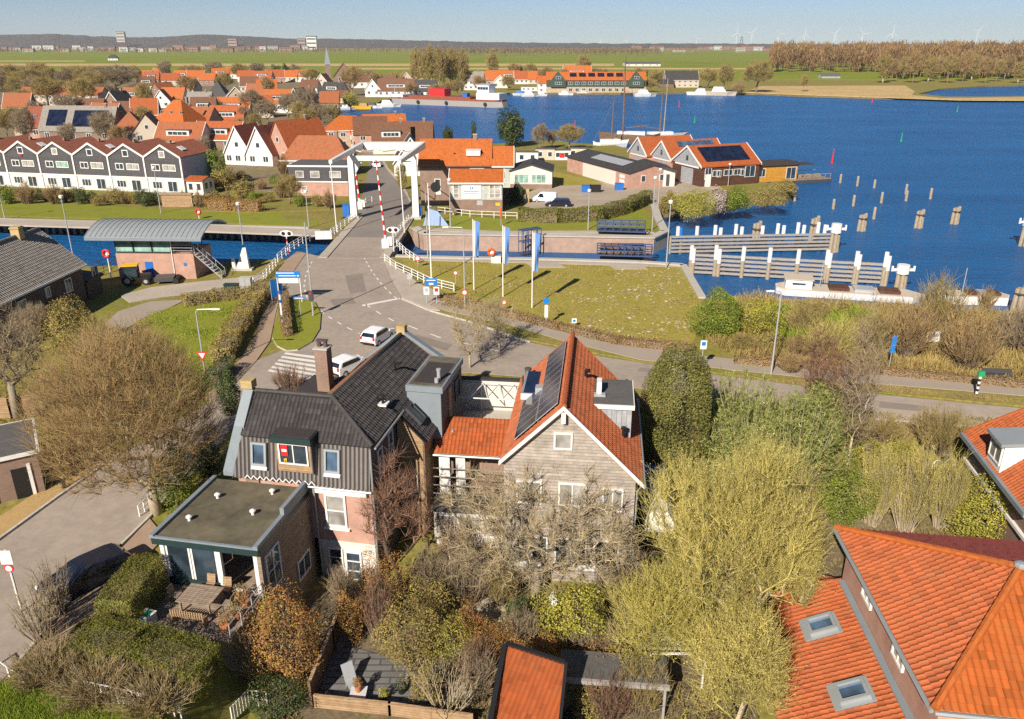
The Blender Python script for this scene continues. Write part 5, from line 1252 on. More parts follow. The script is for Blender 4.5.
for px, w, d, lab in (((549, 266), 4.2, 2.2, 'dark paved strip at the lawn edge before the lattice gate'), ((630, 267), 4.2, 2.6, 'dark paved strip at the lawn edge before the low lock gate')):
    p = G(*px); sheet('paving', [(p[0] - w / 2, p[1] - d / 2), (p[0] + w / 2, p[1] - d / 2), (p[0] + w / 2 - .8, p[1] + d / 2), (p[0] - w / 2 - .8, p[1] + d / 2)], MG['conc'], .09, px=False)
# life rings
for px, lab, z in (((491.5, 264), 'orange life ring on a white stand by the near lock wall', 1.6), ((111, 279), 'red life ring on a post left of the lock building', 3.2), ((199, 219), 'red life ring on the far canal bank behind the lock building', 1.2)):
    p = G(*px); t = thing('life_ring', lab, 'life ring', p); m = MB()
    pts = [(math.cos(a) * .42, 0, z + math.sin(a) * .42) for a in [i * math.pi / 8 for i in range(17)]]; m.tube(pts, .14, 8); m.build('ring', MT['orangep' if 'orange' in lab else 'red'], t, smooth=True)
    m = MB(); m.bar((0, .12, 0), (0, .12, z + .3), .09); m.build('post', 'white', t)
    bq('backboard', 'white', t, (-.35, .35, .16, .24, z - .35, z + .35))
t = thing('cabinet', 'white box beside the orange life ring stand', 'cabinet', G(494, 263)); bq('body', 'white', t, (-.2, .9, -.3, .3, 0, 1.0)); bq('lid', 'steel', t, (-.25, .95, -.35, .35, 1.0, 1.06))
t = thing('warning_post', 'slim orange warning post on the harbour lawn', 'post', G(501, 226)); m = MB(); m.cyl(0, 0, 0, 1.6, .05, n=6); m.build('pole', 'steel', t); m = MB(); m.tube([(0, 0, 1.5), (0, 0, 2.9)], [.22, .12], 8); m.build('flag_sleeve', 'orangep', t)
# ------------------------------------------------------------ timber guide walls, dolphins and piles
def guide(lab, px0, px1, ztop, planks, posts, depth, mat='timber'):
    a, b = Vector(P(*px0, WATER)), Vector(P(*px1, WATER)); t = thing('guide_wall', lab, 'guide wall', a); d = b - a; u = d.normalized(); n = Vector((u.y, -u.x, 0))
    n = n if n.y < 0 else -n
    gap = (ztop - WATER - .1) / planks
    for i in range(planks):
        z = .25 + i * gap; m = MB(); m.solid([n * .3 + Vector((0, 0, z)), d + n * .3 + Vector((0, 0, z)), d + n * .02 + Vector((0, 0, z)), n * .02 + Vector((0, 0, z))], [n * .3 + Vector((0, 0, z + gap * .52)), d + n * .3 + Vector((0, 0, z + gap * .52)), d + n * .02 + Vector((0, 0, z + gap * .52)), n * .02 + Vector((0, 0, z + gap * .52))]); m.build('plank', MT[mat], t)
    k = int(d.length / 2.2)
    for i in range(k + 1):
        p = d * (i / k) - n * .25; m = MB(); m.cyl(p.x, p.y, -3, ztop - WATER - .2, .17, n=8); m.build('pile', 'oldpost', t)
    for x, zt, mt in posts:
        L = (x - px0[0]) / (px1[0] - px0[0]); q = Vector(P(px0[0] + (px1[0] - px0[0]) * L, px0[1] + (px1[1] - px0[1]) * L, WATER)) - a + n * (.0 if mt == 'white' else .2) - n * .35 * depth
        m = MB(); m.cyl(q.x, q.y, -2, zt - WATER - 1.9, .26, n=8); o = m.build('pile', 'oldpost', t)
        m = MB(); m.cyl(q.x, q.y, zt - WATER - 1.9, zt - WATER, .27, n=8); m.build('white_cap', MT[mt], o)
guide('long grey timber guide wall at the far side of the harbour mouth', (670, 254), (829, 251), .85, 5, [(677, 2.0, 'white'), (680, 1.9, 'blue'), (696, 2.0, 'white'), (714, 2.1, 'white'), (719.5, 1.7, 'white'), (734.5, 2.2, 'white'), (740.5, 1.8, 'white'), (761, 1.9, 'white'), (776, 2.2, 'white'), (782, 1.9, 'white'), (796, 2.3, 'white'), (802, 1.9, 'white'), (816, 2.3, 'white'), (823, 1.9, 'white')], 1)
guide('grey timber guide wall with white capped piles beside the moored barge', (689, 274), (884, 285), 1.0, 5, [(690, 2.0, 'white'), (692, 1.6, 'white'), (714, 2.2, 'white'), (717.5, 1.7, 'white'), (741, 2.2, 'white'), (767, 2.2, 'white'), (795, 2.2, 'white'), (823.5, 2.3, 'white'), (826, 1.9, 'white'), (852.5, 2.3, 'white'), (855, 1.9, 'white'), (881, 2.4, 'white'), (884, 1.9, 'white')], -1)
def dolphin(px, ytop, lab, white=False, group=None, n=4):
    b = Vector(P(*px, WATER)); z = PY(px[0], ytop, b.y)[2] - WATER; t = thing('dolphin', lab, 'mooring post', b, 0, group)
    for i, (x, y) in enumerate(((-.42, 0), (0, -.32), (.42, 0), (.05, .35))[:n]):
        m = MB(); m.tube([(x * 1.25, y * 1.25, -2), (x * .95, y * .95, z * (.94 + .05 * ((i * 7) % 3)))], [.3, .26], 8); m.build('pile', 'oldpost', t)
    m = MB(); m.tube([(0, 0, z * .72), (0, 0, z * .78)], .72, 10); m.build('strap', 'darksteel', t)
    if white:
        m = MB(); m.tube([(0, 0, z * .72), (0, 0, z * 1.05)], .75, 10); m.build('white_cap', 'white', t)
        m = MB(); m.bar((-1.4, 0, z * .86), (1.4, 0, z * .86), .3); m.bar((-1.35, 0, z * .8), (-1.35, 0, z * 1.0), .2); m.bar((1.35, 0, z * .8), (1.35, 0, z * 1.0), .2); m.build('bollard_arm', 'white', t)
dolphin((861, 231), 214, 'thick timber dolphin, leftmost of three standing alone in the lake')
dolphin((918, 228), 210, 'thick timber dolphin, middle one of three standing alone in the lake')
dolphin((954, 224), 207, 'thick timber dolphin, rightmost of three standing alone in the lake')
dolphin((833, 252), 225, 'white capped dolphin at the end of the far guide wall', True)
dolphin((899, 292), 266, 'large white capped dolphin at the end of the near guide wall', True)
dolphin((812, 246.5), 217, 'brown timber dolphin behind the right part of the far guide wall')
dolphin((755, 249), 222, 'brown timber dolphin behind the middle of the far guide wall')
dolphin((1023, 246), 218, 'white capped dolphin at the right edge of the lake', True)
dolphin((1016, 312), 287, 'timber dolphin at the right end of the near bank')
PILE = None
for x, y, yt, lab in ((833, 209, 199, 'left end of the row nearest the far guide wall'), (853, 206, 195, 'second of the row nearest the far guide wall'), (873.5, 219, 207, 'closest to the thick dolphins'), (881, 203, 192, 'between the two rows of piles'), (857, 186, 176, 'beyond the houseboat terrace, second from it'), (874, 188, 179.5, 'in the far row, third from the terrace'),
        (905.5, 194, 184, 'rear one of the close pair'), (905.7, 201, 190.5, 'front one of the close pair'), (930, 199, 188, 'rightmost of all single piles'), (840, 183, 174, 'closest to the houseboat terrace'), (794.5, 201, 192, 'beside the brown shore bushes')):
    b = Vector(P(x, y, WATER)); z = PY(x, yt, b.y)[2] - WATER
    t = thing('mooring_pile', 'single wooden mooring pile, ' + lab, 'mooring pile', b, 0, 'single mooring piles in the lake')
    m = MB(); m.tube([(.05, 0, -2), (0, 0, z - .25)], [.27, .25], 8); m.build('pile', 'oldpost', t); m = MB(); m.tube([(0, 0, z - .25), (0, 0, z)], [.27, .2], 8); m.build('pile_cap', 'timber', t)
for x, y, h, mt, lab in ((679, 107, 2.6, 'red', 'red buoy off the far shore reeds'), (694.5, 123, 2.4, 'green', 'green buoy behind the boathouse masts'), (575, 128, 2.4, 'red', 'red buoy near the boatyard bushes'), (872, 102.5, 2., 'red', 'small red buoy close to the far sandy shore'), (957, 112, 2.4, 'green', 'small green buoy at the far right of the lake'), (901, 141.5, 2.4, 'green', 'green buoy in the middle of the lake'), (832, 163, 3.2, 'red', 'tall red buoy beside the houseboat terrace')):
    b = P(x, y, WATER); t = thing('buoy', lab, 'buoy', b); m = MB(); m.tube([(0, 0, -.5), (0, 0, .3)], [.45, .42], 10); m.build('float', MT[mt], t); m = MB(); m.tube([(0, 0, .3), (0, 0, h)], [.22, .12], 8); m.build('mast', MT[mt], t); m = MB(); m.ball((0, 0, h + .1), .24); m.build('top_mark', MT[mt], t)
# ------------------------------------------------------------ boats by the near bank
def barge(name, lab, px0, px1, wd, h, cab, mats=('white', 'cream'), panels=3, z=WATER):
    a, b = Vector(P(*px0, z)), Vector(P(*px1, z)); d = b - a; L = d.length; t = thing(name, lab, 'boat', a, math.atan2(d.y, d.x))
    m = MB(); q = [(0, .25 * wd), (.06 * L, 0), (.9 * L, 0), (L, wd * .5), (.9 * L, wd), (.06 * L, wd), (0, .75 * wd)]
    m.solid([(x, y, -.4) for x, y in q], [(x, y, h) for x, y in q], 0); m.build('hull', MT[mats[0]], t)
    m = MB(); q2 = [(x * .985 + .008 * L, wd * .5 + (y - wd * .5) * .9) for x, y in q]; m.prism(q2, h, h + .04); m.build('deck', MT[mats[1]], t)
    m = MB(); m.solid([(x, y, h - .32) for x, y in q], [(x, y, h - .2) for x, y in q]); 
    for i in range(panels):
        m = MB(); x0 = L * (.36 + .5 * i / panels); m.bx(x0, x0 + L * .4 / panels, wd * .22, wd * .78, h + .04, h + .4); m.build('hatch_cover', MT['redboard' if i % 2 == 0 else 'steel'], t)
    if cab:
        c = bq('cabin', 'white', t, (L * .06, L * .24, wd * .18, wd * .82, h + .04, h + 1.15))
        bq('cabin_roof', 'cream', c, (L * .05, L * .25, wd * .14, wd * .86, h + 1.15, h + 1.24))
        window(c, (L * .15, wd * .18, h + .65), *FR, L * .1, .45)
    m = MB(); m.tube([(L * .3, wd / 2, h), (L * .3, wd / 2, h + 3.2)], .05, 6); m.build('mast', 'steel', t)
    return t
barge('cargo_barge', 'long flat white barge moored behind the reeds with dark hatch covers', (776, 295), (928, 305), 3.6, .75, True, ('cloth', 'cream'))
barge('cargo_barge', 'flat white barge with brown hatches moored at the right', (945, 304), (1014, 306), 3.0, .9, False)
# ------------------------------------------------------------ lock keepers building
p0 = Vector(G(120, 278)); dxy = Vector((9.6, -.35, 0)); p1 = p0 + dxy; LH = thing('lock_house', 'lock control building with a curved zinc roof and green glass upper floor', 'building', p0, math.atan2(dxy.y, dxy.x)); Lw = dxy.length; Dp = 5.4
bq('brick_base', 'brick_pink', LH, (0, Lw, 0, Dp, -.4, 3.1))
gl = bq('upper_room', 'darksteel', LH, (.2, Lw * .72, .1, Dp - .1, 3.1, 5.6))
for i in range(3): window(gl, (.2 + Lw * .24 * (i + .42), .06, 4.3), *FR, Lw * .23, 2.0, 'darksteel', 'glassgreen', ny=2, fw=.06)
m = MB(); nA = 10; x0, x1 = -2.6, Lw + 1.9; prof = []
for i in range(nA + 1):
    f = i / nA; y = -1.5 + (Dp + 3.0) * f; z = 5.3 + 1.7 * math.sin(math.pi * (.1 + .8 * f)) - 1.7 * math.sin(math.pi * .1); prof.append((y, z))
for (ya, za), (yb, zb) in zip(prof, prof[1:]):
    m.solid([(x0, ya, za), (x1, ya, za), (x1, yb, zb), (x0, yb, zb)], [(x0, ya, za + .16), (x1, ya, za + .16), (x1, yb, zb + .16), (x0, yb, zb + .16)])
    for k in range(24):
        xs = x0 + (x1 - x0) * k / 23; m.bar((xs, ya, za + .18), (xs, yb, zb + .18), .07)
rf = m.build('roof', 'zinc', LH)
bq('gutter', 'lead', rf, (x0, x1, -1.62, -1.45, 5.05, 5.4))
bq('door', 'blue', LH, (Lw * .36, Lw * .36 + .95, -.05, 0, .0, 2.1))
m = MB(); m.tube([(Lw * .73, -.08, 0), (Lw * .73, -.08, 5.2)], .06, 6); m.build('downpipe', 'white', LH)
bq('notice', 'signblue', LH, (Lw * .86, Lw * .9, -.04, 0, 1.6, 2.0))
for x in (Lw * .75, Lw * .98, Lw + 1.2): m = MB(); m.bar((x, .2, 3.1), (x, .2, 5.4), .14); m.build('post', 'darksteel', LH)
m = MB()
for z in (3.5, 3.85, 4.2): m.bar((Lw * .73, .05, z), (Lw, .05, z), .05)
m.build('balcony_rail', 'steel', LH)
m = MB(); st = 9
for i in range(st): m.bx(Lw + .1 + i * .32, Lw + .45 + i * .32, .2, 1.3, 3.0 - i * .33, 3.06 - i * .33)
st_ = m.build('stair', 'steel', LH)
m = MB()
for y in (.2, 1.3):
    m.bar((Lw + .1, y, 2.95), (Lw + 3.1, y, .0), .1); m.bar((Lw + .1, y, 4.1), (Lw + 3.1, y, 1.1), .05)
    for i in range(4): m.bar((Lw + .1 + i, y, 2.95 - i), (Lw + .1 + i, y, 4.1 - i), .04)
m.build('handrail', 'steel', st_)
railing('ramp_railing', 'grey handrail along the brick base of the lock building', [(178, 273), (192, 268), (206, 264)], h=1.0, n=2, sp=2, w=.05, mat='steel')
# tractor with mower
p = G(137, 284); t = thing('tractor', 'small black and yellow tractor with a mower beside the lock building', 'tractor', p, R(-78))
bq('body', 'black', t, (-.45, .45, .2, 1.7, .6, 1.25), (-.5, .5, -1.2, .2, .5, 1.0))
m = MB()
for x in (-.65, .65):
    for y in (-1.1, .35): m.bar((x, y, 1.0), (x * .9, y, 2.35), .08)
m.build('cab_frame', 'black', t); bq('cab_roof', 'yellow', t, (-.72, .72, -1.25, .5, 2.35, 2.47))
bq('cab_glass', 'glass', t, (-.62, .62, -1.05, .3, 1.05, 2.3))
for x, y, r in ((-.75, -.8, .65), (.75, -.8, .65), (-.65, 1.2, .45), (.65, 1.2, .45)): m = MB(); m.tube([(x - .16, y, r), (x + .16, y, r)], r, 14); w = m.build('wheel', 'rubber', t); m = MB(); m.tube([(x - .17, y, r), (x + .17, y, r)], r * .5, 10); m.build('rim', 'steel', w)
m = MB(); m.bx(-1.0, 1.0, 2.2, 4.4, .35, .8); m.bar((0, 1.7, .6), (0, 2.3, .6), .12); mw = m.build('mower', 'darksteel', t)
for x in (-.8, 0, .8): m = MB(); m.tube([(x - .3, 4.6, .35), (x + .3, 4.6, .35)], .34, 10); m.build('roller', 'rubber', mw)
# white canvas stand
t = thing('canvas_stand', 'white wrapped stand on a plinth beside the canal', 'stand', G(243, 270)); bq('plinth', 'concrete', t, (-1.3, 1.3, -.5, .5, 0, .3))
m = MB(); m.solid([(-.7, -.35, .3), (.9, -.35, .3), (.9, .35, .3), (-.7, .35, .3)], [(.3, -.12, 2.9), (.7, -.12, 2.9), (.7, .12, 2.9), (.3, .12, 2.9)]); m.solid([(-1.2, -.3, .3), (-.8, -.3, .3), (-.8, .3, .3), (-1.2, .3, .3)], [(-1.3, -.15, 1.7), (-1.0, -.15, 1.6), (-1.0, .15, 1.6), (-1.3, .15, 1.7)]); m.build('canvas', 'white', t)
# ------------------------------------------------------------ harbour and village buildings
RF = dict(o='tile_bright', b='tile_orange', w='tile_old', r='tile_red', n='tile_brown', g='tile_grey', k='tile_dark', f='greyroof')
def hs(label, px, py, w, l, ang, he, hr, wall, roof, fl='', cols=2, rows=1, name='house', cat='house', loc=None, group=None, trim='white', base=-.5):
    # fl: x ridge along the front, else gable to the front; h hipped, c chimney, d dormer, s solar panels, v white verge, t flat roof, k skylights
    p = loc or G(px, py); t = thing(name, label, cat, p, R(ang), group); X = w / 2; rm = MT[RF.get(roof, roof)]; o = .3; th = .16
    m = MB(); m.bx(-X, X, 0, l, base, he)
    along = 'x' in fl
    if 't' in fl:
        m.build('wall', MT[wall], t); m = MB(); m.bx(-X - .2, X + .2, -.2, l + .2, he, he + .3); rf = m.build('roof', MT[trim], t); m = MB(); m.bx(-X, X, 0, l, he + .3, he + .34); m.build('roof_felt', rm, rf)
    elif 'h' in fl:
        m.build('wall', MT[wall], t); m = MB(); k = min(w, l) * .42
        if along: a, b = (-X + k, l / 2), (X - k, l / 2)
        else: a, b = (0, k), (0, l - k)
        c = [(-X - o, -o, he), (X + o, -o, he), (X + o, l + o, he), (-X - o, l + o, he)]; A_ = (*a, hr); B_ = (*b, hr)
        if along: F = [[c[0], c[1], B_, A_], [c[1], c[2], B_], [c[2], c[3], A_, B_], [c[3], c[0], A_]]
        else: F = [[c[0], c[1], A_], [c[1], c[2], B_, A_], [c[2], c[3], B_], [c[3], c[0], A_, B_]]
        for q in F: m.poly(q)
        m.poly(c[::-1]); rf = m.build('roof', rm, t)
        m = MB()
        for i in range(4): m.bar(c[i], c[(i + 1) % 4], .16, 0, .22)
        m.build('gutter', MT[trim], t)
    else:
        if along:
            m.ext([(-X, .0, he), (-X, l, he), (-X, l / 2, hr)], (w, 0, 0)); m.build('wall', MT[wall], t); m = MB(); s = (hr - he) / (l / 2)
            for sg in (0, 1):
                y0 = -o if sg == 0 else l + o; z0 = he - o * s
                m.ext([(-X - o, y0, z0), (-X - o, l / 2, hr), (-X - o, l / 2, hr + th * 1.2), (-X - o, y0, z0 + th * 1.2)], (w + 2 * o, 0, 0))
        else:
            m.ext([(-X, 0, he), (X, 0, he), (0, 0, hr)], (0, l, 0)); m.build('wall', MT[wall], t); m = MB(); s = (hr - he) / X
            for sg in (-1, 1):
                m.ext([(sg * (X + o), -o, he - o * s), (0, -o, hr), (0, -o, hr + th * 1.3), (sg * (X + o), -o, he - o * s + th * 1.3)], (0, l + 2 * o, 0))
        rf = m.build('roof', rm, t)
        if 'v' in fl:
            m = MB()
            if along:
                for x in (-X - o - .06, X + o - .06):
                    for sg in (0, 1): y0 = -o if sg == 0 else l + o; z0 = he - o * s; m.ext([(x, y0, z0 - .1), (x, l / 2, hr - .1), (x, l / 2, hr + th * 1.7), (x, y0, z0 + th * 1.7)], (.12, 0, 0))
                m.bar((-X - o, -o - .05, he - o * s + .05), (X + o, -o - .05, he - o * s + .05), .14, 0, .26)
            else:
                for y in (-o - .1, l + o - .04):
                    for sg in (-1, 1): m.ext([(sg * (X + o), y, he - o * s - .12), (0, y, hr - .12), (0, y, hr + th * 1.8), (sg * (X + o), y, he - o * s + th * 1.8)], (0, .14, 0))
            m.build('verge_board', MT[trim], t)
    if 'c' in fl:
        m = MB(); cy, cx = (l / 2, X * .55) if along else (l * .7, 0); zc = hr if 't' not in fl else he; m.bx(cx - .35, cx + .35, cy - .35, cy + .35, zc - .9, zc + .9); c = m.build('chimney', 'brick_brown', rf); bq('chimney_cap', 'concrete', c, (cx - .42, cx + .42, cy - .42, cy + .42, zc + .9, zc + 1.02))
    if 'd' in fl:
        zd = he + (hr - he) * .32; yd = l / 2 * .32; wd = w * .5
        m = MB()
        if along: m.bx(-wd / 2, wd / 2, yd - .3, l / 2, zd - .3, zd + 1.35); d = m.build('dormer', 'white', t); bq('dormer_roof', 'greyroof', d, (-wd / 2 - .15, wd / 2 + .15, yd - .5, l / 2 + .1, zd + 1.35, zd + 1.5)); window1(d, (0, yd - .3, zd + .55), *FR, wd * .85, 1.1, nx=4)
        else: m.bx(X * .3, X * .9, l * .3, l * .7, zd - .5, zd + 1.2); d = m.build('dormer', 'white', t); bq('dormer_roof', 'greyroof', d, (X * .2, X * 1., l * .28, l * .72, zd + 1.2, zd + 1.35)); window1(d, (X * .9, l / 2, zd + .5), (0, 1, 0), (1, 0, 0), l * .32, 1.0, nx=3)
    if 's' in fl or 'k' in fl:
        if along: u, vv, nn, c0 = Vector((1, 0, 0)), Vector((0, l / 2, hr - he)).normalized(), Vector((0, -(hr - he), l / 2)).normalized(), Vector((0, l * .25, (he + hr) / 2)); ln = math.hypot(l / 2, hr - he)
        else: u, vv, nn, c0 = Vector((0, 1, 0)), Vector((-X, 0, hr - he)).normalized(), Vector((hr - he, 0, X)).normalized(), Vector((X / 2, l / 2, (he + hr) / 2)); ln = math.hypot(X, hr - he)
        c0 += nn * th * 1.35; W_ = (w if along else l)
        if 's' in fl:
            m = MB(); a_, b_ = W_ * .36, ln * .33; m.ext([c0 - u * a_ - vv * b_, c0 + u * a_ - vv * b_, c0 + u * a_ + vv * b_, c0 - u * a_ + vv * b_], nn * .1); m.build('solar_panel', 'panel', rf)
        else:
            for f in (-.55, 0, .55): window1(rf, c0 + u * f * W_ / 2, u, nn, .9, 1.1, 'zinc', 'glassblue', name='roof_window')
    H_ = he / max(rows, 1)
    for r in range(rows):
        for c in range(cols):
            x = -X + w * (c + .5) / cols; window1(t, (x, 0, r * H_ + H_ * .58), *FR, min(1.5, w / cols * .6), min(1.6, H_ * .52), nx=2 if w / cols > 2.4 else 1)
    if 'x' not in fl and 't' not in fl and 'h' not in fl and hr - he > 2.4: window1(t, (0, 0, he + (hr - he) * .33), *FR, 1.1, 1.3)
    sx = X if px < 520 else -X
    for f in (.3, .7): window1(t, (sx, l * f, H_ * .6), (0, 1, 0), (1 if sx > 0 else -1, 0, 0), 1.1, min(1.4, H_ * .5))
    return t
# harbour office (three parts, one building)
O = hs('brick harbour office with a broad orange roof and a white roof hatch', 456, 206, 12.6, 9, 0, 7.2, 11.0, 'brick_brown', 'o', 'xc', 0, 0, base=-1, loc=tuple(P(456, 205, -.4)), name='harbour_office', cat='office')
window1(O, (-3.2, 0, 4.0), *FR, 1.1, 1.4); bq('white_panel', 'white', O, (-3.75, -2.65, -.04, .02, 1.9, 3.1)); bq('white_panel', 'white', O, (2.6, 5.2, -.05, .02, 5.6, 7.1))
h_ = bq('roof_hatch', 'white', O, (2.0, 4.5, 1.0, 3.0, 8.6, 9.5)); bq('hatch_roof', 'cloth', h_, (1.9, 4.6, .9, 3.1, 9.5, 9.62))
bq('roof_vent', 'black', O, (-.3, 0, 1.6, 1.9, 8.2, 9.0))
bq('gutter', 'darksteel', O, (-6.4, 6.4, -.35, -.2, 6.75, 6.95))
o2 = hs('low front annex of the harbour office with a white name board', 476.5, 212, 8.9, 7.6, 0, 5.0, 6.6, 'greygreen', 'o', 'xv', 0, 0, name='office_annex', cat='office', loc=tuple(P(476.5, 212, -.2)))
bq('brick_plinth', 'brick_brown', o2, (-4.47, 4.47, -.06, .1, -.4, 2.1))
for x, nx in ((-3.4, 1), (3.2, 2)): window(o2, (x, -.02, 3.55), *FR, 1.1 if nx == 1 else 2.0, 2.4, nx=nx, ny=3, gm='curtain', fw=.12)
sg = bq('name_board', 'white', o2, (-2.5, .9, -.12, -.04, 2.3, 4.6))
bq('emblem', 'signblue', sg, (-1.05, -.55, -.14, -.125, 3.9, 4.35)); bq('emblem', 'white', sg, (-.92, -.68, -.15, -.142, 4.0, 4.25))
for z, a, b, hh_ in ((3.5, -2.1, .5, .16), (3.15, -1.9, .3, .1), (2.75, -1.2, -.4, .07)): m = MB(); [m.bx(a + i * (b - a) / 11, a + (i + .62) * (b - a) / 11, -.14, -.125, z, z + hh_) for i in range(11)]; m.build('lettering', 'darksteel', sg)
bq('notice', 'yellow', o2, (3.3, 4.1, -.1, -.06, 1.1, 1.6)); bq('notice', 'steel', o2, (.1, 1.1, -.1, -.06, 1.2, 2.0))
hs('narrow grey green house with an orange roof right of the harbour office', 502, 188, 4.4, 7, 0, 4.6, 7.9, 'greygreen', 'o', 'xv', 1, 1)
WB = hs('low white building with a wide shallow dark roof and green windows', 531, 189, 8.6, 9, -4, 3.6, 4.9, 'whitewall', 'k', '', 0, 0, cat='building', name='workshop')
for x in (-2.0, 1.6): window(WB, (x, 0, 2.1), *FR, 3.0, 1.9, nx=3, gm='glassgreen', fw=.12)
bq('brick_plinth', 'brick_brown', WB, (-4.3, 4.3, -.06, .02, -.4, 1.0))
t = thing('garden_wall', 'brown brick wall with gate posts beside the white harbour building', 'wall', G(514, 203)); bq('wall', 'brick_brown', t, (-2.3, .9, -.15, .15, -.3, 2.8)); bq('gate_post', 'brick_yellow', t, (2.2, 2.8, -.3, .3, -.3, 2.6))
# long workshop and its porch wing
q1, q2 = Vector(G(567, 171)), Vector(G(629, 189.5)); dq = q2 - q1
WS = hs('long low workshop with a grey felt roof and white garage doors', 0, 0, dq.length, 11, math.degrees(math.atan2(dq.y, dq.x)), 3.3, 4.6, 'brick_pink', 'k', 'x', 0, 0, loc=tuple((q1 + q2) / 2), name='workshop', cat='workshop')
L_ = dq.length
bq('garage_door', 'whitewall', WS, (-L_ * .22, L_ * .3, -.06, .05, 0, 2.9))
m = MB(); s_ = 1.3 / 5.5; m.ext([(-L_ * .2, 1.6, 3.3 + 1.6 * s_ + .32), (L_ * .3, 1.6, 3.3 + 1.6 * s_ + .32), (L_ * .3, 4.2, 3.3 + 4.2 * s_ + .32), (-L_ * .2, 4.2, 3.3 + 4.2 * s_ + .32)], (0, 0, .08)); m.build('rooflight', 'steel', WS)
for z in (1.3, 2.3): bq('white_panel', 'white', WS, (L_ * .36, L_ * .43, -.05, .03, z - .35, z + .35))
PW = hs('white porch wing at the right end of the long workshop', 652, 187, 9.5, 8, 4, 3.2, 4.5, 'whitewall', 'k', 'v', 0, 0, name='workshop', cat='workshop', trim='darksteel')
bq('doorway_shade', 'black', PW, (-4.2, -1.6, -.05, .04, 0, 2.7)); bq('door', 'darksteel', PW, (2.9, 3.6, -.05, .04, .2, 2.6))  # black slab paints the shade inside the open porch
# three boathouses
labs = ('rear boathouse with a plain orange roof and grey gable', 'middle boathouse with a row of solar panels on its orange roof', 'front boathouse with dark red boards and a large black solar field')
ev = [Vector(P(x, y, 3.0)) for x, y in ((627, 151.5), (649.5, 155.5), (674, 160), (701, 167))]
bd = (ev[3] - ev[0]).normalized(); bang = math.atan2(bd.y, bd.x); 
for i in range(3):
    a, b = ev[i], ev[i + 1]; wd = (b - a).length; c = (a + b) / 2; ln = (13.5, 14.0, 14.5)[i]; dirL = Vector(P(757, 163.5, 3.0)) - ev[3]; rz = math.atan2(dirL.y, dirL.x) - math.pi / 2
    t = hs(labs[i], 0, 0, wd * .995, ln, math.degrees(rz), 4.1, 7.6, 'brick_pink' if i < 2 else 'redboard', 'b', 'v', 0, 0, loc=(c.x, c.y, -1.1), name='boathouse', cat='boathouse')
    X = wd / 2
    m = MB(); m.ext([(-X + .1, -.08, 4.0), (X - .1, -.08, 4.0), (0, -.08, 7.5)], (0, .05, 0)); m.build('gable_cladding', 'greysheet', t)
    bq('lintel', 'white', t, (-X * .8, X * .8, -.12, -.02, 3.6, 3.95))
    bq('boat_door', 'greysheet', t, (-X * .35, X * .45, -.06, 0, 0, 3.3))
    s = (7.6 - 4.1) / X; u = Vector((0, 1, 0)); dn = Vector((X, 0, -3.5)).normalized(); nn = Vector((3.5, 0, X)).normalized(); sl_ = math.hypot(X, 3.5); o_ = Vector((0, 0, 7.6)) + nn * .26
    def pq(y0, y1, d0, d1, mb): mb.ext([o_ + u * y + dn * d for y, d in ((y0, d0), (y1, d0), (y1, d1), (y0, d1))], nn * .08)
    if i == 1:
        for k in range(8): mm = MB(); pq(3.2 + k * 1.2, 4.3 + k * 1.2, .5, 2.0, mm); mm.build('solar_panel', 'glassblue', t)
    if i == 2:
        mm = MB(); pq(1.6, 12.6, .8, sl_ * .82, mm); mm.build('solar_panel', 'panel', t)
        for k, (y, w_) in enumerate(((1.6, 1.6), (3.6, 1.8), (6.6, 2.2), (9.0, 2.0), (12.2, 2.6))): window(t, (X, y, 2.6), (0, 1, 0), (1, 0, 0), w_, 1.3 if k not in (0, 4) else 2.4, nx=2, ny=1)
        bq('door', 'white', t, (X - .02, X + .06, 1.0, 2.4, -.2, 2.5))
# houseboat
hb = [Vector(P(x, y, WATER)) for x, y in ((752, 186), (797, 184))]; d = hb[1] - hb[0]; HB = thing('houseboat', 'ochre houseboat with a flat dark roof and an open terrace', 'houseboat', hb[0], math.atan2(d.y, d.x) + .03); L_ = d.length
bq('pontoon', 'darksteel', HB, (0, L_ + 9, 0, 6, -.5, .7)); w_ = bq('cabin', 'ochre', HB, (0, L_, .1, 5.8, .7, 4.2))
bq('roof', 'darkroof', HB, (-.6, L_ + 1.2, -.4, 6.4, 4.2, 4.5)); window(w_, (2.2, .1, 2.7), *FR, 1.6, 1.8, nx=2); window(w_, (L_ - 1.6, .1, 2.4), *FR, 2.4, 2.6, nx=2)
bq('terrace_deck', 'deck', HB, (L_, L_ + 8.8, .0, 6, .7, .85)); m = MB()
for k in range(7): m.bar((L_ + .5 + k * 1.35, .1, .85), (L_ + .5 + k * 1.35, .1, 1.9), .08)
m.bar((L_ + .3, .1, 1.9), (L_ + 8.7, .1, 1.9), .08); m.bar((L_ + .3, 5.8, 1.9), (L_ + 8.7, 5.8, 1.9), .08); m.build('terrace_railing', 'timber', HB)
bq('awning', 'darkroof', HB, (L_ + .1, L_ + 6, 2.5, 6, 3.6, 3.75))
for k in range(3): bq('planter', 'deck', HB, (L_ + 1.5 + k * 2.4, L_ + 2.7 + k * 2.4, 2, 3, .85, 1.6))
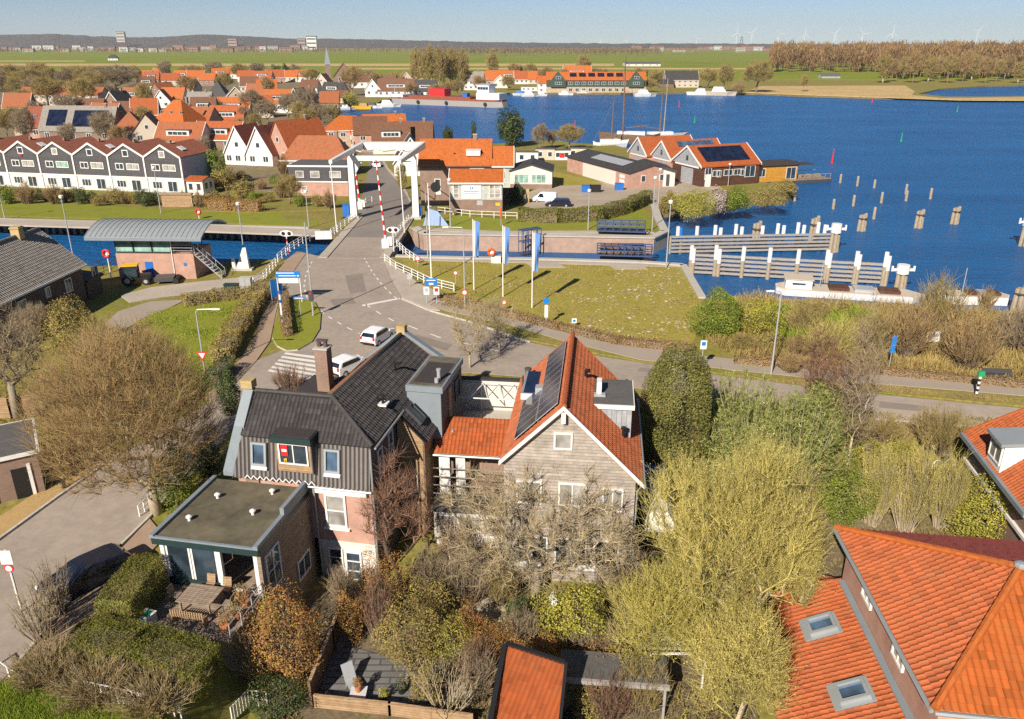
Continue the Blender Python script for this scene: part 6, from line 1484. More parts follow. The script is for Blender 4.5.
# containers and caravans in the yard
for k, (x, y, w, h, mt, lab) in enumerate(((527, 163, 5.5, 2.6, 'white', 'white yard cabin with pale panels behind the low building'), (545, 160, 5, 2.7, 'cream', 'pale two part cabin at the middle of the boatyard'), (562, 160, 4.5, 2.4, 'white', 'white container with a red board in the boatyard'), (578, 158, 5, 2.4, 'cream', 'long pale container nearest the workshop roof'), (521, 170, 5, 1.5, 'white', 'white covered boat on the gravel behind the white building'), (534, 171, 4, 1.3, 'cloth', 'grey covered boat beside the white covered boat'))):
    t = thing('yard_cabin' if k < 4 else 'covered_boat', lab, 'cabin' if k < 4 else 'boat', G(x, y), rnd.uniform(-.15, .15))
    if k < 4:
        m = MB(); m.bx(-w / 2, w / 2, 0, 2.6, 0, h); m.build('body', MT[mt], t); bq('roof', 'greyroof', t, (-w / 2 - .1, w / 2 + .1, -.1, 2.7, h, h + .12))
        for f in (-.25, .25): window1(t, (f * w, 0, h * .55), *FR, 1.2, 1.3)
        if k == 2: bq('board', 'red', t, (-.6, .6, -.08, -.02, .6, 1.8))
    else: m = MB(); m.solid([(-w / 2, -.9, .2), (w / 2, -.6, .2), (w / 2, .6, .2), (-w / 2, .9, .2)], [(-w / 2 + .2, -.3, h), (w / 2 - .5, -.2, h * .8), (w / 2 - .5, .2, h * .8), (-w / 2 + .2, .3, h)]); m.build('cover', MT[mt], t); bq('trestle', 'timber', t, (-1, -.8, -.8, .8, 0, .3), (1, 1.2, -.7, .7, 0, .3))
for x, y, mt, lab in ((586, 193, 'blue', 'blue waste container at the left of the grey ones'), (595, 193, 'black', 'black waste container beside the blue one on the yard'), (619, 191, 'blue', 'single blue container before the brick workshop corner')):
    cabinet((x, y), lab, (1.7 if mt == 'blue' else 2.2, 1.2, 1.5), mt, 'waste_container')
# sailing ships behind the boatyard
def ship(lab, px, L, hm, masts, rz, mt='brownboard'):
    b = P(*px, WATER); t = thing('sailing_barge', lab, 'boat', b, rz); m = MB(); q = [(-L / 2, 0), (-L * .38, -2.2), (L * .36, -2.2), (L / 2, 0), (L * .36, 2.2), (-L * .38, 2.2)]
    m.solid([(x * .95, y * .8, -.5) for x, y in q], [(x, y, hm + (.8 if abs(x) > L * .45 else 0)) for x, y in q]); m.build('hull', MT[mt], t)
    bq('deckhouse', 'white', t, (-L * .25, L * .2, -1.3, 1.3, hm, hm + 1.1))
    for x, h, r in masts:
        m = MB(); m.tube([(x, 0, hm), (x + .3, 0, h)], [r, r * .5], 8); mo = m.build('mast', MT['brownboard' if r > .2 else 'oldpost'], t); m = MB()
        for e in (-L / 2, L / 2, -L * .2, L * .2): m.tube([(e, 1.2 if abs(e) < L * .3 else 0, hm + .3), (x + .3, 0, h * .95)], .03, 4)
        m.build('rigging', 'darksteel', mo)
    m = MB(); m.tube([(masts[0][0], 0, hm + 2), (masts[0][0] - L * .42, 0, hm + 3)], [.14, .1], 6); m.build('boom', 'brownboard', t)
ship('brown sailing barge with a tall mast moored behind the workshop', (629, 143), 19, 2.4, [(2, 25.5, .3)], R(170))
ship('grey sailing barge with twin masts behind the boathouses', (661, 139), 18, 1.2, [(-.6, 20, .26), (.7, 18.5, .2)], R(10), 'greysheet')
ship('small work boat with a bare pale mast at the boatyard', (611, 147), 12, 1.2, [(0, 13.5, .24)], R(20), 'white')
# ------------------------------------------------------------ terrace of dark gabled houses on the canal
ra, rb = Vector(G(186, 193.5)), Vector(G(12, 186.5)); st = (rb - ra) / 5; tang = math.atan2(-st.y, -st.x)
MT['terrace_roof'] = m_tile('terrace roof tile', (.31, .105, .06), (.25, .1, .06)); MT['slateblue'] = m_plain('blue grey slate', (.38, .42, .46), .6, .2)
tl = ('right end house of the dark gabled terrace, beside its blue grey end wall', 'dark terrace house, second from the blue grey end wall', 'dark terrace house, third from the blue grey end wall', 'dark terrace house, fourth from the blue grey end wall', 'dark terrace house with a small flag in its attic window', 'dark terrace house with pale blue curtains, near the left edge', 'dark terrace house cut off by the left edge of the view')
wt = st.length
for i in range(7):
    t = thing('terrace_house', tl[i], 'house', ra + st * (i + .5), tang, 'dark gabled terrace houses'); X = wt / 2; l = 11
    m = MB(); m.bx(-X + .02, X - .02, 0, l, -.6, 6.9); m.ext([(-X + .02, 0, 6.9), (X - .02, 0, 6.9), (0, 0, 9.2)], (0, l, 0)); m.build('wall', MT['slateblue' if i == 0 else 'darkboard'], t)
    m = MB(); m.bx(-X + .15, X - .15, -.08, .02, 2.9, 6.9); m.ext([(-X + .15, -.08, 6.9), (X - .15, -.08, 6.9), (0, -.08, 9.05)], (0, .1, 0)); m.build('dark_front', 'darkboard', t)
    gf = bq('white_ground_floor', 'cloth', t, (-X + .15, X - .15, -.12, .0, -.3, 2.8))
    m = MB(); s = 2.3 / X
    for sg in (-1, 1): m.ext([(sg * (X - .0), -.2, 6.9), (0, -.2, 9.2), (0, -.2, 9.4), (sg * (X - .0), -.2, 7.1)], (0, l + .4, 0))
    rf = m.build('roof', 'terrace_roof', t)
    bq('chimney', 'brick_brown', rf, (-.2, .2, 3, 3.5, 8.7, 9.9))
    if i in (0, 2, 4): m = MB(); m.ext([(X * .35, 3, 8.65), (X * .65, 3, 8.0), (X * .65, 4.6, 8.0), (X * .35, 4.6, 8.65)], (.05, 0, .12)); m.build('roof_window', 'cloth', rf)
    m = MB()
    for sg in (-1, 1): m.ext([(sg * X, -.3, 6.75), (0, -.3, 9.1), (0, -.3, 9.5), (sg * X, -.3, 7.15)], (0, .14, 0))
    m.bx(X - .22, X + .1, -.3, .05, -.3, 6.9); m.bx(-X + .1, X - .2, -.2, -.06, 2.75, 3.0); m.build('white_trim', 'white', t)
    if i == 0:
        m = MB()
        for y in (-.2, l + .1): pass
        m.bx(X - .03, X + .05, l - .2, l + .1, -.3, 6.9); m.build('corner_board', 'white', t)
    window(t, (0, -.08, 7.55), *FR, 1.35, 1.35, fw=.16, gm='curtain' if i in (0, 3) else 'glass'); window(t, (-1.75, -.08, 4.95), *FR, 1.9, 1.3, nx=2, fw=.15, gm='glass'); window(t, (1.25, -.08, 4.95), *FR, 2.9, 1.3, nx=2, fw=.15, gm=('curtain', 'curtain', 'curtain', 'glassgreen', 'curtain', 'glassblue', 'glass')[i])
    window(t, (-1.9, -.12, 1.5), *FR, 2.2, 1.5, nx=3, fw=.12); window(t, (1.5, -.12, 1.3), *FR, 2.2, 2.2, nx=2, fw=.12)
    if i == 4: bq('flag', 'red', t, (-.25, .25, -.26, -.22, 6.4, 6.8))
t = hs('lean-to veranda with a glass front at the end of the dark terrace', 196, 195, 3.5, 4, math.degrees(tang), 2.8, 3.3, 'white', 'b', 'x', 2, 1, name='veranda', cat='veranda')
hs('small shed of bare wood in the terrace gardens', 178, 207, 5.5, .25, 0, 2.2, 2.3, 'wood', 'k', 't', 0, 0, name='board_fence', cat='fence', trim='wood')
# ------------------------------------------------------------ village houses
V = [
 ('big orange hipped roof over a white window front, behind the terrace', 168, 137, 12.5, 13, -20, 4.2, 10.5, 'white', 'o', 'xhck', 6, 1),
 ('brown brick gable house with a black solar roof, left of the bare trees', 114, 118, 9.5, 10, -12, 4, 9.5, 'brick_brown', 'k', 'cv', 2, 1),
 ('brown hipped house behind the third dark terrace house', 131, 143, 9, 10, 12, 4, 8.5, 'cream', 'w', 'hc', 3, 1),
 ('grey roofed house with one black roof panel', 199, 111, 9.5, 7, -2, 4, 7.5, 'greygreen', 'g', 'xc', 3, 1),
 ('beige gable house with white verges and a dark roof', 237, 107, 9.5, 9, 18, 4.5, 8.5, 'brick_beige', 'k', 'v', 2, 1),
 ('orange house with a long white dormer across its roof', 231, 119, 13, 9, -3, 3.6, 7.6, 'white', 'o', 'xdv', 5, 1),
 ('orange house with one white dormer left of the willow', 226, 129, 11, 8.5, -2, 3.4, 7.2, 'white', 'b', 'xd', 4, 1),
 ('low orange house with two dormers behind the evergreen', 216, 150, 12, 9, -8, 3.6, 7, 'brick_brown', 'b', 'xdv', 2, 1),
 ('low orange house with grey dormer next to the terrace roofs', 178, 152, 12, 9, -8, 3.6, 7.2, 'whitewall', 'w', 'xdv', 2, 1),
 ('steep white gable house, left one of the white pair', 239, 165, 6.6, 10, -14, 3.6, 8.8, 'white', 'r', 'v', 3, 1),
 ('steep white gable house, right one of the white pair', 260, 166, 6.4, 10, -14, 3.6, 8.8, 'white', 'r', 'v', 2, 1),
 ('orange brick gable house with a tall side wall and white window', 280, 165, 7.5, 13, -38, 5.0, 10, 'brick_pink', 'b', 'c', 2, 1),
 ('low grey house with a worn orange hipped roof beside the bridge', 316, 176, 14, 8, -3, 4.2, 8.2, 'greygreen', 'w', 'xhc', 4, 1),
 ('orange roofed house with a tarred black gable', 280, 113, 12, 10, 4, 5, 9, 'white', 'o', 'xd', 3, 1),
 ('narrow black gabled house beside the orange roofed one', 296, 113, 5.4, 8, -20, 6, 9.6, 'blackwood', 'k', 'v', 2, 2),
 ('beige brick house with an orange roof and two rows of windows', 350, 148, 12, 10, 12, 6, 8.2, 'brick_beige', 'o', 'xh', 4, 2),
 ('pink brick house with a brown roof and bay window near the water', 372, 152, 8, 10, 10, 6, 8.6, 'brick_pink', 'n', 'x', 2, 2),
 ('house with two white dormers on a brown roof near the bridge', 392, 154, 9, 9, 8, 3.6, 7.6, 'whitewall', 'n', 'xdc', 3, 1),
 ('brown roofed waterside house left of the harbour office', 414, 152, 9, 9, 2, 3.8, 7.4, 'cream', 'n', 'xc', 3, 1),
 ('white house with a steep dark roof close to the right bridge tower', 412, 176, 7, 9, 8, 3.8, 8, 'white', 'k', 'v', 2, 1),
 ('orange roofed quay house in front of the bay', 386, 136, 12, 7, 14, 3.4, 6.2, 'cream', 'o', 'xc', 3, 1),
 ('pink terrace of houses with tall white windows at the far left', 62, 106, 36, 8, -4, 6.5, 8, 'cream', 'w', 'xc', 12, 2),
 ('grey roofed house with a black solar field, left of two', 64, 141, 13, 11, -2, 4, 9.5, 'brick_brown', 'g', 'xs', 3, 1),
 ('grey roofed house with a black solar field, right of two', 90, 142, 13, 11, -2, 4, 9.5, 'brick_brown', 'g', 'xsc', 3, 1),
 ('dark red roofed house with an orange edge by the small pool', 46, 139, 9, 10, 8, 4.5, 9, 'brick_pink', 'r', 'xk', 2, 1),
 ('long worn orange roof beside the small pool', 30, 137, 8, 14, 4, 4, 8.5, 'brick_beige', 'w', 'c', 2, 1),
 ('brown barn roof between the terrace and the big orange roof', 149, 143, 8, 9, 14, 3.6, 8, 'cream', 'n', '', 2, 1),
 ('small white gabled house left of the big orange roof', 162, 108, 7, 8, 10, 3.6, 7.6, 'white', 'w', 'v', 2, 1),
 ('brown gable house at the top of the village street', 157, 101, 9, 10, -30, 4, 8.5, 'brick_brown', 'w', 'c', 2, 1),
 ('orange roof with a white chimney behind the grey roofed house', 172, 106, 10, 8, -5, 4, 7.8, 'white', 'o', 'xc', 2, 1),
 ('black pyramid roofed barn beside the grey roofed house', 217, 103, 10, 10, 0, 3, 10, 'blackwood', 'k', 'h', 0, 1),
 ('white gabled villa near the church', 322, 92, 8.5, 10, -8, 6, 10, 'cream', 'n', 'vc', 2, 2),
 ('grey roofed house with three white dormers below the church', 331, 99, 11, 9, -20, 4.2, 8, 'whitewall', 'k', 'xdc', 3, 1),
 ('small house with a pink roof above the moored boats', 338, 103, 9, 7, 5, 3.4, 5.6, 'cream', 'n', 'x', 3, 1),
 ('white gabled house near the bow of the cargo ship', 373, 97, 7.5, 9, 5, 5, 9, 'white', 'k', 'v', 2, 1),
 ('long brown roofed house behind the cargo ship bow', 396, 97, 18, 9, 0, 4.2, 9, 'white', 'n', 'xd', 6, 1),
 ('dark roofed white house behind the red deck box', 425, 97, 11, 8, -3, 4, 8.5, 'white', 'k', 'xdc', 4, 1),
 ('pink gabled house above the cargo ship, left one', 407, 88, 9, 12, 15, 5, 9.5, 'cream', 'w', 'v', 2, 1),
 ('pink gabled house above the cargo ship, right one', 418, 87, 9, 12, 15, 5, 9.5, 'cream', 'w', 'v', 2, 1),
 ('white two storey villa behind the ship wheelhouse', 471, 90, 14, 9, -4, 7, 10.5, 'white', 'g', 'xc', 5, 2),
 ('pink brick house with an orange roof right of the white villa', 489, 86, 11, 8, 0, 5, 9, 'brick_pink', 'o', 'xc', 3, 1),
 ('orange house at the end of the tree lined far shore', 497, 82, 14, 8, 4, 4, 8, 'cream', 'o', 'xd', 4, 1),
 ('grey gabled house low on the far shore', 500, 88, 9, 8, 0, 4, 7.5, 'whitewall', 'g', 'v', 2, 1),
 ('wide orange roofed house at the start of the far shore row', 509, 83, 14, 9, 0, 4, 8.2, 'brick_brown', 'o', 'xd', 4, 1),
 ('orange roofed house with a white gable on the far shore', 524, 84, 12, 9, 8, 4, 8.4, 'white', 'b', 'xvc', 4, 1),
 ('orange roofed house left of the white waterside house', 536, 84, 10, 9, 0, 4, 8.4, 'cream', 'o', 'xc', 3, 1),
 ('white waterside house with rounded gables and dark windows', 553, 92.5, 16, 9, 4, 6.5, 9, 'white', 'o', 'x', 5, 2),
 ('tall orange roof with a white cross gable behind the green row', 577, 84, 18, 9, 0, 7, 12, 'white', 'o', 'xvd', 4, 2),
 ('low white boat house on the far shore left of the white house', 533, 91, 13, 6, 0, 2.6, 3.4, 'white', 'f', 't', 5, 1),
 ('lone cream villa with a dark roof and a middle gable', 682, 87.5, 20, 11, 2, 6, 10, 'cream', 'k', 'xvc', 6, 2),
 ('small brown barn beside the lone cream villa', 667, 88, 8, 8, 0, 3.5, 5, 'brownboard', 'k', 'x', 1, 1),
 ('white farm sheds in the far meadow', 643, 66.5, 40, 20, 3, 4, 5, 'whitewall', 'f', 'x', 5, 1),
 ('small grey barn in the far right meadow', 831, 78.5, 14, 9, 2, 2.6, 4, 'greysheet', 'f', 'x', 2, 1),
 ('black roofed farmhouse at the left meadow edge', 113, 60.5, 14, 10, 10, 4, 9, 'white', 'k', 'xh', 3, 1),
]
for v in V: v = list(v); v[3] *= 1.12; v[6] *= .8; v[7] *= 1.04; hs(*v)
# back rows of orange roofs, each one its own house
for k, (x, y, w, rf, wl, wh) in enumerate(((144, 82, 11, 'o', 'cream', 'leftmost in the back row'), (152, 85, 10, 'w', 'brick_brown', 'second from the left in the back row'), (160, 80, 12, 'o', 'white', 'with a white gable, third in the back row'), (171, 86, 12, 'b', 'cream', 'before the tall back row trees'), (181, 83, 14, 'o', 'cream', 'wide one in the middle of the back row'), (196, 84, 12, 'o', 'white', 'beside the black pyramid barn'), (207, 86, 11, 'o', 'brick_brown', 'next to the dark barn gable'), (221, 80, 13, 'o', 'cream', 'above the beige gable house'), (233, 79, 14, 'o', 'white', 'long one at the meadow edge'), (246, 82, 12, 'b', 'white', 'with a dark chimney behind the beige gable'), (262, 84, 14, 'b', 'cream', 'long one behind the black gabled house'), (276, 83, 13, 'b', 'brick_pink', 'second one behind the black gabled house'), (290, 82, 12, 'o', 'cream', 'left of the church hedge'), (303, 82, 11, 'o', 'white', 'just left of the white villa'), (348, 84, 12, 'b', 'cream', 'right of the church'), (362, 88, 13, 'n', 'white', 'between church and white gabled house'), (384, 90, 14, 'n', 'cream', 'above the cargo ship bow'), (250, 93, 11, 'n', 'cream', 'between beige and black gables'), (309, 95, 10, 'n', 'white', 'beside the bare trees of the bay'), (147, 92, 10, 'n', 'cream', 'below the back row at the bare trees'), (102, 133, 10, 'w', 'brick_brown', 'right of the solar roofs'), (126, 126, 9, 'n', 'brick_pink', 'uphill of the hipped house'), (131, 108, 9, 'w', 'cream', 'right of the black solar gable'), (146, 126, 9, 'b', 'brick_brown', 'left of the big hipped roof'), (196, 134, 10, 'w', 'brick_pink', 'at the right foot of the big hipped roof'), (204, 122, 9, 'n', 'cream', 'below the grey roofed house'), (256, 104, 10, 'w', 'brick_brown', 'before the beige gable house'), (262, 118, 9, 'b', 'cream', 'below the black gabled house'), (302, 108, 9, 'n', 'brick_pink', 'near the head of the bay'), (18, 118, 10, 'w', 'brick_brown', 'by the small pool shore'), (88, 122, 11, 'n', 'brick_brown', 'behind the right solar roof'), (268, 96, 11, 'o', 'brick_brown', 'uphill of the black gabled house'), (186, 96, 10, 'w', 'cream', 'uphill of the grey roofed house'), (330, 112, 8, 'w', 'brick_brown', 'on the quay of the bay'))):
    hs('village house with %s roof, %s' % (dict(o='a bright orange', b='an orange', w='a worn orange', n='a brown')[rf], wh), x, y, w, 9, (-12, 8, -4, 14)[k % 4], 4, 8.2 + (k % 3) * .5, wl, rf, 'x' + ('c', 'dc', 'v')[k % 3], 3, 1)
# modern flat part beside the bridge
t = hs('flat roofed brick extension with white edges and dark slate front by the bridge', 320, 196, 11.5, 8, -3, 5.6, 6, 'brick_pink', 'f', 't', 0, 0)
bq('slate_front', 'darkboard', t, (-5.7, 5.7, -.1, .02, 2.9, 5.5)); bq('white_band', 'white', t, (-5.75, 5.75, -.16, .0, 2.65, 2.9))
for x, z, w_ in ((-3.6, 4.2, 1.6), (-.6, 4.2, 1.8), (3.4, 4.2, 2.2), (-3, 1.2, 1.2)): window(t, (x, -.1 if z > 3 else 0, z), *FR, w_, 1.3, gm='curtain')
# green row house on the far shore
gr = thing('row_house', 'long dark green row house with two gables and an orange roof', 'house', G(596, 92.6)); MT['greenboard'] = m_board('dark green boards', (.045, .075, .055), (.055, .09, .065), .3)
bq('ochre_base', 'brick_beige', gr, (-30, 30, 0, 10, -1, 3.2)); bq('wall', 'greenboard', gr, (-30, 30, .1, 10, 3.2, 7)); m = MB(); m.ext([(-30.3, -.3, 7), (-30.3, 5, 11.8), (-30.3, 10.3, 7)], (60.6, 0, 0)); rf = m.build('roof', 'tile_bright', gr)
for x in (-23, 24):
    m = MB(); m.bx(x - 4.5, x + 4.5, -1.2, 2, 3.2, 7); m.ext([(x - 4.5, -1.2, 7), (x + 4.5, -1.2, 7), (x, -1.2, 12)], (0, 5, 0)); g_ = m.build('gable_bay', 'greenboard', gr); window1(g_, (x, -1.2, 8.6), *FR, 3, 1.6, nx=2); window1(g_, (x, -1.2, 5.4), *FR, 4, 1.5, nx=3)
for k in range(9): window1(gr, (-15.5 + k * 4, .08, 5.3), *FR, 2.6, 1.7, nx=2); window1(gr, (-15.5 + k * 4, 0, 1.6), *FR, 2.2, 2, nx=2)
for k in range(6): m = MB(); m.ext([(-16 + k * 5.6, 1.6, 9.2), (-12 + k * 5.6, 1.6, 9.2), (-12 + k * 5.6, 3.6, 11.0), (-16 + k * 5.6, 3.6, 11.0)], (0, -.1, .14)); m.build('solar_panel', 'panel', rf)
# church
c = thing('church', 'village church with a slim pointed spire and a steep brown roof', 'church', G(345, 86), R(12)); m = MB(); m.bx(-7, 7, 0, 22, -1, 6); m.ext([(-7, 0, 6), (7, 0, 6), (0, 0, 14.5)], (0, 22, 0)); m.build('nave', 'brick_brown', c); m = MB()
for sg in (-1, 1): m.ext([(sg * 7.5, -.3, 5.6), (0, -.3, 14.6), (0, -.3, 14.9), (sg * 7.5, -.3, 5.9)], (0, 22.6, 0))
m.build('roof', 'tile_brown', c); tw = bq('tower', 'brick_brown', c, (-12.5, -9, 1, 4.5, -1, 14)); m = MB(); m.solid([(-12.8, .7, 14), (-8.7, .7, 14), (-8.7, 4.8, 14), (-12.8, 4.8, 14)], [(-10.8, 2.7, 25.5), (-10.7, 2.7, 25.5), (-10.7, 2.8, 25.5), (-10.8, 2.8, 25.5)]); m.build('spire', 'lead', tw)
for x in (-3.5, 0, 3.5): window1(c, (x, 0, 4), *FR, 1.3, 3.4)
# cargo ship in the bay
a, b = Vector(P(386, 103.5, WATER)), Vector(P(500, 108, WATER)); d = b - a; L_ = d.length; S_ = thing('cargo_ship', 'long grey and red inland cargo ship with a white wheelhouse', 'ship', a, math.atan2(d.y, d.x))
q = [(0, 4.5), (.05 * L_, .6), (.13 * L_, 0), (.93 * L_, 0), (L_, 2.0), (L_, 7.0), (.93 * L_, 9), (.13 * L_, 9), (.05 * L_, 8.4)]
m = MB(); m.solid([(x + 1.0, y, -.5) for x, y in q], [(x, y, 2.6) for x, y in q]); m.build('hull', 'timber', S_)
m = MB(); m.solid([(x, y * 1.005 - .03, 2.6) for x, y in q], [(x, y * 1.005 - .03, 3.5) for x, y in q]); m.build('red_strake', 'tile_red', S_)
m = MB(); q3 = [(-.5, 4.5), (.05 * L_, .4), (.16 * L_, -.1), (.16 * L_, 9.1), (.05 * L_, 8.6)]; m.prism(q3, 3.3, 4.6); m.build('bow', 'white', S_)
bq('hatch', 'tile_red', S_, (.2 * L_, .74 * L_, 1.2, 7.8, 3.5, 4.3)); bq('deck_box', 'red', S_, (.38 * L_, .52 * L_, 1.5, 7.5, 4.3, 7.8))
s2 = bq('superstructure', 'white', S_, (.8 * L_, .99 * L_, .4, 8.6, 3.5, 6.4)); wh_ = bq('wheelhouse', 'white', s2, (.8 * L_, .9 * L_, 1.2, 7.8, 6.4, 10.2)); bq('wheelhouse_roof', 'steel', wh_, (.79 * L_, .91 * L_, .8, 8.2, 10.2, 10.5))
window1(wh_, (.85 * L_, 1.2, 8.6), *FR, .09 * L_, 1.5, nx=4)
for f in (.3, .55, .88): m = MB(); m.tube([(f * L_, -.25, 1.4), (f * L_, -.6, 1.4)], .9, 12); m.build('fender', 'rubber', S_)
m = MB(); m.tube([(.86 * L_, 4, 10.5), (.86 * L_, 4, 13.5)], .12, 6); m.tube([(.04 * L_, 4.5, 4.6), (.04 * L_, 4.5, 9)], .14, 6); m.build('mast', 'steel', S_)
bq('deck_gear', 'blue', S_, (.66 * L_, .7 * L_, 3, 6, 4.3, 6))
# moored boats
def boat(lab, x, y, L, rz, hull='white', cab='white', name='moored_boat'):
    t = thing(name, lab, 'boat', P(x, y, WATER), rz); w = L * .32; q = [(-L / 2, -w * .4), (L * .2, -w * .5), (L / 2, 0), (L * .2, w * .5), (-L / 2, w * .4)]
    m = MB(); m.solid([(a * .9, b * .7, -.3) for a, b in q], [(a, b, L * .13) for a, b in q]); m.build('hull', MT[hull], t)
    m = MB(); m.solid([(-L * .3, -w * .32, L * .13), (L * .15, -w * .32, L * .13), (L * .15, w * .32, L * .13), (-L * .3, w * .32, L * .13)], [(-L * .25, -w * .26, L * .27), (L * .04, -w * .26, L * .27), (L * .04, w * .26, L * .27), (-L * .25, w * .26, L * .27)]); m.build('cabin', MT[cab], t)
for k, (x, y, L, hl, cb, lab) in enumerate(((336, 109.5, 9, 'white', 'cream', 'white boat moored left of the yellow willow'), (347, 109.5, 8, 'cloth', 'white', 'grey boat under the yellow willow'), (362, 109, 10, 'yellow', 'wood', 'yellow work boat in the bay'), (374, 108, 9, 'white', 'darksteel', 'white boat with a dark cabin in the bay'), (389, 107, 12, 'white', 'white', 'largest white motor boat next to the ship bow'), (521, 95.5, 10, 'cloth', 'blue', 'blue covered boat on the far shore'), (530, 96.5, 11, 'white', 'white', 'white motor boat before the low boat house'), (540, 96, 9, 'cloth', 'white', 'grey and white boat before the white waterside house'), (566, 95, 9, 'white', 'white', 'small white boat right of the white waterside house'), (584, 94.5, 9, 'white', 'cream', 'small white boat before the green row house'), (628, 95, 9, 'darksteel', 'wood', 'dark boat at the right end of the green row house'), (645, 96.5, 14, 'white', 'white', 'white motor yacht off the right end of the green row'), (698, 95, 14, 'white', 'steel', 'white boat before the lone cream villa'), (721, 95.5, 18, 'cream', 'white', 'pale houseboat in the reeds right of the villa'), (490, 97, 13, 'white', 'steel', 'white tugboat behind the cargo ship stern'))):
    boat(lab, x, y, L, (-.15, .2, 3.0, -.3, .1)[k % 5], hl, cb)
# ------------------------------------------------------------ far town, turbines, hills
def town(label, x, yb, w, h, wall, d=9000, roof='f', gp='far town buildings', Yd=None):
    p = G(x, yb) if Yd is None else PY(x, yb, Yd); t = thing('town_building', label, 'building', p, 0, gp); s = p[1] / CF; W_, H_ = w * s, h * s
    m = MB(); m.bx(-W_ / 2, W_ / 2, 0, W_ * .5, -3, H_); o = m.build('wall', MT[wall], t); m = MB(); m.bx(-W_ * .52, W_ * .52, -W_ * .02, W_ * .52, H_, H_ * 1.06 + .5); m.build('roof', MT[RF.get(roof, roof)], t)
    for k in range(3):
        q = MB(); q.bx(-W_ * .45, W_ * .45, -.6, 0, H_ * (k + .35) / 3, H_ * (k + .65) / 3); q.build('window_band', 'glass', t)
MT['towerwhite'] = m_plain('pale tower facade', (.6, .6, .58), .7, .1, .02); MT['towergrey'] = m_plain('grey tower facade', (.42, .38, .34), .7, .1, .02); MT['townbrick'] = m_plain('far town brick', (.34, .2, .14), .8, .2, .02)
town('white tower block of the far town, right of the church spire', 312, 49.5, 9, 11, 'towerwhite', gp=None)
town('tallest grey tower block of the far town on the left', 121, 41.5, 7.5, 8, 'towergrey', gp=None, Yd=4700)
town('red brown block of the far town left of the white tower', 302, 49.5, 7, 9, 'townbrick', gp=None)
town('single red brown block of the far town at the middle left', 233, 48, 8, 8, 'townbrick', gp=None)
town('long white hall of the far town at the far right horizon', 793, 49, 22, 4, 'towerwhite', gp=None)
for k in range(46):
    x = (8 + k * 9.5 + rnd.uniform(-4, 4)) if k < 32 else 640 + (k - 32) * 10 + rnd.uniform(-4, 4)
    town('low building in the far town under the wooded hills' if k < 32 else 'low building of the far town behind the right meadow', x, rnd.uniform(49, 52.5), rnd.uniform(5, 13), rnd.uniform(2.2, 4.5), rnd.choice(['townbrick', 'towergrey', 'towerwhite', 'townbrick']), roof=rnd.choice(['r', 'n', 'w']), gp='low buildings of the left far town' if k < 32 else 'low buildings of the right far town')
for k, (x, yh, Yd, ln, lab) in enumerate(((600 + 1, 41, 9000, 4, 'far wind turbine above the middle meadow'), (627, 41, 9500, 4, 'far wind turbine left of the lone villa'), (697, 39, 9000, 5, 'far wind turbine above the lone villa'), (737, 33, 6500, 8, 'wind turbine beside the pylon'), (752, 33, 7000, 7, 'wind turbine right of the pylon'), (779, 34.5, 6500, 7, 'leftmost of the five turbines over the wood'), (805, 34.5, 6500, 7, 'second of the five turbines over the wood'), (835, 33.5, 6000, 7.5, 'third of the five turbines over the wood'), (863, 34, 6000, 7.5, 'fourth of the five turbines over the wood'), (893, 33, 6000, 8, 'rightmost of the five turbines over the wood'), (978, 31, 6500, 6, 'lone wind turbine near the right edge'))):
    p = PY(x, yh, Yd); t = thing('wind_turbine', lab, 'wind turbine', (p[0], p[1], 0)); z = p[2]; s = Yd / CF
    m = MB(); m.tube([(0, 0, -2), (0, 0, z)], [2.2, 1.3], 8); m.build('tower', 'white', t); bq('nacelle', 'white', t, (-2, 2, -5, 6, z - 2, z + 2))
    for j in range(3):
        a = j * 2.094 + k * .7; l = ln * s; e = Vector((math.sin(a) * l, -7, z + math.cos(a) * l)); o = Vector((0, -7, z)); m = MB(); m.tube([o, o.lerp(e, .2), e], [1., 1.6, .5], 5); m.build('blade', 'white', t)
p = PY(742, 36, 6500); t = thing('pylon', 'dark lattice pylon between the turbines on the horizon', 'pylon', (p[0], p[1], 0)); m = MB()
for sx in (-1, 1): m.tube([(sx * 14, 0, 0), (sx * 2, 0, p[2])], [2.5, 1.5], 4)
for f in (.3, .6, .85): m.bar((-14 * (1 - f) - 8, 0, p[2] * f), (14 * (1 - f) + 8, 0, p[2] * f), 2.5)
m.build('lattice', 'darksteel', t)
def hills():
    mb = MB(); prof = [(-400, 36), (0, 34.5), (60, 34), (90, 36), (150, 37.5), (210, 34), (250, 36.5), (300, 39), (340, 38.5), (400, 40), (460, 41.5), (560, 43), (640, 43.5), (700, 43.5), (770, 44), (1024, 44), (1400, 44)]
    xs = np.arange(-400, 1400, 1.5); ys = np.interp(xs, [a for a, b in prof], [b for a, b in prof]); rg = np.random.default_rng(3)
    ys = ys + np.convolve(rg.normal(size=len(xs)), np.ones(5) / 5, 'same') * .45; Yd = 5200; n = len(xs)
    rows = []
    for j, (f, dy) in enumerate(((0, -500), (.55, -250), (1, 0), (.9, 500), (0, 2000))):
        rows.append([(PY(x, 42, Yd)[0] * (1 + dy / Yd), Yd + dy, max(2, PY(x, y, Yd)[2]) * f + (0 if j in (0, 4) else rg.normal() * .3)) for x, y in zip(xs, ys)])
    for a, b in zip(rows, rows[1:]):
        for i in range(n - 1): mb.poly([a[i], a[i + 1], b[i + 1], b[i]])
    tag(mb.build('hills', 'hillwood', keepn=True), kind='structure')
MT['hillwood'] = m_ground('wooded hills', [(.3, (.06, .05, .045)), (.7, (.1, .08, .06))], .01, .04, bump=0, fc=(.7, 1.3)); hills()
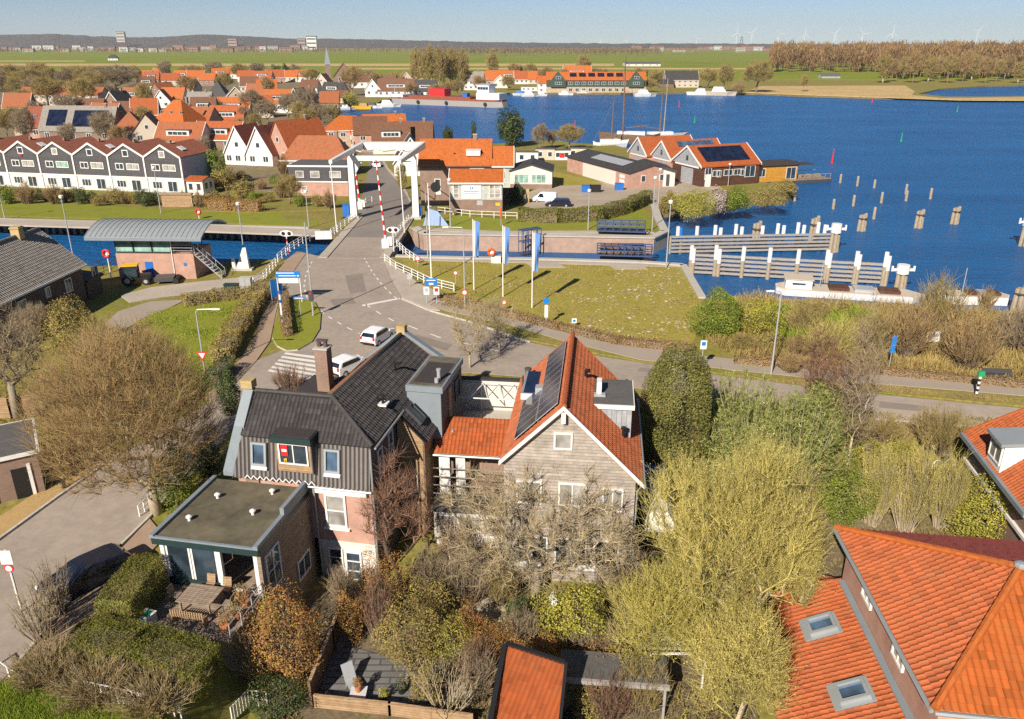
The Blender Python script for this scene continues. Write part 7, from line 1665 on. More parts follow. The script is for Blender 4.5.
# ------------------------------------------------------------ plants
NPR = np.random.default_rng(11)
LM = dict(
    brown=m_leaf('brown winter twigs', (.27, .175, .085), (.38, .26, .125), (.47, .34, .17), .0, .9, .5),
    olive=m_leaf('olive winter twigs', (.27, .205, .08), (.38, .29, .11), (.46, .37, .16), .0, .9, .5),
    grey=m_leaf('grey winter twigs', (.24, .18, .12), (.35, .27, .18), (.43, .35, .25), .0, .9, .5),
    pale=m_leaf('pale lichen twigs', (.34, .27, .16), (.45, .36, .22), (.55, .46, .32), .0, .9, .6),
    redtwig=m_leaf('dark red twigs', (.16, .085, .06), (.25, .14, .095), (.33, .2, .14), .0, .9, .5),
    willow=m_leaf('yellow willow twigs', (.43, .37, .1), (.56, .48, .15), (.66, .57, .23), .1, .85, .35),
    catkin=m_leaf('willow catkins', (.48, .41, .13), (.6, .52, .19), (.7, .63, .28), .35, .8, .35),
    ygreen=m_leaf('yellow green leaves', (.3, .3, .04), (.44, .41, .07), (.58, .52, .13), .3, .6, .7),
    green=m_leaf('fresh green leaves', (.13, .19, .025), (.23, .29, .04), (.35, .38, .08), .3, .6, .7),
    dark=m_leaf('dark evergreen leaves', (.035, .055, .02), (.07, .1, .03), (.15, .18, .07), .15, .45, .8),
    ivy=m_leaf('olive ivy leaves', (.12, .125, .034), (.2, .195, .052), (.29, .27, .085), .2, .5, .9),
    hedge=m_leaf('clipped hedge leaves', (.09, .1, .018), (.17, .17, .03), (.26, .23, .055), .15, .6, .7),
    beech=m_leaf('brown beech hedge leaves', (.22, .13, .055), (.33, .21, .09), (.42, .29, .13), .2, .8, .7),
    russet=m_leaf('russet leaves', (.32, .13, .055), (.43, .22, .07), (.42, .36, .1), .25, .7, .6),
    mixed=m_leaf('mixed brown green leaves', (.31, .2, .085), (.38, .3, .1), (.34, .35, .09), .25, .7, .6),
    bamboo=m_leaf('pale bamboo leaves', (.2, .25, .06), (.34, .37, .11), (.52, .51, .22), .3, .5, .6),
    reed=m_leaf('reed stalks', (.31, .21, .085), (.42, .31, .13), (.33, .31, .08), .15, .9, .25),
    blade=m_leaf('grass blades', (.17, .25, .02), (.26, .34, .03), (.38, .42, .08), .25, .7, .4),
    dry=m_leaf('dry grass stalks', (.3, .21, .1), (.4, .3, .16), (.34, .28, .1), .15, .9, .4),
    under=m_leaf('low undergrowth', (.22, .15, .07), (.28, .225, .08), (.25, .26, .06), .2, .8, .3),
    pink=m_leaf('pale pink blossom', (.42, .33, .3), (.55, .45, .42), None, .2, .8, .7),
)
def bare_tree(label, base, crown, r, n=500, k=8, L=1.2, tr=.22, tw=.012, bark='bark', twig='brown', th=None, name='tree', cat='tree', group=None, spread=.8, up=.25, droop=0., leaf=None, nleaf=0, lsize=.09, thick=.05, hollow=.25, zmin=-.85, seed=0, segs=2, bump=.3):
    rng = np.random.default_rng(seed + 100); base = Vector(base); c = np.array(crown) - np.array(base); t = thing(name, label, cat, base, 0, group); r = np.array(r, float)
    th = th if th is not None else max(.8, c[2] - r[2] * .75)
    lean = c[:2] * min(1, th / max(c[2], .1)) * .5
    chain = [(0, 0, -.3), (lean[0] * .3, lean[1] * .3, th * .5), (lean[0], lean[1], th)]
    pts = ellipsoid_pts(c, r, n, rng, hollow, zmin, bump); arr, par, cnt, hc = skeleton(pts, chain, rng)
    rad = tr * (cnt / cnt[0]) ** .5; rad = np.maximum(rad, tw * 1.1)
    idx = np.arange(1, len(arr)); big = idx[(rad[idx] > thick) | (idx < 3)]; sml = idx[~((rad[idx] > thick) | (idx < 3))]
    m = MB(); m.tube([chain[0], chain[1], chain[2]], [tr * 1.35, tr * 1.02, tr * .95], 8); tk = m.build('trunk', MT[bark], t, smooth=True)
    big = big[big > 2]
    if len(big):
        V, F = twig_prisms(arr[par[big]], arr[big], np.minimum(rad[par[big]], rad[big] * 1.35), rad[big]); mesh_np('limbs', V, F, MT[bark], t)
    dirs = unit(arr - np.array([c[0] * .4, c[1] * .4, th * .8])); S, tips = twigs_at(arr[3:], dirs[3:], k, L, rng, spread, tw, up, droop, segs)
    A = np.concatenate([arr[par[sml]]] + [s[0] for s in S]); B_ = np.concatenate([arr[sml]] + [s[1] for s in S]); ra = np.concatenate([rad[sml] * 1.15] + [s[2] for s in S]); rb = np.concatenate([rad[sml]] + [s[3] for s in S])
    V, F = twig_prisms(A, B_, ra, rb); cr = mesh_np('crown', V, F, LM[twig], t)
    if leaf:
        f = rng.uniform(0, 1, (nleaf, 1)); j = rng.integers(0, len(S[-1][0]), nleaf); P_ = S[-1][0][j] * (1 - f) + S[-1][1][j] * f + rng.normal(size=(nleaf, 3)) * .04
        V, F = leaf_quads(P_, unit(rng.normal(size=(nleaf, 3)) + [0, 0, .4]), lsize, rng); mesh_np('foliage', V, F, LM[leaf], t)
    return t
def shrub(label, base, crown, r, mat='green', n=4000, size=.12, stems=10, bark='bark', name='shrub', cat='shrub', group=None, hollow=.6, bump=.35, asp=.55, seed=0, up=.5, zmin=-1., k=2.4, tr=.03, sq=1.):
    rng = np.random.default_rng(seed + 50); base = Vector(base); c = np.array(crown) - np.array(base); r = np.array(r, float); t = thing(name, label, cat, base, 0, group)
    pts = ellipsoid_pts(c, r, n, rng, hollow, zmin, bump, k, sq); pts = pts[pts[:, 2] > -.25]
    N = unit((pts - c) / r + rng.normal(size=pts.shape) * .75 + [0, 0, up]); V, F = leaf_quads(pts, N, size, rng, asp); mesh_np('foliage', V, F, LM[mat], t)
    tips = ellipsoid_pts(c, r * .85, max(6, stems * 4), rng, .3, -.6); o = rng.normal(size=(stems, 3)) * [r[0] * .12, r[1] * .12, 0]
    mid = tips[:stems] * .5 + o * .5; A = [o, mid]; B_ = [mid, tips[:stems]]; ra = [np.full(stems, tr), np.full(stems, tr * .75)]; rb = [np.full(stems, tr * .75), np.full(stems, tr * .35)]
    e = tips[stems:]; j = rng.integers(0, stems, len(e)); A.append(mid[j]); B_.append(e); ra.append(np.full(len(e), tr * .5)); rb.append(np.full(len(e), tr * .2))
    V, F = twig_prisms(np.concatenate(A), np.concatenate(B_), np.concatenate(ra), np.concatenate(rb)); mesh_np('stems', V, F, MT[bark], t); return t
def brush(label, base, r, h, n=60, k=10, mat='brown', bark='bark', name='shrub', cat='shrub', L=.8, tw=.012, spread=.5, up=.5, seed=0, fan=.8, leaf=None, nleaf=0, lsize=.1, group=None, droop=0., lasp=.55):
    # a many stemmed bare bush: stems fan out from the base and split into twigs
    rng = np.random.default_rng(seed + 900); t = thing(name, label, cat, Vector(base), 0, group); a = rng.uniform(0, 6.283, n); rr = np.sqrt(rng.uniform(0, 1, n))
    o = np.stack([np.cos(a) * rr * r * .25, np.sin(a) * rr * r * .25, np.full(n, -.1)], 1); hz = h * rng.uniform(.55, 1., n) * (1 - .35 * rr ** 2)
    tip = np.stack([np.cos(a) * rr * r * fan, np.sin(a) * rr * r * fan, hz], 1) + rng.normal(size=(n, 3)) * [r * .1, r * .1, 0]; mid = (o + tip) / 2 + rng.normal(size=(n, 3)) * [r * .06, r * .06, 0]; s0 = max(tw * 2.2, h * .008)
    V, F = twig_prisms(np.concatenate([o, mid]), np.concatenate([mid, tip]), np.concatenate([np.full(n, s0), np.full(n, s0 * .7)]), np.concatenate([np.full(n, s0 * .7), np.full(n, s0 * .3)])); mesh_np('stems', V, F, MT[bark], t)
    f = np.repeat(rng.uniform(.25, 1, (n * 4, 1)), 1, 1); i = np.tile(np.arange(n), 4); nodes = np.where(f < .5, o[i] + (mid[i] - o[i]) * f * 2, mid[i] + (tip[i] - mid[i]) * (f - .5) * 2)
    S, tp = twigs_at(nodes, unit(tip - o)[i], max(1, k // 4), L, rng, spread, tw, up, droop); V, F = twig_prisms(*[np.concatenate([s[q] for s in S]) for q in range(4)]); mesh_np('twigs', V, F, LM[mat], t)
    if leaf:
        j = rng.integers(0, len(S[-1][0]), nleaf); f = rng.uniform(0, 1, (nleaf, 1)); P_ = S[-1][0][j] * (1 - f) + S[-1][1][j] * f; V, F = leaf_quads(P_, unit(rng.normal(size=(nleaf, 3)) + [0, 0, .4]), lsize, rng, lasp); mesh_np('foliage', V, F, LM[leaf], t)
    return t
def hedge(label, px, h, w, mat='hedge', dens=160, size=.1, world=False, name='hedge', group=None, seed=0, rough=.05, ctop=1.):
    rng = np.random.default_rng(seed + 300); pts = [Vector(p) for p in px] if world else wpts(px); o = pts[0]; t = thing(name, label, 'hedge', o, 0, group); Ps, Ns = [], []; core = MB()
    for a, b in zip(pts, pts[1:]):
        d = b - a; L = d.length; u = d.normalized(); nr = Vector((-u.y, u.x, 0)); per = w * ctop + 2 * h; n = int((L + w) * per * dens * 1.3); s = np.clip(rng.uniform(-w / 2, L + w / 2, n), -.08, L + .08) + rng.normal(size=n) * .04; en = (s < 0) * -1. + (s > L) * 1.; q = rng.uniform(0, per, n)
        off = np.where(q < h, -w / 2, np.where(q > h + w * ctop, w / 2, (q - h) / ctop - w / 2)); z = np.where(q < h, q, np.where(q > h + w * ctop, per - q, h))
        nx = np.where(q < h, -1., np.where(q > h + w * ctop, 1., 0.)); nz = (nx == 0) * 1.; wob = 1 + .12 * np.sin(s * 1.3 + seed) * np.sin(z * 2 + s * .5)
        p = np.array(a - o)[None] + s[:, None] * np.array(u)[None] + (off * wob)[:, None] * np.array(nr)[None]; p[:, 2] += z * (1 + .06 * np.sin(s * .9 + seed)); p[:, :2] -= (off * (en != 0) * rng.uniform(0, 1, n))[:, None] * np.array(nr)[None, :2]; p += rng.normal(size=p.shape) * rough
        Ps.append(p); Ns.append(np.stack([nx * nr.x + en * u.x * 2, nx * nr.y + en * u.y * 2, nz], 1) + rng.normal(size=p.shape) * .6 + [0, 0, .3])
        e = w * .3; ca, cb = a - o + u * w * .2, b - o - u * w * .2; core.solid([ca + nr * e, ca - nr * e, cb - nr * e, cb + nr * e], [x + Vector((0, 0, h * .78)) for x in (ca + nr * e, ca - nr * e, cb - nr * e, cb + nr * e)])
    core.build('branches', MT['bark'], t); V, F = leaf_quads(np.concatenate(Ps), unit(np.concatenate(Ns)), size, rng); mesh_np('foliage', V, F, LM[mat], t); return t
def blades(name, px, n, h, w, mat, seed=0, lean=.35, world=None, keep=None, dens=None):
    rng = np.random.default_rng(seed + 700); pl = world or [G(*p)[:2] for p in px]; x0, x1 = min(p[0] for p in pl), max(p[0] for p in pl); y0, y1 = min(p[1] for p in pl), max(p[1] for p in pl); out = []
    while len(out) < n:
        x, y = rng.uniform(x0, x1), rng.uniform(y0, y1)
        if in_poly(x, y, pl) and (keep is None or keep(x, y)): out.append((x, y, hh(x, y)))
    A = np.array(out); hgt = h * rng.uniform(.45, 1.2, n) * (.75 + .5 * np.sin(A[:, 0] * .7 + 1.3) * np.sin(A[:, 1] * .9)); hgt = np.maximum(hgt, h * .25); a = rng.uniform(0, 6.28, n); u = np.stack([np.cos(a), np.sin(a), np.zeros(n)], 1) * (w / 2); tp = A + np.stack([rng.normal(size=n) * lean * hgt, rng.normal(size=n) * lean * hgt, hgt], 1)
    V = np.stack([A - u, A + u, tp + u * .35, tp - u * .35], 1).reshape(-1, 3); o = mesh_np(name, V, np.arange(4 * n).reshape(n, 4), LM[mat]); return tag(o, kind='stuff')
def cpx(bpx, cx, cy): b = G(*bpx); return b, PY(cx, cy, b[1])
def dep(b): return (b[1] * CP - (b[2] - CH) * SP) / CF      # metres per pixel at that place
def T(label, bpx, cx, cy, hw, rz, ry=None, **kw):
    b, c = cpx(bpx, cx, cy); s = dep(b); return bare_tree(label, b, c, (hw * s, ry or hw * s, rz), **kw)
def SHB(label, bpx, hw, top, ry=None, **kw):
    b = G(*bpx); s = dep(b); zt = PY(bpx[0], top, b[1])[2]; h = max(.5, zt - b[2]); return shrub(label, b, (b[0], b[1], b[2] + h * .5), (hw * s, ry or hw * s * .9, h * .56), **kw)
def BR_(label, bpx, hw, top, **kw):
    b = G(*bpx); s = dep(b); h = max(.5, PY(bpx[0], top, b[1])[2] - b[2]); return brush(label, b, hw * s, h, **kw)
# --- the foreground, left to right
T('large round bare tree with a dense brown crown beside the left road', (157, 513), 126, 414, 84, 5.3, n=1300, k=7, L=1.4, tr=.32, tw=.011, bark='barkpale', twig='brown', seed=1, up=.45, spread=.7, th=2.2, hollow=.2, bump=.16)
T('bare tree with thick pale limbs at the left edge', (18, 418), 5, 352, 38, 3.6, n=260, k=7, L=1., tr=.26, bark='barkgrey', twig='grey', seed=2)
SHB('grey green leafy tree between dark house and round bare tree', (75, 352), 34, 298, mat='mixed', n=9000, size=.16, seed=3, name='tree', cat='tree')
BR_('olive bare bush below the grey green leafy tree', (105, 358), 34, 318, n=90, k=20, mat='olive', seed=4)
SHB('dark pointed holly beside the pavement', (232, 416), 13, 366, mat='dark', n=6000, size=.14, seed=5, name='holly', cat='tree', hollow=.5, bump=.45)
SHB('variegated evergreen shrub at the annex wall', (180, 508), 22, 448, mat='green', n=5000, size=.13, seed=6); SHB('dark evergreen shrub between annex and pavement', (208, 476), 17, 440, mat='dark', n=4500, size=.14, seed=7)
BR_('small leafless round bush beside the zebra crossing', (290, 392), 24, 365, n=50, k=16, mat='redtwig', seed=8)
hedge('trimmed dark green hedge along the terrace and the parked dark car', [(*P(146, 556, 1.9)[:2], -.3), (*P(112, 598, 1.9)[:2], -.3)], 2.1, 1.7, dens=520, size=.085, world=True, seed=1)
hedge('long trimmed hedge around the near side of the terrace', [(*P(80, 630, 1.3)[:2], -.3), (*P(142, 638, 1.3)[:2], -.3), (*P(206, 657, 1.2)[:2], -.5)], 1.7, 1.9, dens=520, size=.085, world=True, seed=2)
BR_('dry tangled bush under the leaning sign pole', (45, 640), 30, 578, n=50, k=14, mat='pale', seed=9, L=.7); BR_('thin leafless shrub above the dark car', (60, 615), 26, 545, n=30, k=10, mat='grey', seed=10)
for k, (x, y, hw, tp, mt, lab) in enumerate(((100, 694, 34, 662, 'dry', 'left of the middle'), (52, 680, 28, 646, 'dry', 'leftmost'), (160, 704, 36, 672, 'dry', 'rightmost'))): BR_('tall dry grass clump before the long hedge, %s' % lab, (x, y), hw, tp, n=260, k=12, mat=mt, bark='barkpale', seed=11 + k, spread=.5, L=.5, fan=1.3, name='grass_clump', cat='grass clump')
blades('grass', [(-40, 676), (40, 690), (100, 712), (190, 745), (-60, 760)], 26000, .3, .022, 'blade', 1)
SHB('orange brown leafy bush before the brick house corner', (292, 680), 46, 590, mat='russet', n=9000, size=.11, seed=15, stems=24); SHB('yellow green low branch of the bush at the timber side', (270, 650), 22, 602, mat='ygreen', n=2200, size=.1, seed=16); SHB('dark ivy mound at the bottom beside the wire fence', (277, 712), 34, 682, mat='dark', n=6000, size=.09, seed=17, hollow=.7)
BR_('dry twiggy bush low beside the dark plank fence', (255, 682), 22, 636, n=60, k=12, mat='pale', seed=18)
T('dark red leafless tree between the two houses', (400, 590), 398, 508, 34, 3.4, n=160, k=6, L=.9, tr=.14, bark='barkdark', twig='redtwig', seed=19, th=1.4)
SHB('russet climber covering the garden fence', (385, 622), 28, 545, mat='russet', n=4500, size=.1, seed=20, bark='barkdark', hollow=.4); SHB('yellow green climber hanging over the dark patio', (412, 668), 44, 600, mat='mixed', n=8000, size=.1, seed=21, stems=24, hollow=.45); SHB('pale yellow shrub right of the climber', (452, 668), 30, 618, mat='ygreen', n=3000, size=.09, seed=22, hollow=.4)
BR_('tangled leafless bush under the gable house porch', (470, 600), 36, 540, n=90, k=20, mat='grey', seed=23)
T('old lichen covered apple tree in front of the grey gable', (536, 596), 540, 522, 100, 2.9, n=580, k=7, L=.9, tr=.28, tw=.013, bark='barkgrey', twig='pale', seed=24, th=1.8, hollow=.3, up=.15, spread=.9, bump=.2)
BR_('multi stemmed pale shrub over the patio edge', (448, 712), 44, 655, n=44, k=10, mat='pale', bark='barkpale', seed=25, L=.5, tw=.014)
SHB('golden leaved shrub below the gable house', (572, 640), 42, 588, mat='ygreen', n=8500, size=.12, seed=26, stems=20); SHB('dark green shrub left of the golden shrub', (520, 625), 16, 598, mat='dark', n=2400, size=.11, seed=27)
SHB('red leaved shrub behind the orange shed roof', (492, 668), 28, 622, mat='russet', n=4500, size=.1, seed=28); SHB('low russet shrub at the shed gable', (598, 680), 38, 648, mat='russet', n=4500, size=.1, seed=29, hollow=.3); BR_('bare twigs tangled above the shed', (600, 660), 42, 622, n=90, k=16, mat='grey', seed=30, L=.6)
T('large yellow willow with a tall fine crown, middle of the garden', (730, 672), 728, 538, 78, 5.3, n=760, k=8, L=1.5, tr=.28, bark='barkpale', twig='willow', seed=31, leaf='catkin', nleaf=22000, lsize=.075, th=1.5, hollow=.2, up=.7, bump=.4, spread=.6, segs=3)
T('yellow willow leaning over the orange lean-to roof', (790, 640), 786, 556, 38, 3.4, n=320, k=9, L=1.4, tr=.18, bark='barkpale', twig='willow', seed=32, up=.7, spread=.6, leaf='catkin', nleaf=7000, lsize=.08, th=1.2)
T('light green willow bush left of the tall yellow willow', (664, 682), 662, 618, 46, 2.4, n=340, k=9, L=1.2, up=.6, tr=.14, bark='barkpale', twig='willow', seed=33, leaf='ygreen', nleaf=12000, lsize=.08, th=.8)
T('yellow willow at the bottom edge before the lean-to roof', (735, 735), 742, 662, 46, 2.7, n=340, k=9, L=1.3, up=.7, tr=.16, bark='barkpale', twig='willow', seed=34, leaf='catkin', nleaf=12000, lsize=.08, th=.8)
SHB('ivy covered tree forming a tall dark green dome beside the gable house', (672, 478), 35, 352, mat='ivy', n=52000, size=.13, seed=35, name='tree', cat='tree', hollow=.7, bump=.1, sq=.72, stems=8, bark='barkdark'); SHB('low ivy mound at the foot of the dark green dome', (695, 486), 22, 438, mat='ivy', n=6000, size=.12, seed=36, hollow=.7)
for k, (x, y, hw, tp, lab) in enumerate(((748, 470, 42, 372, 'largest clump right of the ivy dome'), (790, 500, 36, 402, 'clump in the middle of the garden'), (742, 500, 32, 425, 'lower clump before the ivy dome'), (815, 460, 24, 392, 'clump below the leaning birch'))): BR_('feathery pale bamboo, ' + lab, (x, y), hw * 1.1, tp - 6, n=70, k=24, mat='bamboo', bark='barkpale', seed=40 + k, name='bamboo', cat='bamboo', L=1.5, spread=.45, up=.2, droop=.3, leaf='bamboo', nleaf=13000, lsize=.3, lasp=.16, fan=1.)
SHB('rounded green bush on the slope beside the roof corner', (842, 520), 34, 470, mat='green', n=9000, size=.12, seed=46, hollow=.7); BR_('brown leafless bush among the bamboo', (800, 508), 24, 452, n=90, k=16, mat='grey', seed=47)
for k, (x, y, hw, tp, lab) in enumerate(((872, 524, 24, 445, 'left of three'), (905, 530, 28, 440, 'middle of three'), (940, 528, 22, 452, 'right of three'))): BR_('tall golden reed like shrub behind the large roof, ' + lab, (x, y), hw, tp, n=150, k=22, mat='willow', bark='barkpale', seed=48 + k, spread=.3, L=1.2, leaf='catkin' if k < 2 else None, nleaf=4000)
SHB('yellow green shrub at the left end of the reed like shrubs', (868, 470), 20, 440, mat='ygreen', n=3500, size=.12, seed=51); SHB('bright green bush below the dormer house', (985, 545), 42, 482, mat='ygreen', n=12000, size=.13, seed=52, hollow=.65); SHB('dark laurel at the dormer house wall', (958, 500), 12, 470, mat='dark', n=2000, size=.12, seed=53)
BR_('spreading leafless bush beside the dormer house', (938, 452), 36, 404, n=120, k=20, mat='olive', seed=54, L=1.0); BR_('low leafless bush south of the dike road', (880, 440), 24, 415, n=80, k=14, mat='olive', seed=55)
for k, (bx_, by, cx, cy, hw, rz, lab) in enumerate(((845, 478, 862, 384, 22, 6.0, 'slender leaning birch at the edge of the dike road'), (826, 442, 822, 372, 20, 3.6, 'dark leafless tree left of the leaning birch'), (836, 455, 842, 400, 16, 2.6, 'small red twigged tree beside the leaning birch'))): T(lab, (bx_, by), cx, cy, hw, rz, n=150, k=6, L=1.2, tr=.085, bark='barkpale' if k != 1 else 'barkdark', twig='grey' if k == 0 else 'redtwig', seed=56 + k, th=3.2 if k == 0 else 1.2)
T('bare shrubby tree at the roundabout corner behind the gable house', (500, 352), 490, 320, 26, 2.3, n=140, k=7, L=.9, tr=.1, bark='barkgrey', twig='pale', seed=60); T('thin leafless tree between the parked car and roof terrace', (470, 368), 468, 328, 22, 3.0, n=110, k=6, L=1., tr=.1, bark='barkpale', twig='pale', seed=61)
for k, (x, y, hw, tp, mt, lab) in enumerate(((610, 606, 26, 566, 'grey', 'under the right half of the apple tree'), (500, 604, 20, 566, 'olive', 'beside the pale paving'), (560, 708, 20, 668, 'grey', 'at the right verge of the orange shed'), (640, 712, 30, 660, 'olive', 'over the low carport'), (610, 722, 26, 678, 'redtwig', 'before the low carport'), (480, 700, 20, 650, 'grey', 'between shed and patio'), (380, 640, 22, 570, 'redtwig', 'inside the russet climber'), (700, 470, 26, 425, 'olive', 'at the foot of the ivy dome'), (775, 440, 26, 396, 'olive', 'behind the bamboo clumps'), (730, 420, 26, 386, 'grey', 'between ivy dome and dike road'), (850, 450, 24, 412, 'olive', 'between birch and dike road'), (430, 600, 24, 545, 'grey', 'between the two houses'), (455, 570, 22, 520, 'redtwig', 'before the white garden room'), (520, 655, 22, 612, 'grey', 'left of the golden shrub'), (345, 606, 16, 566, 'grey', 'at the white ground floor'), (630, 590, 22, 545, 'grey', 'at the right corner of the grey gable'), (478, 690, 24, 640, 'redtwig', 'behind the left verge of the orange shed'))): BR_('tangled bush of bare twigs ' + lab, (x, y), hw, tp, n=80, k=18, mat=mt, seed=90 + k, L=.8)
for k, (x, y, hw, tp, mt, lab) in enumerate(((632, 690, 26, 640, 'mixed', 'left of the willow bush'), (590, 712, 34, 680, 'mixed', 'hanging over the low carport beam'), (430, 700, 20, 668, 'mixed', 'at the patio pots'), (700, 440, 24, 400, 'bamboo', 'against the ivy dome'), (770, 480, 40, 420, 'ygreen', 'below the bamboo clumps'), (820, 500, 22, 452, 'mixed', 'left of the rounded green bush'), (890, 470, 30, 440, 'ygreen', 'behind the golden reed like shrubs'), (470, 640, 22, 604, 'russet', 'beside the slab path'), (352, 640, 20, 590, 'russet', 'over the dark plank fence'), (430, 630, 26, 575, 'mixed', 'in the middle of the climbers'), (540, 670, 30, 636, 'russet', 'above the orange shed ridge'))): SHB('loose leafy shrub ' + lab, (x, y), hw, tp, mat=mt, n=5000, size=.11 if mt != 'bamboo' else .28, asp=.5 if mt != 'bamboo' else .15, seed=110 + k, hollow=.3, bump=.5)
# --- hedges and bushes of the middle ground
hedge('long clipped hedge curving along the harbour yard', [(520, 221), (560, 222.5), (598, 220), (626, 212.5), (647, 203)], 2.1, 2.0, dens=45, size=.22, seed=3)
hedge('brown beech hedge along the cycle path', [(440, 300), (490, 312), (560, 330), (620, 344), (692, 352)], .8, 1.0, 'beech', dens=70, size=.16, seed=4); hedge('thin brown hedge behind the right cycle path', [(735, 363), (800, 368), (880, 374), (1030, 388)], .7, .9, 'beech', dens=60, size=.16, seed=5)
hedge('curved brown hedge around the green lawn', [(268, 292), (256, 306), (244, 324), (232, 344), (222, 364)], 1.5, 2.0, 'mixed', dens=80, size=.16, seed=6); hedge('narrow brown hedge on the grassy traffic island', [(284, 300), (285, 318), (288, 338)], 1.2, 1.0, 'beech', dens=90, size=.14, seed=7)
hedge('low mixed hedge above the green lawn', [(185, 306), (215, 301), (250, 297)], 1.2, 1.6, 'mixed', dens=80, size=.16, seed=8); hedge('russet beech hedge left of the bridge', [(209, 209), (232, 211), (262, 212)], 2.0, 2.0, 'russet', dens=45, size=.22, seed=9); hedge('dark hedge south of the zebra crossing pavement', [(228, 372), (214, 388)], 1.4, 1.5, 'dark', dens=90, size=.14, seed=10)
SHB('dark arched hedge beside the white harbour building', (518, 204), 9, 183, mat='dark', n=2200, size=.3, seed=62)
SHB('large bright green bush on the corner of the lock lawn', (718, 338), 30, 290, mat='green', n=14000, size=.16, seed=63, hollow=.65); SHB('yellow brown bush right of the bright green bush', (755, 336), 26, 298, mat='ygreen', n=5000, size=.16, seed=64, hollow=.3)
for k, (x, y, hw, tp, mt, lab) in enumerate(((692, 218, 26, 188, 'ygreen', 'yellow green shore bush behind the guide wall'), (716, 212, 13, 187, 'pink', 'pale pink blossoming shore bush'), (735, 211, 16, 187, 'green', 'green shore bush in the middle of the row'), (766, 207, 24, 186, 'mixed', 'brown shore bush left of the houseboat'), (785, 196, 14, 180, 'mixed', 'small brown bush at the houseboat pontoon'), (668, 214, 10, 192, 'mixed', 'olive bush beside the harbour corner poles'))): SHB(lab, (x, y), hw, tp, mat=mt, n=4500, size=.24, seed=65 + k, hollow=.4)
blades('reeds', [(700, 304), (775, 300), (930, 309), (1040, 318), (1040, 384), (900, 373), (800, 366), (740, 360), (705, 340)], 30000, 1.1, .07, 'reed', 2); blades('reeds', [(756, 312), (860, 318), (900, 345), (830, 356), (775, 345)], 9000, 1.5, .08, 'blade', 3)
blades('weeds', [(440, 306), (560, 329), (690, 352), (690, 349), (560, 324), (450, 300)], 4000, .4, .05, 'dry', 4); blades('weeds', [(705, 376), (865, 386), (1040, 402), (1040, 406), (865, 391), (700, 375)], 5000, .3, .04, 'dry', 5); blades('weeds', [(640, 398), (865, 422), (960, 430), (960, 442), (860, 440), (640, 412)], 9000, .6, .05, 'dry', 6)
for k, (x, y, hw, tp, mt, lab) in enumerate(((905, 356, 30, 296, 'brown', 'reddish brown pollard willow left of the notice panel'), (965, 368, 36, 310, 'brown', 'broad brown willow right of the notice panel'), (935, 330, 26, 274, 'olive', 'golden leafless tree at the water behind the willows'), (1015, 352, 22, 308, 'grey', 'leafless tree at the right edge above the cycle path'), (830, 358, 30, 322, 'willow', 'yellow bush in the reeds'), (870, 352, 24, 318, 'olive', 'olive bush in the reeds left of the willows'), (800, 340, 20, 306, 'olive', 'leafless bush behind the reed lamp'))): BR_(lab, (x, y), hw, tp, n=80, k=20, mat=mt, seed=72 + k, L=1.5, spread=.6, tw=.02, fan=.9, name='tree' if k < 4 else 'shrub', cat='tree' if k < 4 else 'shrub')
# ground cover in the gardens
HOUSEQ = [[AL(*p, 0)[:2] for p in ((-9.7, -10), (.5, -6.3), (.5, 0), (3, 5), (3, 14), (-8, 14), (-9.7, 0))], [BL(*p, 0)[:2] for p in ((-8.5, -.2), (4.7, -.2), (4.7, 12), (-8.5, 12.5))], [(12.6, 37.2), (17.6, 37.5), (33, 35.5), (33, 20), (11, 20)], [(-10.8, 36.2), (-3.4, 35.0), (-2.6, 29.0), (-10, 28)]]
def garden(x, y): return not any(in_poly(x, y, q) for q in HOUSEQ)
blades('undergrowth', None, 60000, .32, .09, 'under', 7, lean=.6, world=[(-12.2, 27), (-12.2, 40), (-3, 58), (7, 59), (40, 56), (44, 30), (30, 24), (10, 24)], keep=garden)
blades('undergrowth', None, 9000, .3, .08, 'under', 8, lean=.6, world=[(-34, 46), (-30, 44), (-24, 58), (-24, 66), (-36, 72), (-44, 62)])
# ------------------------------------------------------------ repeated trees and bushes of the village and shores
def proto(kind):
    o = (0, 0, 0)
    if kind in ('bare', 'bareolive', 'baregrey'): return bare_tree('x', o, (0, 0, 6.2), (3.9, 3.9, 3.9), n=300, k=9, L=1.3, tr=.24, tw=.028, thick=.07, twig=dict(bare='brown', bareolive='olive', baregrey='grey')[kind], seed=hash_(kind), th=2.2)
    if kind == 'poplar': return bare_tree('x', o, (0, 0, 12), (4.5, 4.5, 11), n=380, k=6, L=2.2, tr=.4, tw=.06, thick=.12, twig='olive', seed=5, th=3, up=.8, bark='barkpale')
    if kind == 'willow': return bare_tree('x', o, (0, 0, 4.5), (3.6, 3.6, 3.6), n=220, k=10, L=1.4, tr=.24, tw=.03, twig='willow', leaf='ygreen', nleaf=5000, lsize=.3, seed=6, th=1.5, droop=.15)
    if kind == 'conifer': return shrub('x', o, (0, 0, 5), (3.2, 3.2, 5.2), 'dark', 7000, .42, 8, hollow=.5, bump=.5, name='conifer', cat='tree')
    if kind == 'green': return shrub('x', o, (0, 0, 1.5), (2.2, 2.0, 1.7), 'green', 2600, .26, 8)
    if kind == 'mixed': return shrub('x', o, (0, 0, 1.5), (2.3, 2.0, 1.7), 'mixed', 2200, .26, 10, hollow=.3)
    if kind == 'brown': return brush('x', o, 2.6, 3.2, 70, 20, 'brown', L=1.0, tw=.025)
    if kind == 'evergreen': return shrub('x', o, (0, 0, 1.7), (2.0, 2.0, 2.0), 'dark', 2600, .26, 8)
def hash_(s): return sum(ord(c) for c in s)
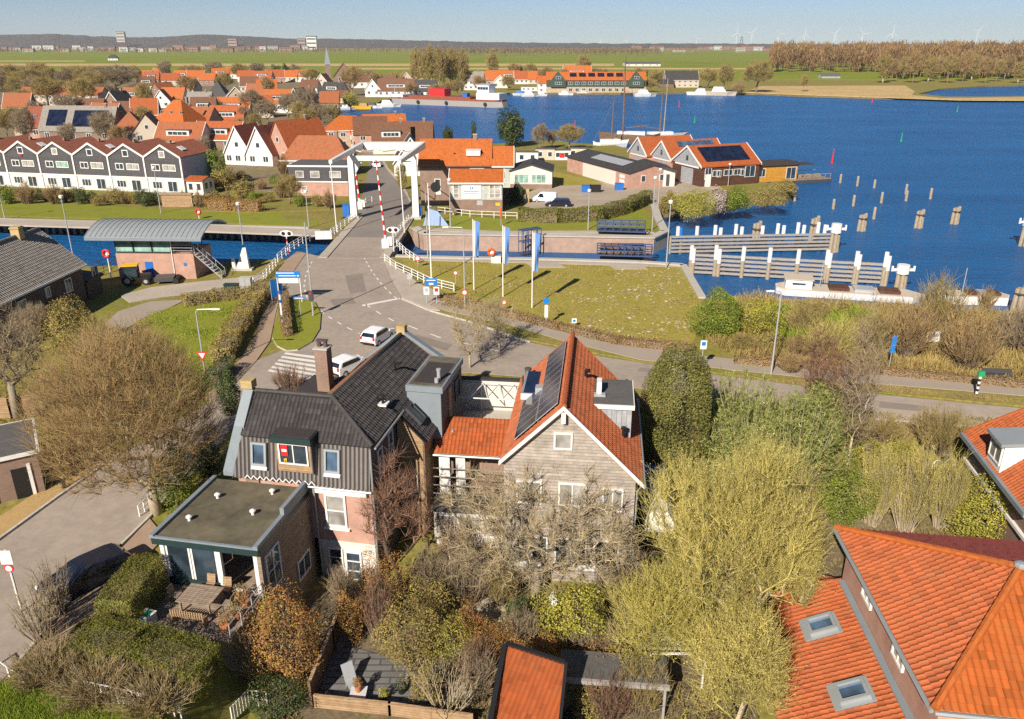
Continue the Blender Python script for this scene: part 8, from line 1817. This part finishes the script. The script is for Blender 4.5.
SZ = dict(bare=(3.9, 10), bareolive=(3.9, 10), baregrey=(3.9, 10), poplar=(4.8, 23), willow=(3.8, 8.5), conifer=(3.2, 10.2), green=(2.2, 3.2), mixed=(2.3, 3.2), brown=(2.6, 3.3), evergreen=(2., 3.7))
PRO = {}
def put(kind, label, px, py, hw, top, group=None):
    b = G(px, py); s = dep(b); h = max(1, PY(px, top, b[1])[2] - b[2]); w0, h0 = SZ[kind]; sc = (hw * s / w0, hw * s / w0, h / h0); rz = rnd.uniform(0, 6.28)
    if kind not in PRO: t = PRO[kind] = proto(kind); t.location = b; t.rotation_euler = (0, 0, rz); t.scale = sc; t['label'] = label; 
    else: t = dup(PRO[kind], b, rz, label, None, sc)
    if group: t['group'] = group
    return t
for a in [
 ('baregrey', 'wide brown tree crown behind the far left village houses', 116, 92, 26, 66), ('bareolive', 'olive tree left of the pink terrace', 12, 92, 18, 64), ('bareolive', 'olive tree at the pool, behind the left edge', 32, 98, 16, 68), ('bareolive', 'leafless tree over the left end of the pink terrace', 48, 106, 13, 76), ('bareolive', 'leafless tree over the right end of the pink terrace', 84, 108, 14, 78), ('baregrey', 'leafless tree before the left solar roof', 28, 146, 11, 108), ('baregrey', 'branching leafless tree between solar roof and hipped house', 106, 146, 13, 112), ('bareolive', 'leafless tree beside the small pool', 8, 140, 12, 108), ('bareolive', 'yellow brown tree between brick gable and big orange roof', 147, 116, 9, 82),
 ('bareolive', 'tree at the meadow edge above the back row', 196, 80, 12, 65), ('bareolive', 'olive tree right of the orange hipped roof', 226, 92, 9, 72), ('conifer', 'dark conifer left of the two before the church', 277, 80, 6, 64), ('conifer', 'dark conifer right of the two before the church', 287, 80, 5, 63), ('baregrey', 'brown tree between beige and black gables', 252, 118, 13, 90), ('baregrey', 'dark brown tree right of the black gabled house', 308, 122, 12, 88), ('baregrey', 'leafless tree above the orange brick house', 268, 124, 13, 100), ('baregrey', 'leafless tree between the orange brick house and the bay', 322, 132, 12, 104), ('bareolive', 'leafless tree at the head of the bay', 310, 134, 9, 108),
 ('bare', 'large tree hiding the church roof end', 352, 96, 11, 66), ('willow', 'yellow willow beside the moored boats', 351, 110, 8, 92), ('poplar', 'leftmost tall poplar behind the cargo ship', 418, 90, 8, 48), ('poplar', 'second tall poplar behind the cargo ship', 428, 91, 9, 46), ('poplar', 'third tall poplar behind the cargo ship', 440, 91, 9, 47), ('poplar', 'fourth tall poplar behind the cargo ship', 452, 90, 9, 48), ('poplar', 'rightmost tall poplar behind the cargo ship', 462, 90, 8, 50), ('poplar', 'separate poplar right of the white villa', 492, 78, 7, 50),
 ('bareolive', 'tree behind the orange roofs of the far shore', 583, 80, 8, 54), ('bare', 'broad brown tree behind the green row house', 598, 80, 12, 68), ('bareolive', 'round bush left of the lone cream villa', 657, 86, 10, 70), ('bareolive', 'olive tree right of the lone cream villa', 708, 88, 10, 68), ('bareolive', 'large shore tree at the start of the sandy bank', 756, 93, 15, 60), ('bareolive', 'tall shore tree left of the sandy bank', 724, 92, 9, 64), ('brown', 'low shore bush between villa and sandy bank', 738, 94, 9, 82), ('bareolive', 'small tree standing on the sandy bank', 803, 92, 4, 74),
 ('conifer', 'large dark pine at the boatyard shore', 511, 147, 15, 107), ('conifer', 'slim dark conifer behind the harbour office ridge', 474, 142, 3, 120), ('conifer', 'small green tree left of the slim conifer', 448, 142, 6, 126), ('bareolive', 'rounded olive bush at the boatyard shore', 569, 150, 13, 124), ('baregrey', 'grey leafless bush left of the rounded olive bush', 540, 150, 9, 124), ('baregrey', 'small leafless bush right of the dark pine', 552, 148, 6, 130),
 ('green', 'dark green tree beside the blue grey terrace end wall', 218, 186, 12, 146), ('mixed', 'olive bush before the white gable houses', 226, 190, 14, 164), ('mixed', 'large olive shrub left of the bridge extension', 244, 198, 14, 178), ('bareolive', 'leafless shrub tree before the flat extension', 290, 204, 14, 174), ('brown', 'brown shrub beside the flat extension wall', 330, 208, 10, 190), ('mixed', 'olive shrub right of the bridge road', 402, 190, 6, 160), ('brown', 'brown bush under the orange brick house', 284, 176, 8, 156),
 ('green', 'green bush before the leftmost visible terrace house', 8, 204, 10, 184), ('brown', 'leafless shrub before the flag house', 28, 204, 12, 182), ('brown', 'leafless shrub before the fourth terrace house', 55, 204, 11, 184), ('evergreen', 'round dark shrub before the third terrace house', 82, 204, 7, 186), ('mixed', 'yellowish shrub before the second terrace house', 116, 204, 10, 186), ('evergreen', 'dark shrub before the end terrace house', 146, 206, 10, 188), ('brown', 'russet bush between board fence and veranda', 200, 208, 7, 190), ('mixed', 'low shrub in the middle of the terrace gardens', 98, 206, 8, 194), ('brown', 'leafless shrub at the far left of the terrace gardens', -2, 204, 9, 188), ('mixed', 'shrub at the foot of the dark house', 60, 318, 14, 296), ('baregrey', 'grey leafless tree before the dark house wall', 40, 352, 18, 306),
]: put(*a)
for k, (x, y) in enumerate(((62, 98), (74, 84), (95, 84), (22, 84), (2, 84), (40, 80))): put('bareolive', ('olive tree of the belt behind the pink terrace, right end', 'olive tree of the belt above the black roofed farmhouse', 'olive tree beside the wide brown crown', 'olive tree of the belt at the far left meadow', 'olive tree cut by the left edge before the meadow', 'olive tree of the belt left of the farmhouse')[k], x, y + 6, 14, y - 18)
def many(kinds, label, group, pts, hw, up):
    for i, (x, y) in enumerate(pts): put(kinds[i % len(kinds)], label, x, y, hw * rnd.uniform(.8, 1.25), y - up * rnd.uniform(.8, 1.15), group)
many(('baregrey', 'bareolive', 'bare'), 'leafless tree among the roofs of the village centre', 'leafless trees of the village centre', [(136, 104), (146, 132), (190, 98), (183, 122), (206, 132), (214, 120), (246, 128), (256, 134), (270, 104), (288, 118), (300, 128), (316, 122), (330, 140), (334, 128), (240, 146), (206, 160), (164, 160), (120, 150), (70, 150), (300, 108)], 8, 24)
many(('bareolive', 'baregrey'), 'leafless tree at the back of the village below the meadow', 'leafless trees at the meadow edge of the village', [(136, 84), (166, 80), (188, 79), (214, 78), (240, 79), (258, 80), (270, 82), (296, 80), (312, 84), (370, 86), (394, 86), (126, 82)], 8, 17)
many(('bareolive', 'bare'), 'leafless tree between the houses of the far shore', 'leafless trees of the far shore', [(402, 94), (412, 98), (436, 98), (446, 97), (458, 97), (480, 92), (508, 90), (516, 80), (530, 80), (545, 84), (564, 86), (376, 92), (385, 95), (640, 84), (650, 92)], 7, 17)
many(('bareolive', 'baregrey'), 'leafless tree of the belt between small pool and meadow', 'leafless trees around the small pool', [(-8, 104), (4, 98), (18, 100), (36, 102), (52, 92), (68, 92), (84, 92), (30, 92), (14, 90), (-4, 92), (26, 112), (40, 122), (16, 128), (70, 122), (100, 120), (108, 104), (96, 98)], 11, 24)
many(('mixed', 'brown', 'green'), 'low shrub in the gardens before the bridge extension', 'low shrubs left of the bridge', [(214, 204), (228, 204), (254, 204), (270, 202), (282, 198), (300, 207), (318, 207), (262, 190), (276, 186), (240, 182)], 8, 13)
many(('mixed', 'brown', 'bareolive'), 'wild bush between lock lawn, reeds and quay', 'wild bushes on the lock bank', [(778, 320), (796, 356), (812, 322), (845, 318), (860, 340), (742, 352), (770, 350), (790, 372), (850, 366), (1000, 330), (985, 310)], 14, 20)
# rows of trees on the far bank at the wood
for k in range(14):
    x = 880 + k * 11.5 + rnd.uniform(-3, 3)
    put(('poplar', 'bare', 'bareolive', 'bare')[k % 4], 'pale stemmed leaning tree at the foot of the far wood', x, 83 - (k % 3) * 1.5, rnd.uniform(5, 9), rnd.uniform(50, 62), 'trees along the foot of the far wood')
def wood(name, n, xr, yr, h, seed, mat, per=60, hx=None, q=1.):
    rng = np.random.default_rng(seed); Ps, Ns, sz, TA, TB = [], [], [], [], []
    for i in range(n):
        for _ in range(60):
            px, py = rng.uniform(*xr), rng.uniform(*yr); b = G(px, py)
            if hx is None or hx(px, py): break
        hh_ = h * rng.uniform(.8, 1.1); r = hh_ * rng.uniform(.16, .24); p = unit(rng.normal(size=(per, 3))) * rng.uniform(.3, 1, (per, 1)) * [r, r, hh_ * .42] + [b[0], b[1], b[2] + hh_ * .58]
        Ps.append(p); TA.append((b[0], b[1], b[2] - .5)); TB.append((b[0] + rng.normal() * .5, b[1], b[2] + hh_ * .7))
    P_ = np.concatenate(Ps); n2 = len(P_); u = np.stack([rng.normal(size=n2) * .35, rng.normal(size=n2) * .35, np.ones(n2)], 1); u = unit(u); a = rng.uniform(0, 6.28, n2); v = np.stack([np.cos(a), np.sin(a), np.zeros(n2)], 1); L = (h * .055 * rng.uniform(.5, 1.4, n2))[:, None]; w = L * .13 * q
    V = np.stack([P_ - u * L - v * w * .5, P_ - u * L + v * w * .5, P_ + u * L + v * w, P_ + u * L - v * w], 1).reshape(-1, 3); F = np.arange(4 * n2).reshape(n2, 4)
    V2, F2 = twig_prisms(np.array(TA), np.array(TB), np.full(n, h * .016), np.full(n, h * .006)); V, F = join([(V, F), (V2, F2)]); tag(mesh_np(name, V, F, LM[mat]), kind='stuff')
LM['wood'] = m_leaf('far wood twigs', (.17, .10, .05), (.25, .155, .075), (.32, .21, .1), 0, .9, .02)
wood('woods', 760, (770, 1120), (62, 80), 28, 1, 'wood', 300, lambda x, y: y < 72.5 or x > 880 and y < 79, 1.5)
LM['belt'] = m_leaf('far tree belt twigs', (.13, .09, .06), (.2, .135, .085), (.24, .18, .1), 0, .9, .004)
wood('woods', 900, (-120, 660), (49.6, 53.5), 13, 2, 'belt', 40, None, 5); wood('woods', 500, (420, 660), (51.5, 56), 17, 3, 'belt', 40, None, 4); wood('woods', 260, (660, 1100), (48.5, 51), 14, 4, 'belt', 40, None, 5)
many(('brown', 'mixed', 'evergreen', 'brown'), 'garden shrub along the front of the dark terrace', 'garden shrubs of the dark terrace', [(2, 199), (18, 200), (38, 200), (47, 201), (66, 202), (74, 201), (92, 202), (106, 203), (126, 204), (136, 204), (158, 205), (166, 206), (184, 206)], 7, 13)
blades('grass', [(402, 261), (470, 262), (640, 266), (682, 267), (702, 300), (690, 347), (640, 344), (560, 325), (480, 303), (425, 281)], 16000, .16, .1, 'dry', 9, lean=.8); blades('grass', [(126, 338), (150, 312), (238, 299), (262, 294), (238, 340), (205, 385), (165, 380)], 9000, .2, .08, 'blade', 10, lean=.8)
# ------------------------------------------------------------ gardens and small things
sheet('garden_bed', [(-12.0, 25), (-12.0, 39), (-8.2, 39.6), (-4.5, 39.2), (-4.5, 46), (-1, 46), (2, 39.2), (8, 39), (9, 50), (13, 52), (30, 48), (32, 40), (12.5, 38), (11.5, 25)], MG['soil'], .06, px=False, step=1.2)
sheet('patio', [(338, 604), (352, 606), (350, 648), (400, 662), (456, 668), (450, 712), (310, 694), (322, 652)], MT['shaded_paver'], .12, step=1.2); sheet('patio', [(478, 578), (520, 580), (512, 624), (462, 618)], MG['conc'], .13, step=1.2); sheet('patio', [(452, 650), (474, 652), (474, 700), (450, 698)], MG['conc'], .14)
def plank_fence(label, px, h, mat='deck', cap='wood'):
    pts = wpts(px); o = pts[0]; t = thing('plank_fence', label, 'fence', o); m = MB(); c = MB()
    for a, b in zip(pts, pts[1:]): m.bar(a - o + Vector((0, 0, h / 2)), b - o + Vector((0, 0, h / 2)), .06, 0, h); c.bar(a - o + Vector((0, 0, h)), b - o + Vector((0, 0, h)), .16, 0, .07)
    m.build('boards', MT[mat], t); c.build('cap_rail', MT[cap], t)
    for a, b in zip(pts, pts[1:]):
        k = max(1, int((b - a).length / 1.9))
        for i in range(k + 1): p = a.lerp(b, i / k) - o; q = MB(); q.bx(p.x - .06, p.x + .06, p.y - .06, p.y + .06, -.1, h + .06); q.build('post', MT[mat], t)
plank_fence('dark plank fence between the russet bush and the grey patio', [(346, 618), (334, 652), (312, 708)], 1.6, 'brownboard'); plank_fence('pale plank fence along the bottom edge of the patio', [(316, 708), (390, 716), (472, 728)], .8, 'wood'); plank_fence('yellow plank fence behind the pale limbed tree on the left', [(-20, 420), (12, 418), (44, 414)], 1.7, 'wood')  # dark fence: its shaded face is put into the brown board colour
t = thing('garden_chair', 'grey reclining garden chair on the dark patio', 'chair', G(354, 690), .6); bq('seat', 'steel', t, (-.3, .3, -.35, .3, .38, .43)); m = MB(); m.ext([(-.3, .3, .42), (.3, .3, .42), (.3, .75, 1.15), (-.3, .75, 1.15)], (0, .04, 0)); m.build('backrest', 'steel', t)
for x in (-.28, .28):
    for y in (-.3, .28): m = MB(); m.bar((x, y, 0), (x, y, .4), .04); m.build('leg', 'steel', t)
t = thing('garden_table', 'low pale side table on the dark patio with a flower pot', 'table', G(359, 700)); bq('table_top', 'cloth', t, (-.4, .4, -.4, .4, .45, .5)); bq('leg', 'steel', t, (-.08, .08, -.08, .08, 0, .45))
def pot(label, b, h=.35, mat='terracotta', leaf='mixed', r=.3, z=0):
    b = Vector(b) + Vector((0, 0, z)); t = shrub(label, b, (b[0], b[1], b[2] + h + r * .9), (r, r, r * 1.1), leaf, 260, .09, 5, name='potted_plant', cat='potted plant'); m = MB(); m.tube([(0, 0, 0), (0, 0, h)], [r * .5, r * .65], 10); m.build('pot', MT[mat], t)
pot('potted red flowers on the low pale side table', G(359, 699), leaf='russet', z=.5, r=.26); pot('potted grass in a black pot on the patio', G(384, 702), mat='black', leaf='ygreen'); pot('small pointed conifer in a dark pot on the patio', G(402, 694), mat='black', leaf='dark', r=.32)
for k, (x, y, lf) in enumerate(((-4.2, -6.8, 'russet'), (-4.1, -7.8, 'mixed'), (-4.3, -8.7, 'russet'), (-4.6, -6.5, 'reed'))): pot('potted %s plant at the terrace railing, %s' % (('russet', 'brown', 'russet', 'straw coloured')[k], ('near the white corner post', 'in the middle of the row', 'at the outer corner', 'tall one by the sill')[k]), AL(x, y, -.22), leaf=lf, r=.42)
# white slatted pergola and dark carport among the willows
t = thing('slat_pergola', 'white slatted pergola half hidden under the willows', 'pergola', G(668, 668)); m = MB()
for i in range(12): m.bx(-1.4, 1.5, -1.6 + i * .34, -1.48 + i * .34, 2.3, 2.36)
m.build('slats', 'white', t)
for x in (-1.3, 1.4):
    for y in (-1.5, 2.1): bq('post', 'white', t, (x - .05, x + .05, y - .05, y + .05, 0, 2.3))
cp = Vector(G(612, 716)); t = thing('carport', 'low dark carport with a grey front beam at the bottom edge', 'carport', cp, R(-6)); bq('beam', 'timber', t, (-2.6, 2.6, -.1, .1, 1.9, 2.1)); bq('roof', 'greyroof', t, (-2.6, 2.6, .1, 2.0, 2.0, 2.06))
for x in (-2.4, 0, 2.4): bq('post', 'timber', t, (x - .06, x + .06, -.06, .06, 0, 1.9))
t = thing('bird_house', 'white bird house on a thin pole in the garden', 'bird house', G(553, 632)); m = MB(); m.cyl(0, 0, 0, 1.9, .03, n=6); m.build('pole', 'timber', t); bq('box', 'white', t, (-.16, .16, -.16, .16, 1.9, 2.3)); m = MB(); m.ext([(-.24, -.24, 2.28), (.24, -.24, 2.28), (0, -.24, 2.62)], (0, .48, 0)); m.build('roof', 'cloth', t)
t = thing('covered_trailer', 'white covered trailer beside the gable house and the ivy dome', 'trailer', BL(5.9, 5.2, -1.6), BR); m = MB(); m.bx(-.9, .9, -2.3, 2.0, .6, 1.3); m.solid([(-.9, -2.3, 1.3), (.9, -2.3, 1.3), (.9, 2, 1.3), (-.9, 2, 1.3)], [(-.5, -2.1, 1.9), (.5, -2.1, 1.9), (.5, 1.8, 2.0), (-.5, 1.8, 2.0)]); m.build('cover', 'white', t)
for x in (-.9, .9): m = MB(); m.tube([(x - .1, 0, .35), (x + .1, 0, .35)], .35, 12); m.build('wheel', 'rubber', t)
m = MB(); m.bar((0, -2.3, .5), (0, -3.4, .5), .1); m.build('drawbar', 'steel', t)
t = thing('blue_crate', 'bright blue crate behind the white covered trailer', 'crate', BL(5.7, 8.6, -1.0), BR); bq('body', 'blue', t, (-.8, .8, -.6, .6, 0, 1.2)); bq('lid', 'blue', t, (-.85, .85, -.65, .65, 1.2, 1.28))
b = G(942, 470); t = thing('bicycle', 'bicycle with pale wheels leaning in the bush by the dormer house', 'bicycle', b, .25)
for x in (-.52, .52):
    m = MB(); m.tube([(x + .42 * math.cos(a), .0, .45 + .42 * math.sin(a)) for a in [i * math.pi / 9 for i in range(19)]], .035, 6); w = m.build('wheel', 'white', t); m = MB(); [m.bar((x, 0, .45), (x + .4 * math.cos(a), 0, .45 + .4 * math.sin(a)), .012) for a in [i * math.pi / 4 for i in range(8)]]; m.build('spokes', 'steel', w)
m = MB()
for a, c in (((-.52, 0, .45), (-.12, 0, .42)), ((-.12, 0, .42), (.36, 0, .95)), ((-.12, 0, .42), (-.2, 0, .98)), ((-.2, 0, .9), (.34, 0, .9)), ((.36, 0, 1.05), (.52, 0, .45)), ((-.52, 0, .45), (-.18, 0, .88))): m.bar(a, c, .05)
m.build('frame', 'darksteel', t); m = MB(); m.bar((.36, -.28, 1.1), (.36, .28, 1.1), .04); m.build('handlebar', 'steel', t); m = MB(); m.box((-.2, 0, 1.02), (.26, .14, .07)); m.build('saddle', 'black', t)
t = thing('park_bench', 'dark bench beside the cycle path under the broad willow', 'bench', G(996, 380), R(-8)); bq('seat', 'darksteel', t, (-1.2, 1.2, -.25, .25, .42, .5)); bq('backrest', 'darksteel', t, (-1.2, 1.2, .22, .3, .55, .95))
for x in (-1, 1): bq('leg', 'concrete', t, (x - .06, x + .06, -.2, .2, 0, .42))
for x, y, lab in ((65, 489, 'black bollard before the garage fence, lower one'), (72, 470, 'black bollard before the garage fence, upper one')): t = thing('bollard', lab, 'bollard', G(x, y)); m = MB(); m.tube([(0, 0, 0), (0, 0, .85)], [.13, .11], 10); m.build('post', 'black', t); m = MB(); m.ball((0, 0, .88), .14); m.build('head', 'black', t)
railing('cycle_rack', 'small white hoop rail beside the trunk of the round bare tree', [(140, 517), (150, 507)], h=.8, n=2, sp=.6, w=.045, cat='rail')
# daisies on the lock lawn
rg = np.random.default_rng(5); cl_ = rg.uniform([575, 275], [690, 335], (26, 2)); q = np.concatenate([c + rg.normal(size=(14, 2)) * [9, 4] for c in cl_] + [rg.uniform([430, 272], [690, 338], (120, 2))]); pl = [G(*p)[:2] for p in ((470, 263), (640, 267), (682, 268), (698, 298), (695, 335), (640, 342), (560, 322), (480, 300), (430, 280))]
A_ = np.array([G(*p) for p in q]); A_ = A_[[in_poly(a[0], a[1], pl) for a in A_]]; A_[:, 2] += .09; n_ = len(A_); V, F = leaf_quads(A_, np.tile([0, 0, 1.], (n_, 1)) + rg.normal(size=(n_, 3)) * .1, .34, rg, .8)
LM['daisy'] = m_leaf('daisies', (.5, .44, .32), (.62, .55, .42), None, 0, .8, 1); tag(mesh_np('daisies', V, F, LM['daisy']), kind='stuff')
# haze over the far land
hz = MB(); hz.bx(-12100, 12100, -260, 12100, -7, 330); hm = bpy.data.materials.new('haze'); hm.use_nodes = True; hn = hm.node_tree; hn.nodes.clear(); ho = hn.nodes.new('ShaderNodeOutputMaterial'); pv = hn.nodes.new('ShaderNodeVolumePrincipled')
pv.inputs['Density'].default_value = 6e-5; pv.inputs['Color'].default_value = (.78, .86, .95, 1); pv.inputs['Anisotropy'].default_value = 0.; hn.links.new(pv.outputs[0], ho.inputs['Volume']); tag(hz.build('haze', hm), kind='stuff')
# ------------------------------------------------------------ light, sky, camera
SUN_EL, SUN_DIR = R(33.0), Vector((-.43, -.90))       # towards the sun, over the viewer's left shoulder
sd = SUN_DIR.normalized()
world = bpy.data.worlds.new('World'); scene.world = world; world.use_nodes = True
nt = world.node_tree; bg = nt.nodes['Background']
sky = nt.nodes.new('ShaderNodeTexSky'); sky.sky_type = 'NISHITA'; sky.sun_disc = False
sky.sun_elevation = SUN_EL; sky.sun_rotation = math.atan2(sd.x, sd.y)
sky.air_density = 1.0; sky.dust_density = .4; sky.ozone_density = 5.5; sky.altitude = 3000
nt.links.new(sky.outputs[0], bg.inputs['Color']); bg.inputs['Strength'].default_value = .05
sl = bpy.data.lights.new('Sun', 'SUN'); sl.energy = 5.0; sl.angle = R(.53); sl.color = (1, .9, .77)
so = bpy.data.objects.new('Sun', sl); COL.objects.link(so)
ldir = Vector((sd.x * math.cos(SUN_EL), sd.y * math.cos(SUN_EL), math.sin(SUN_EL)))
so.rotation_euler = ldir.to_track_quat('Z', 'Y').to_euler(); so.location = (-40, -80, 80)
cam = bpy.data.cameras.new('Camera'); cam.sensor_width = 36; cam.lens = CF / 1024 * 36; cam.clip_end = 40000; cam.clip_start = .5
co_ = bpy.data.objects.new('Camera', cam); COL.objects.link(co_); co_.location = (0, 0, CH); co_.rotation_euler = (math.pi / 2 - PT, 0, 0)
scene.camera = co_
scene.view_settings.view_transform = 'Standard'; scene.view_settings.look = 'None'
scene.view_settings.exposure = 0.65; scene.view_settings.gamma = 1
scene.render.engine = 'CYCLES'
scene.cycles.use_denoising = False; scene.cycles.sample_clamp_direct = 4; scene.cycles.sample_clamp_indirect = 3
scene.cycles.max_bounces = 5; scene.cycles.diffuse_bounces = 4; scene.cycles.glossy_bounces = 2; scene.cycles.transmission_bounces = 2; scene.cycles.volume_bounces = 0; scene.cycles.transparent_max_bounces = 4
scene.cycles.caustics_reflective = False; scene.cycles.caustics_refractive = False
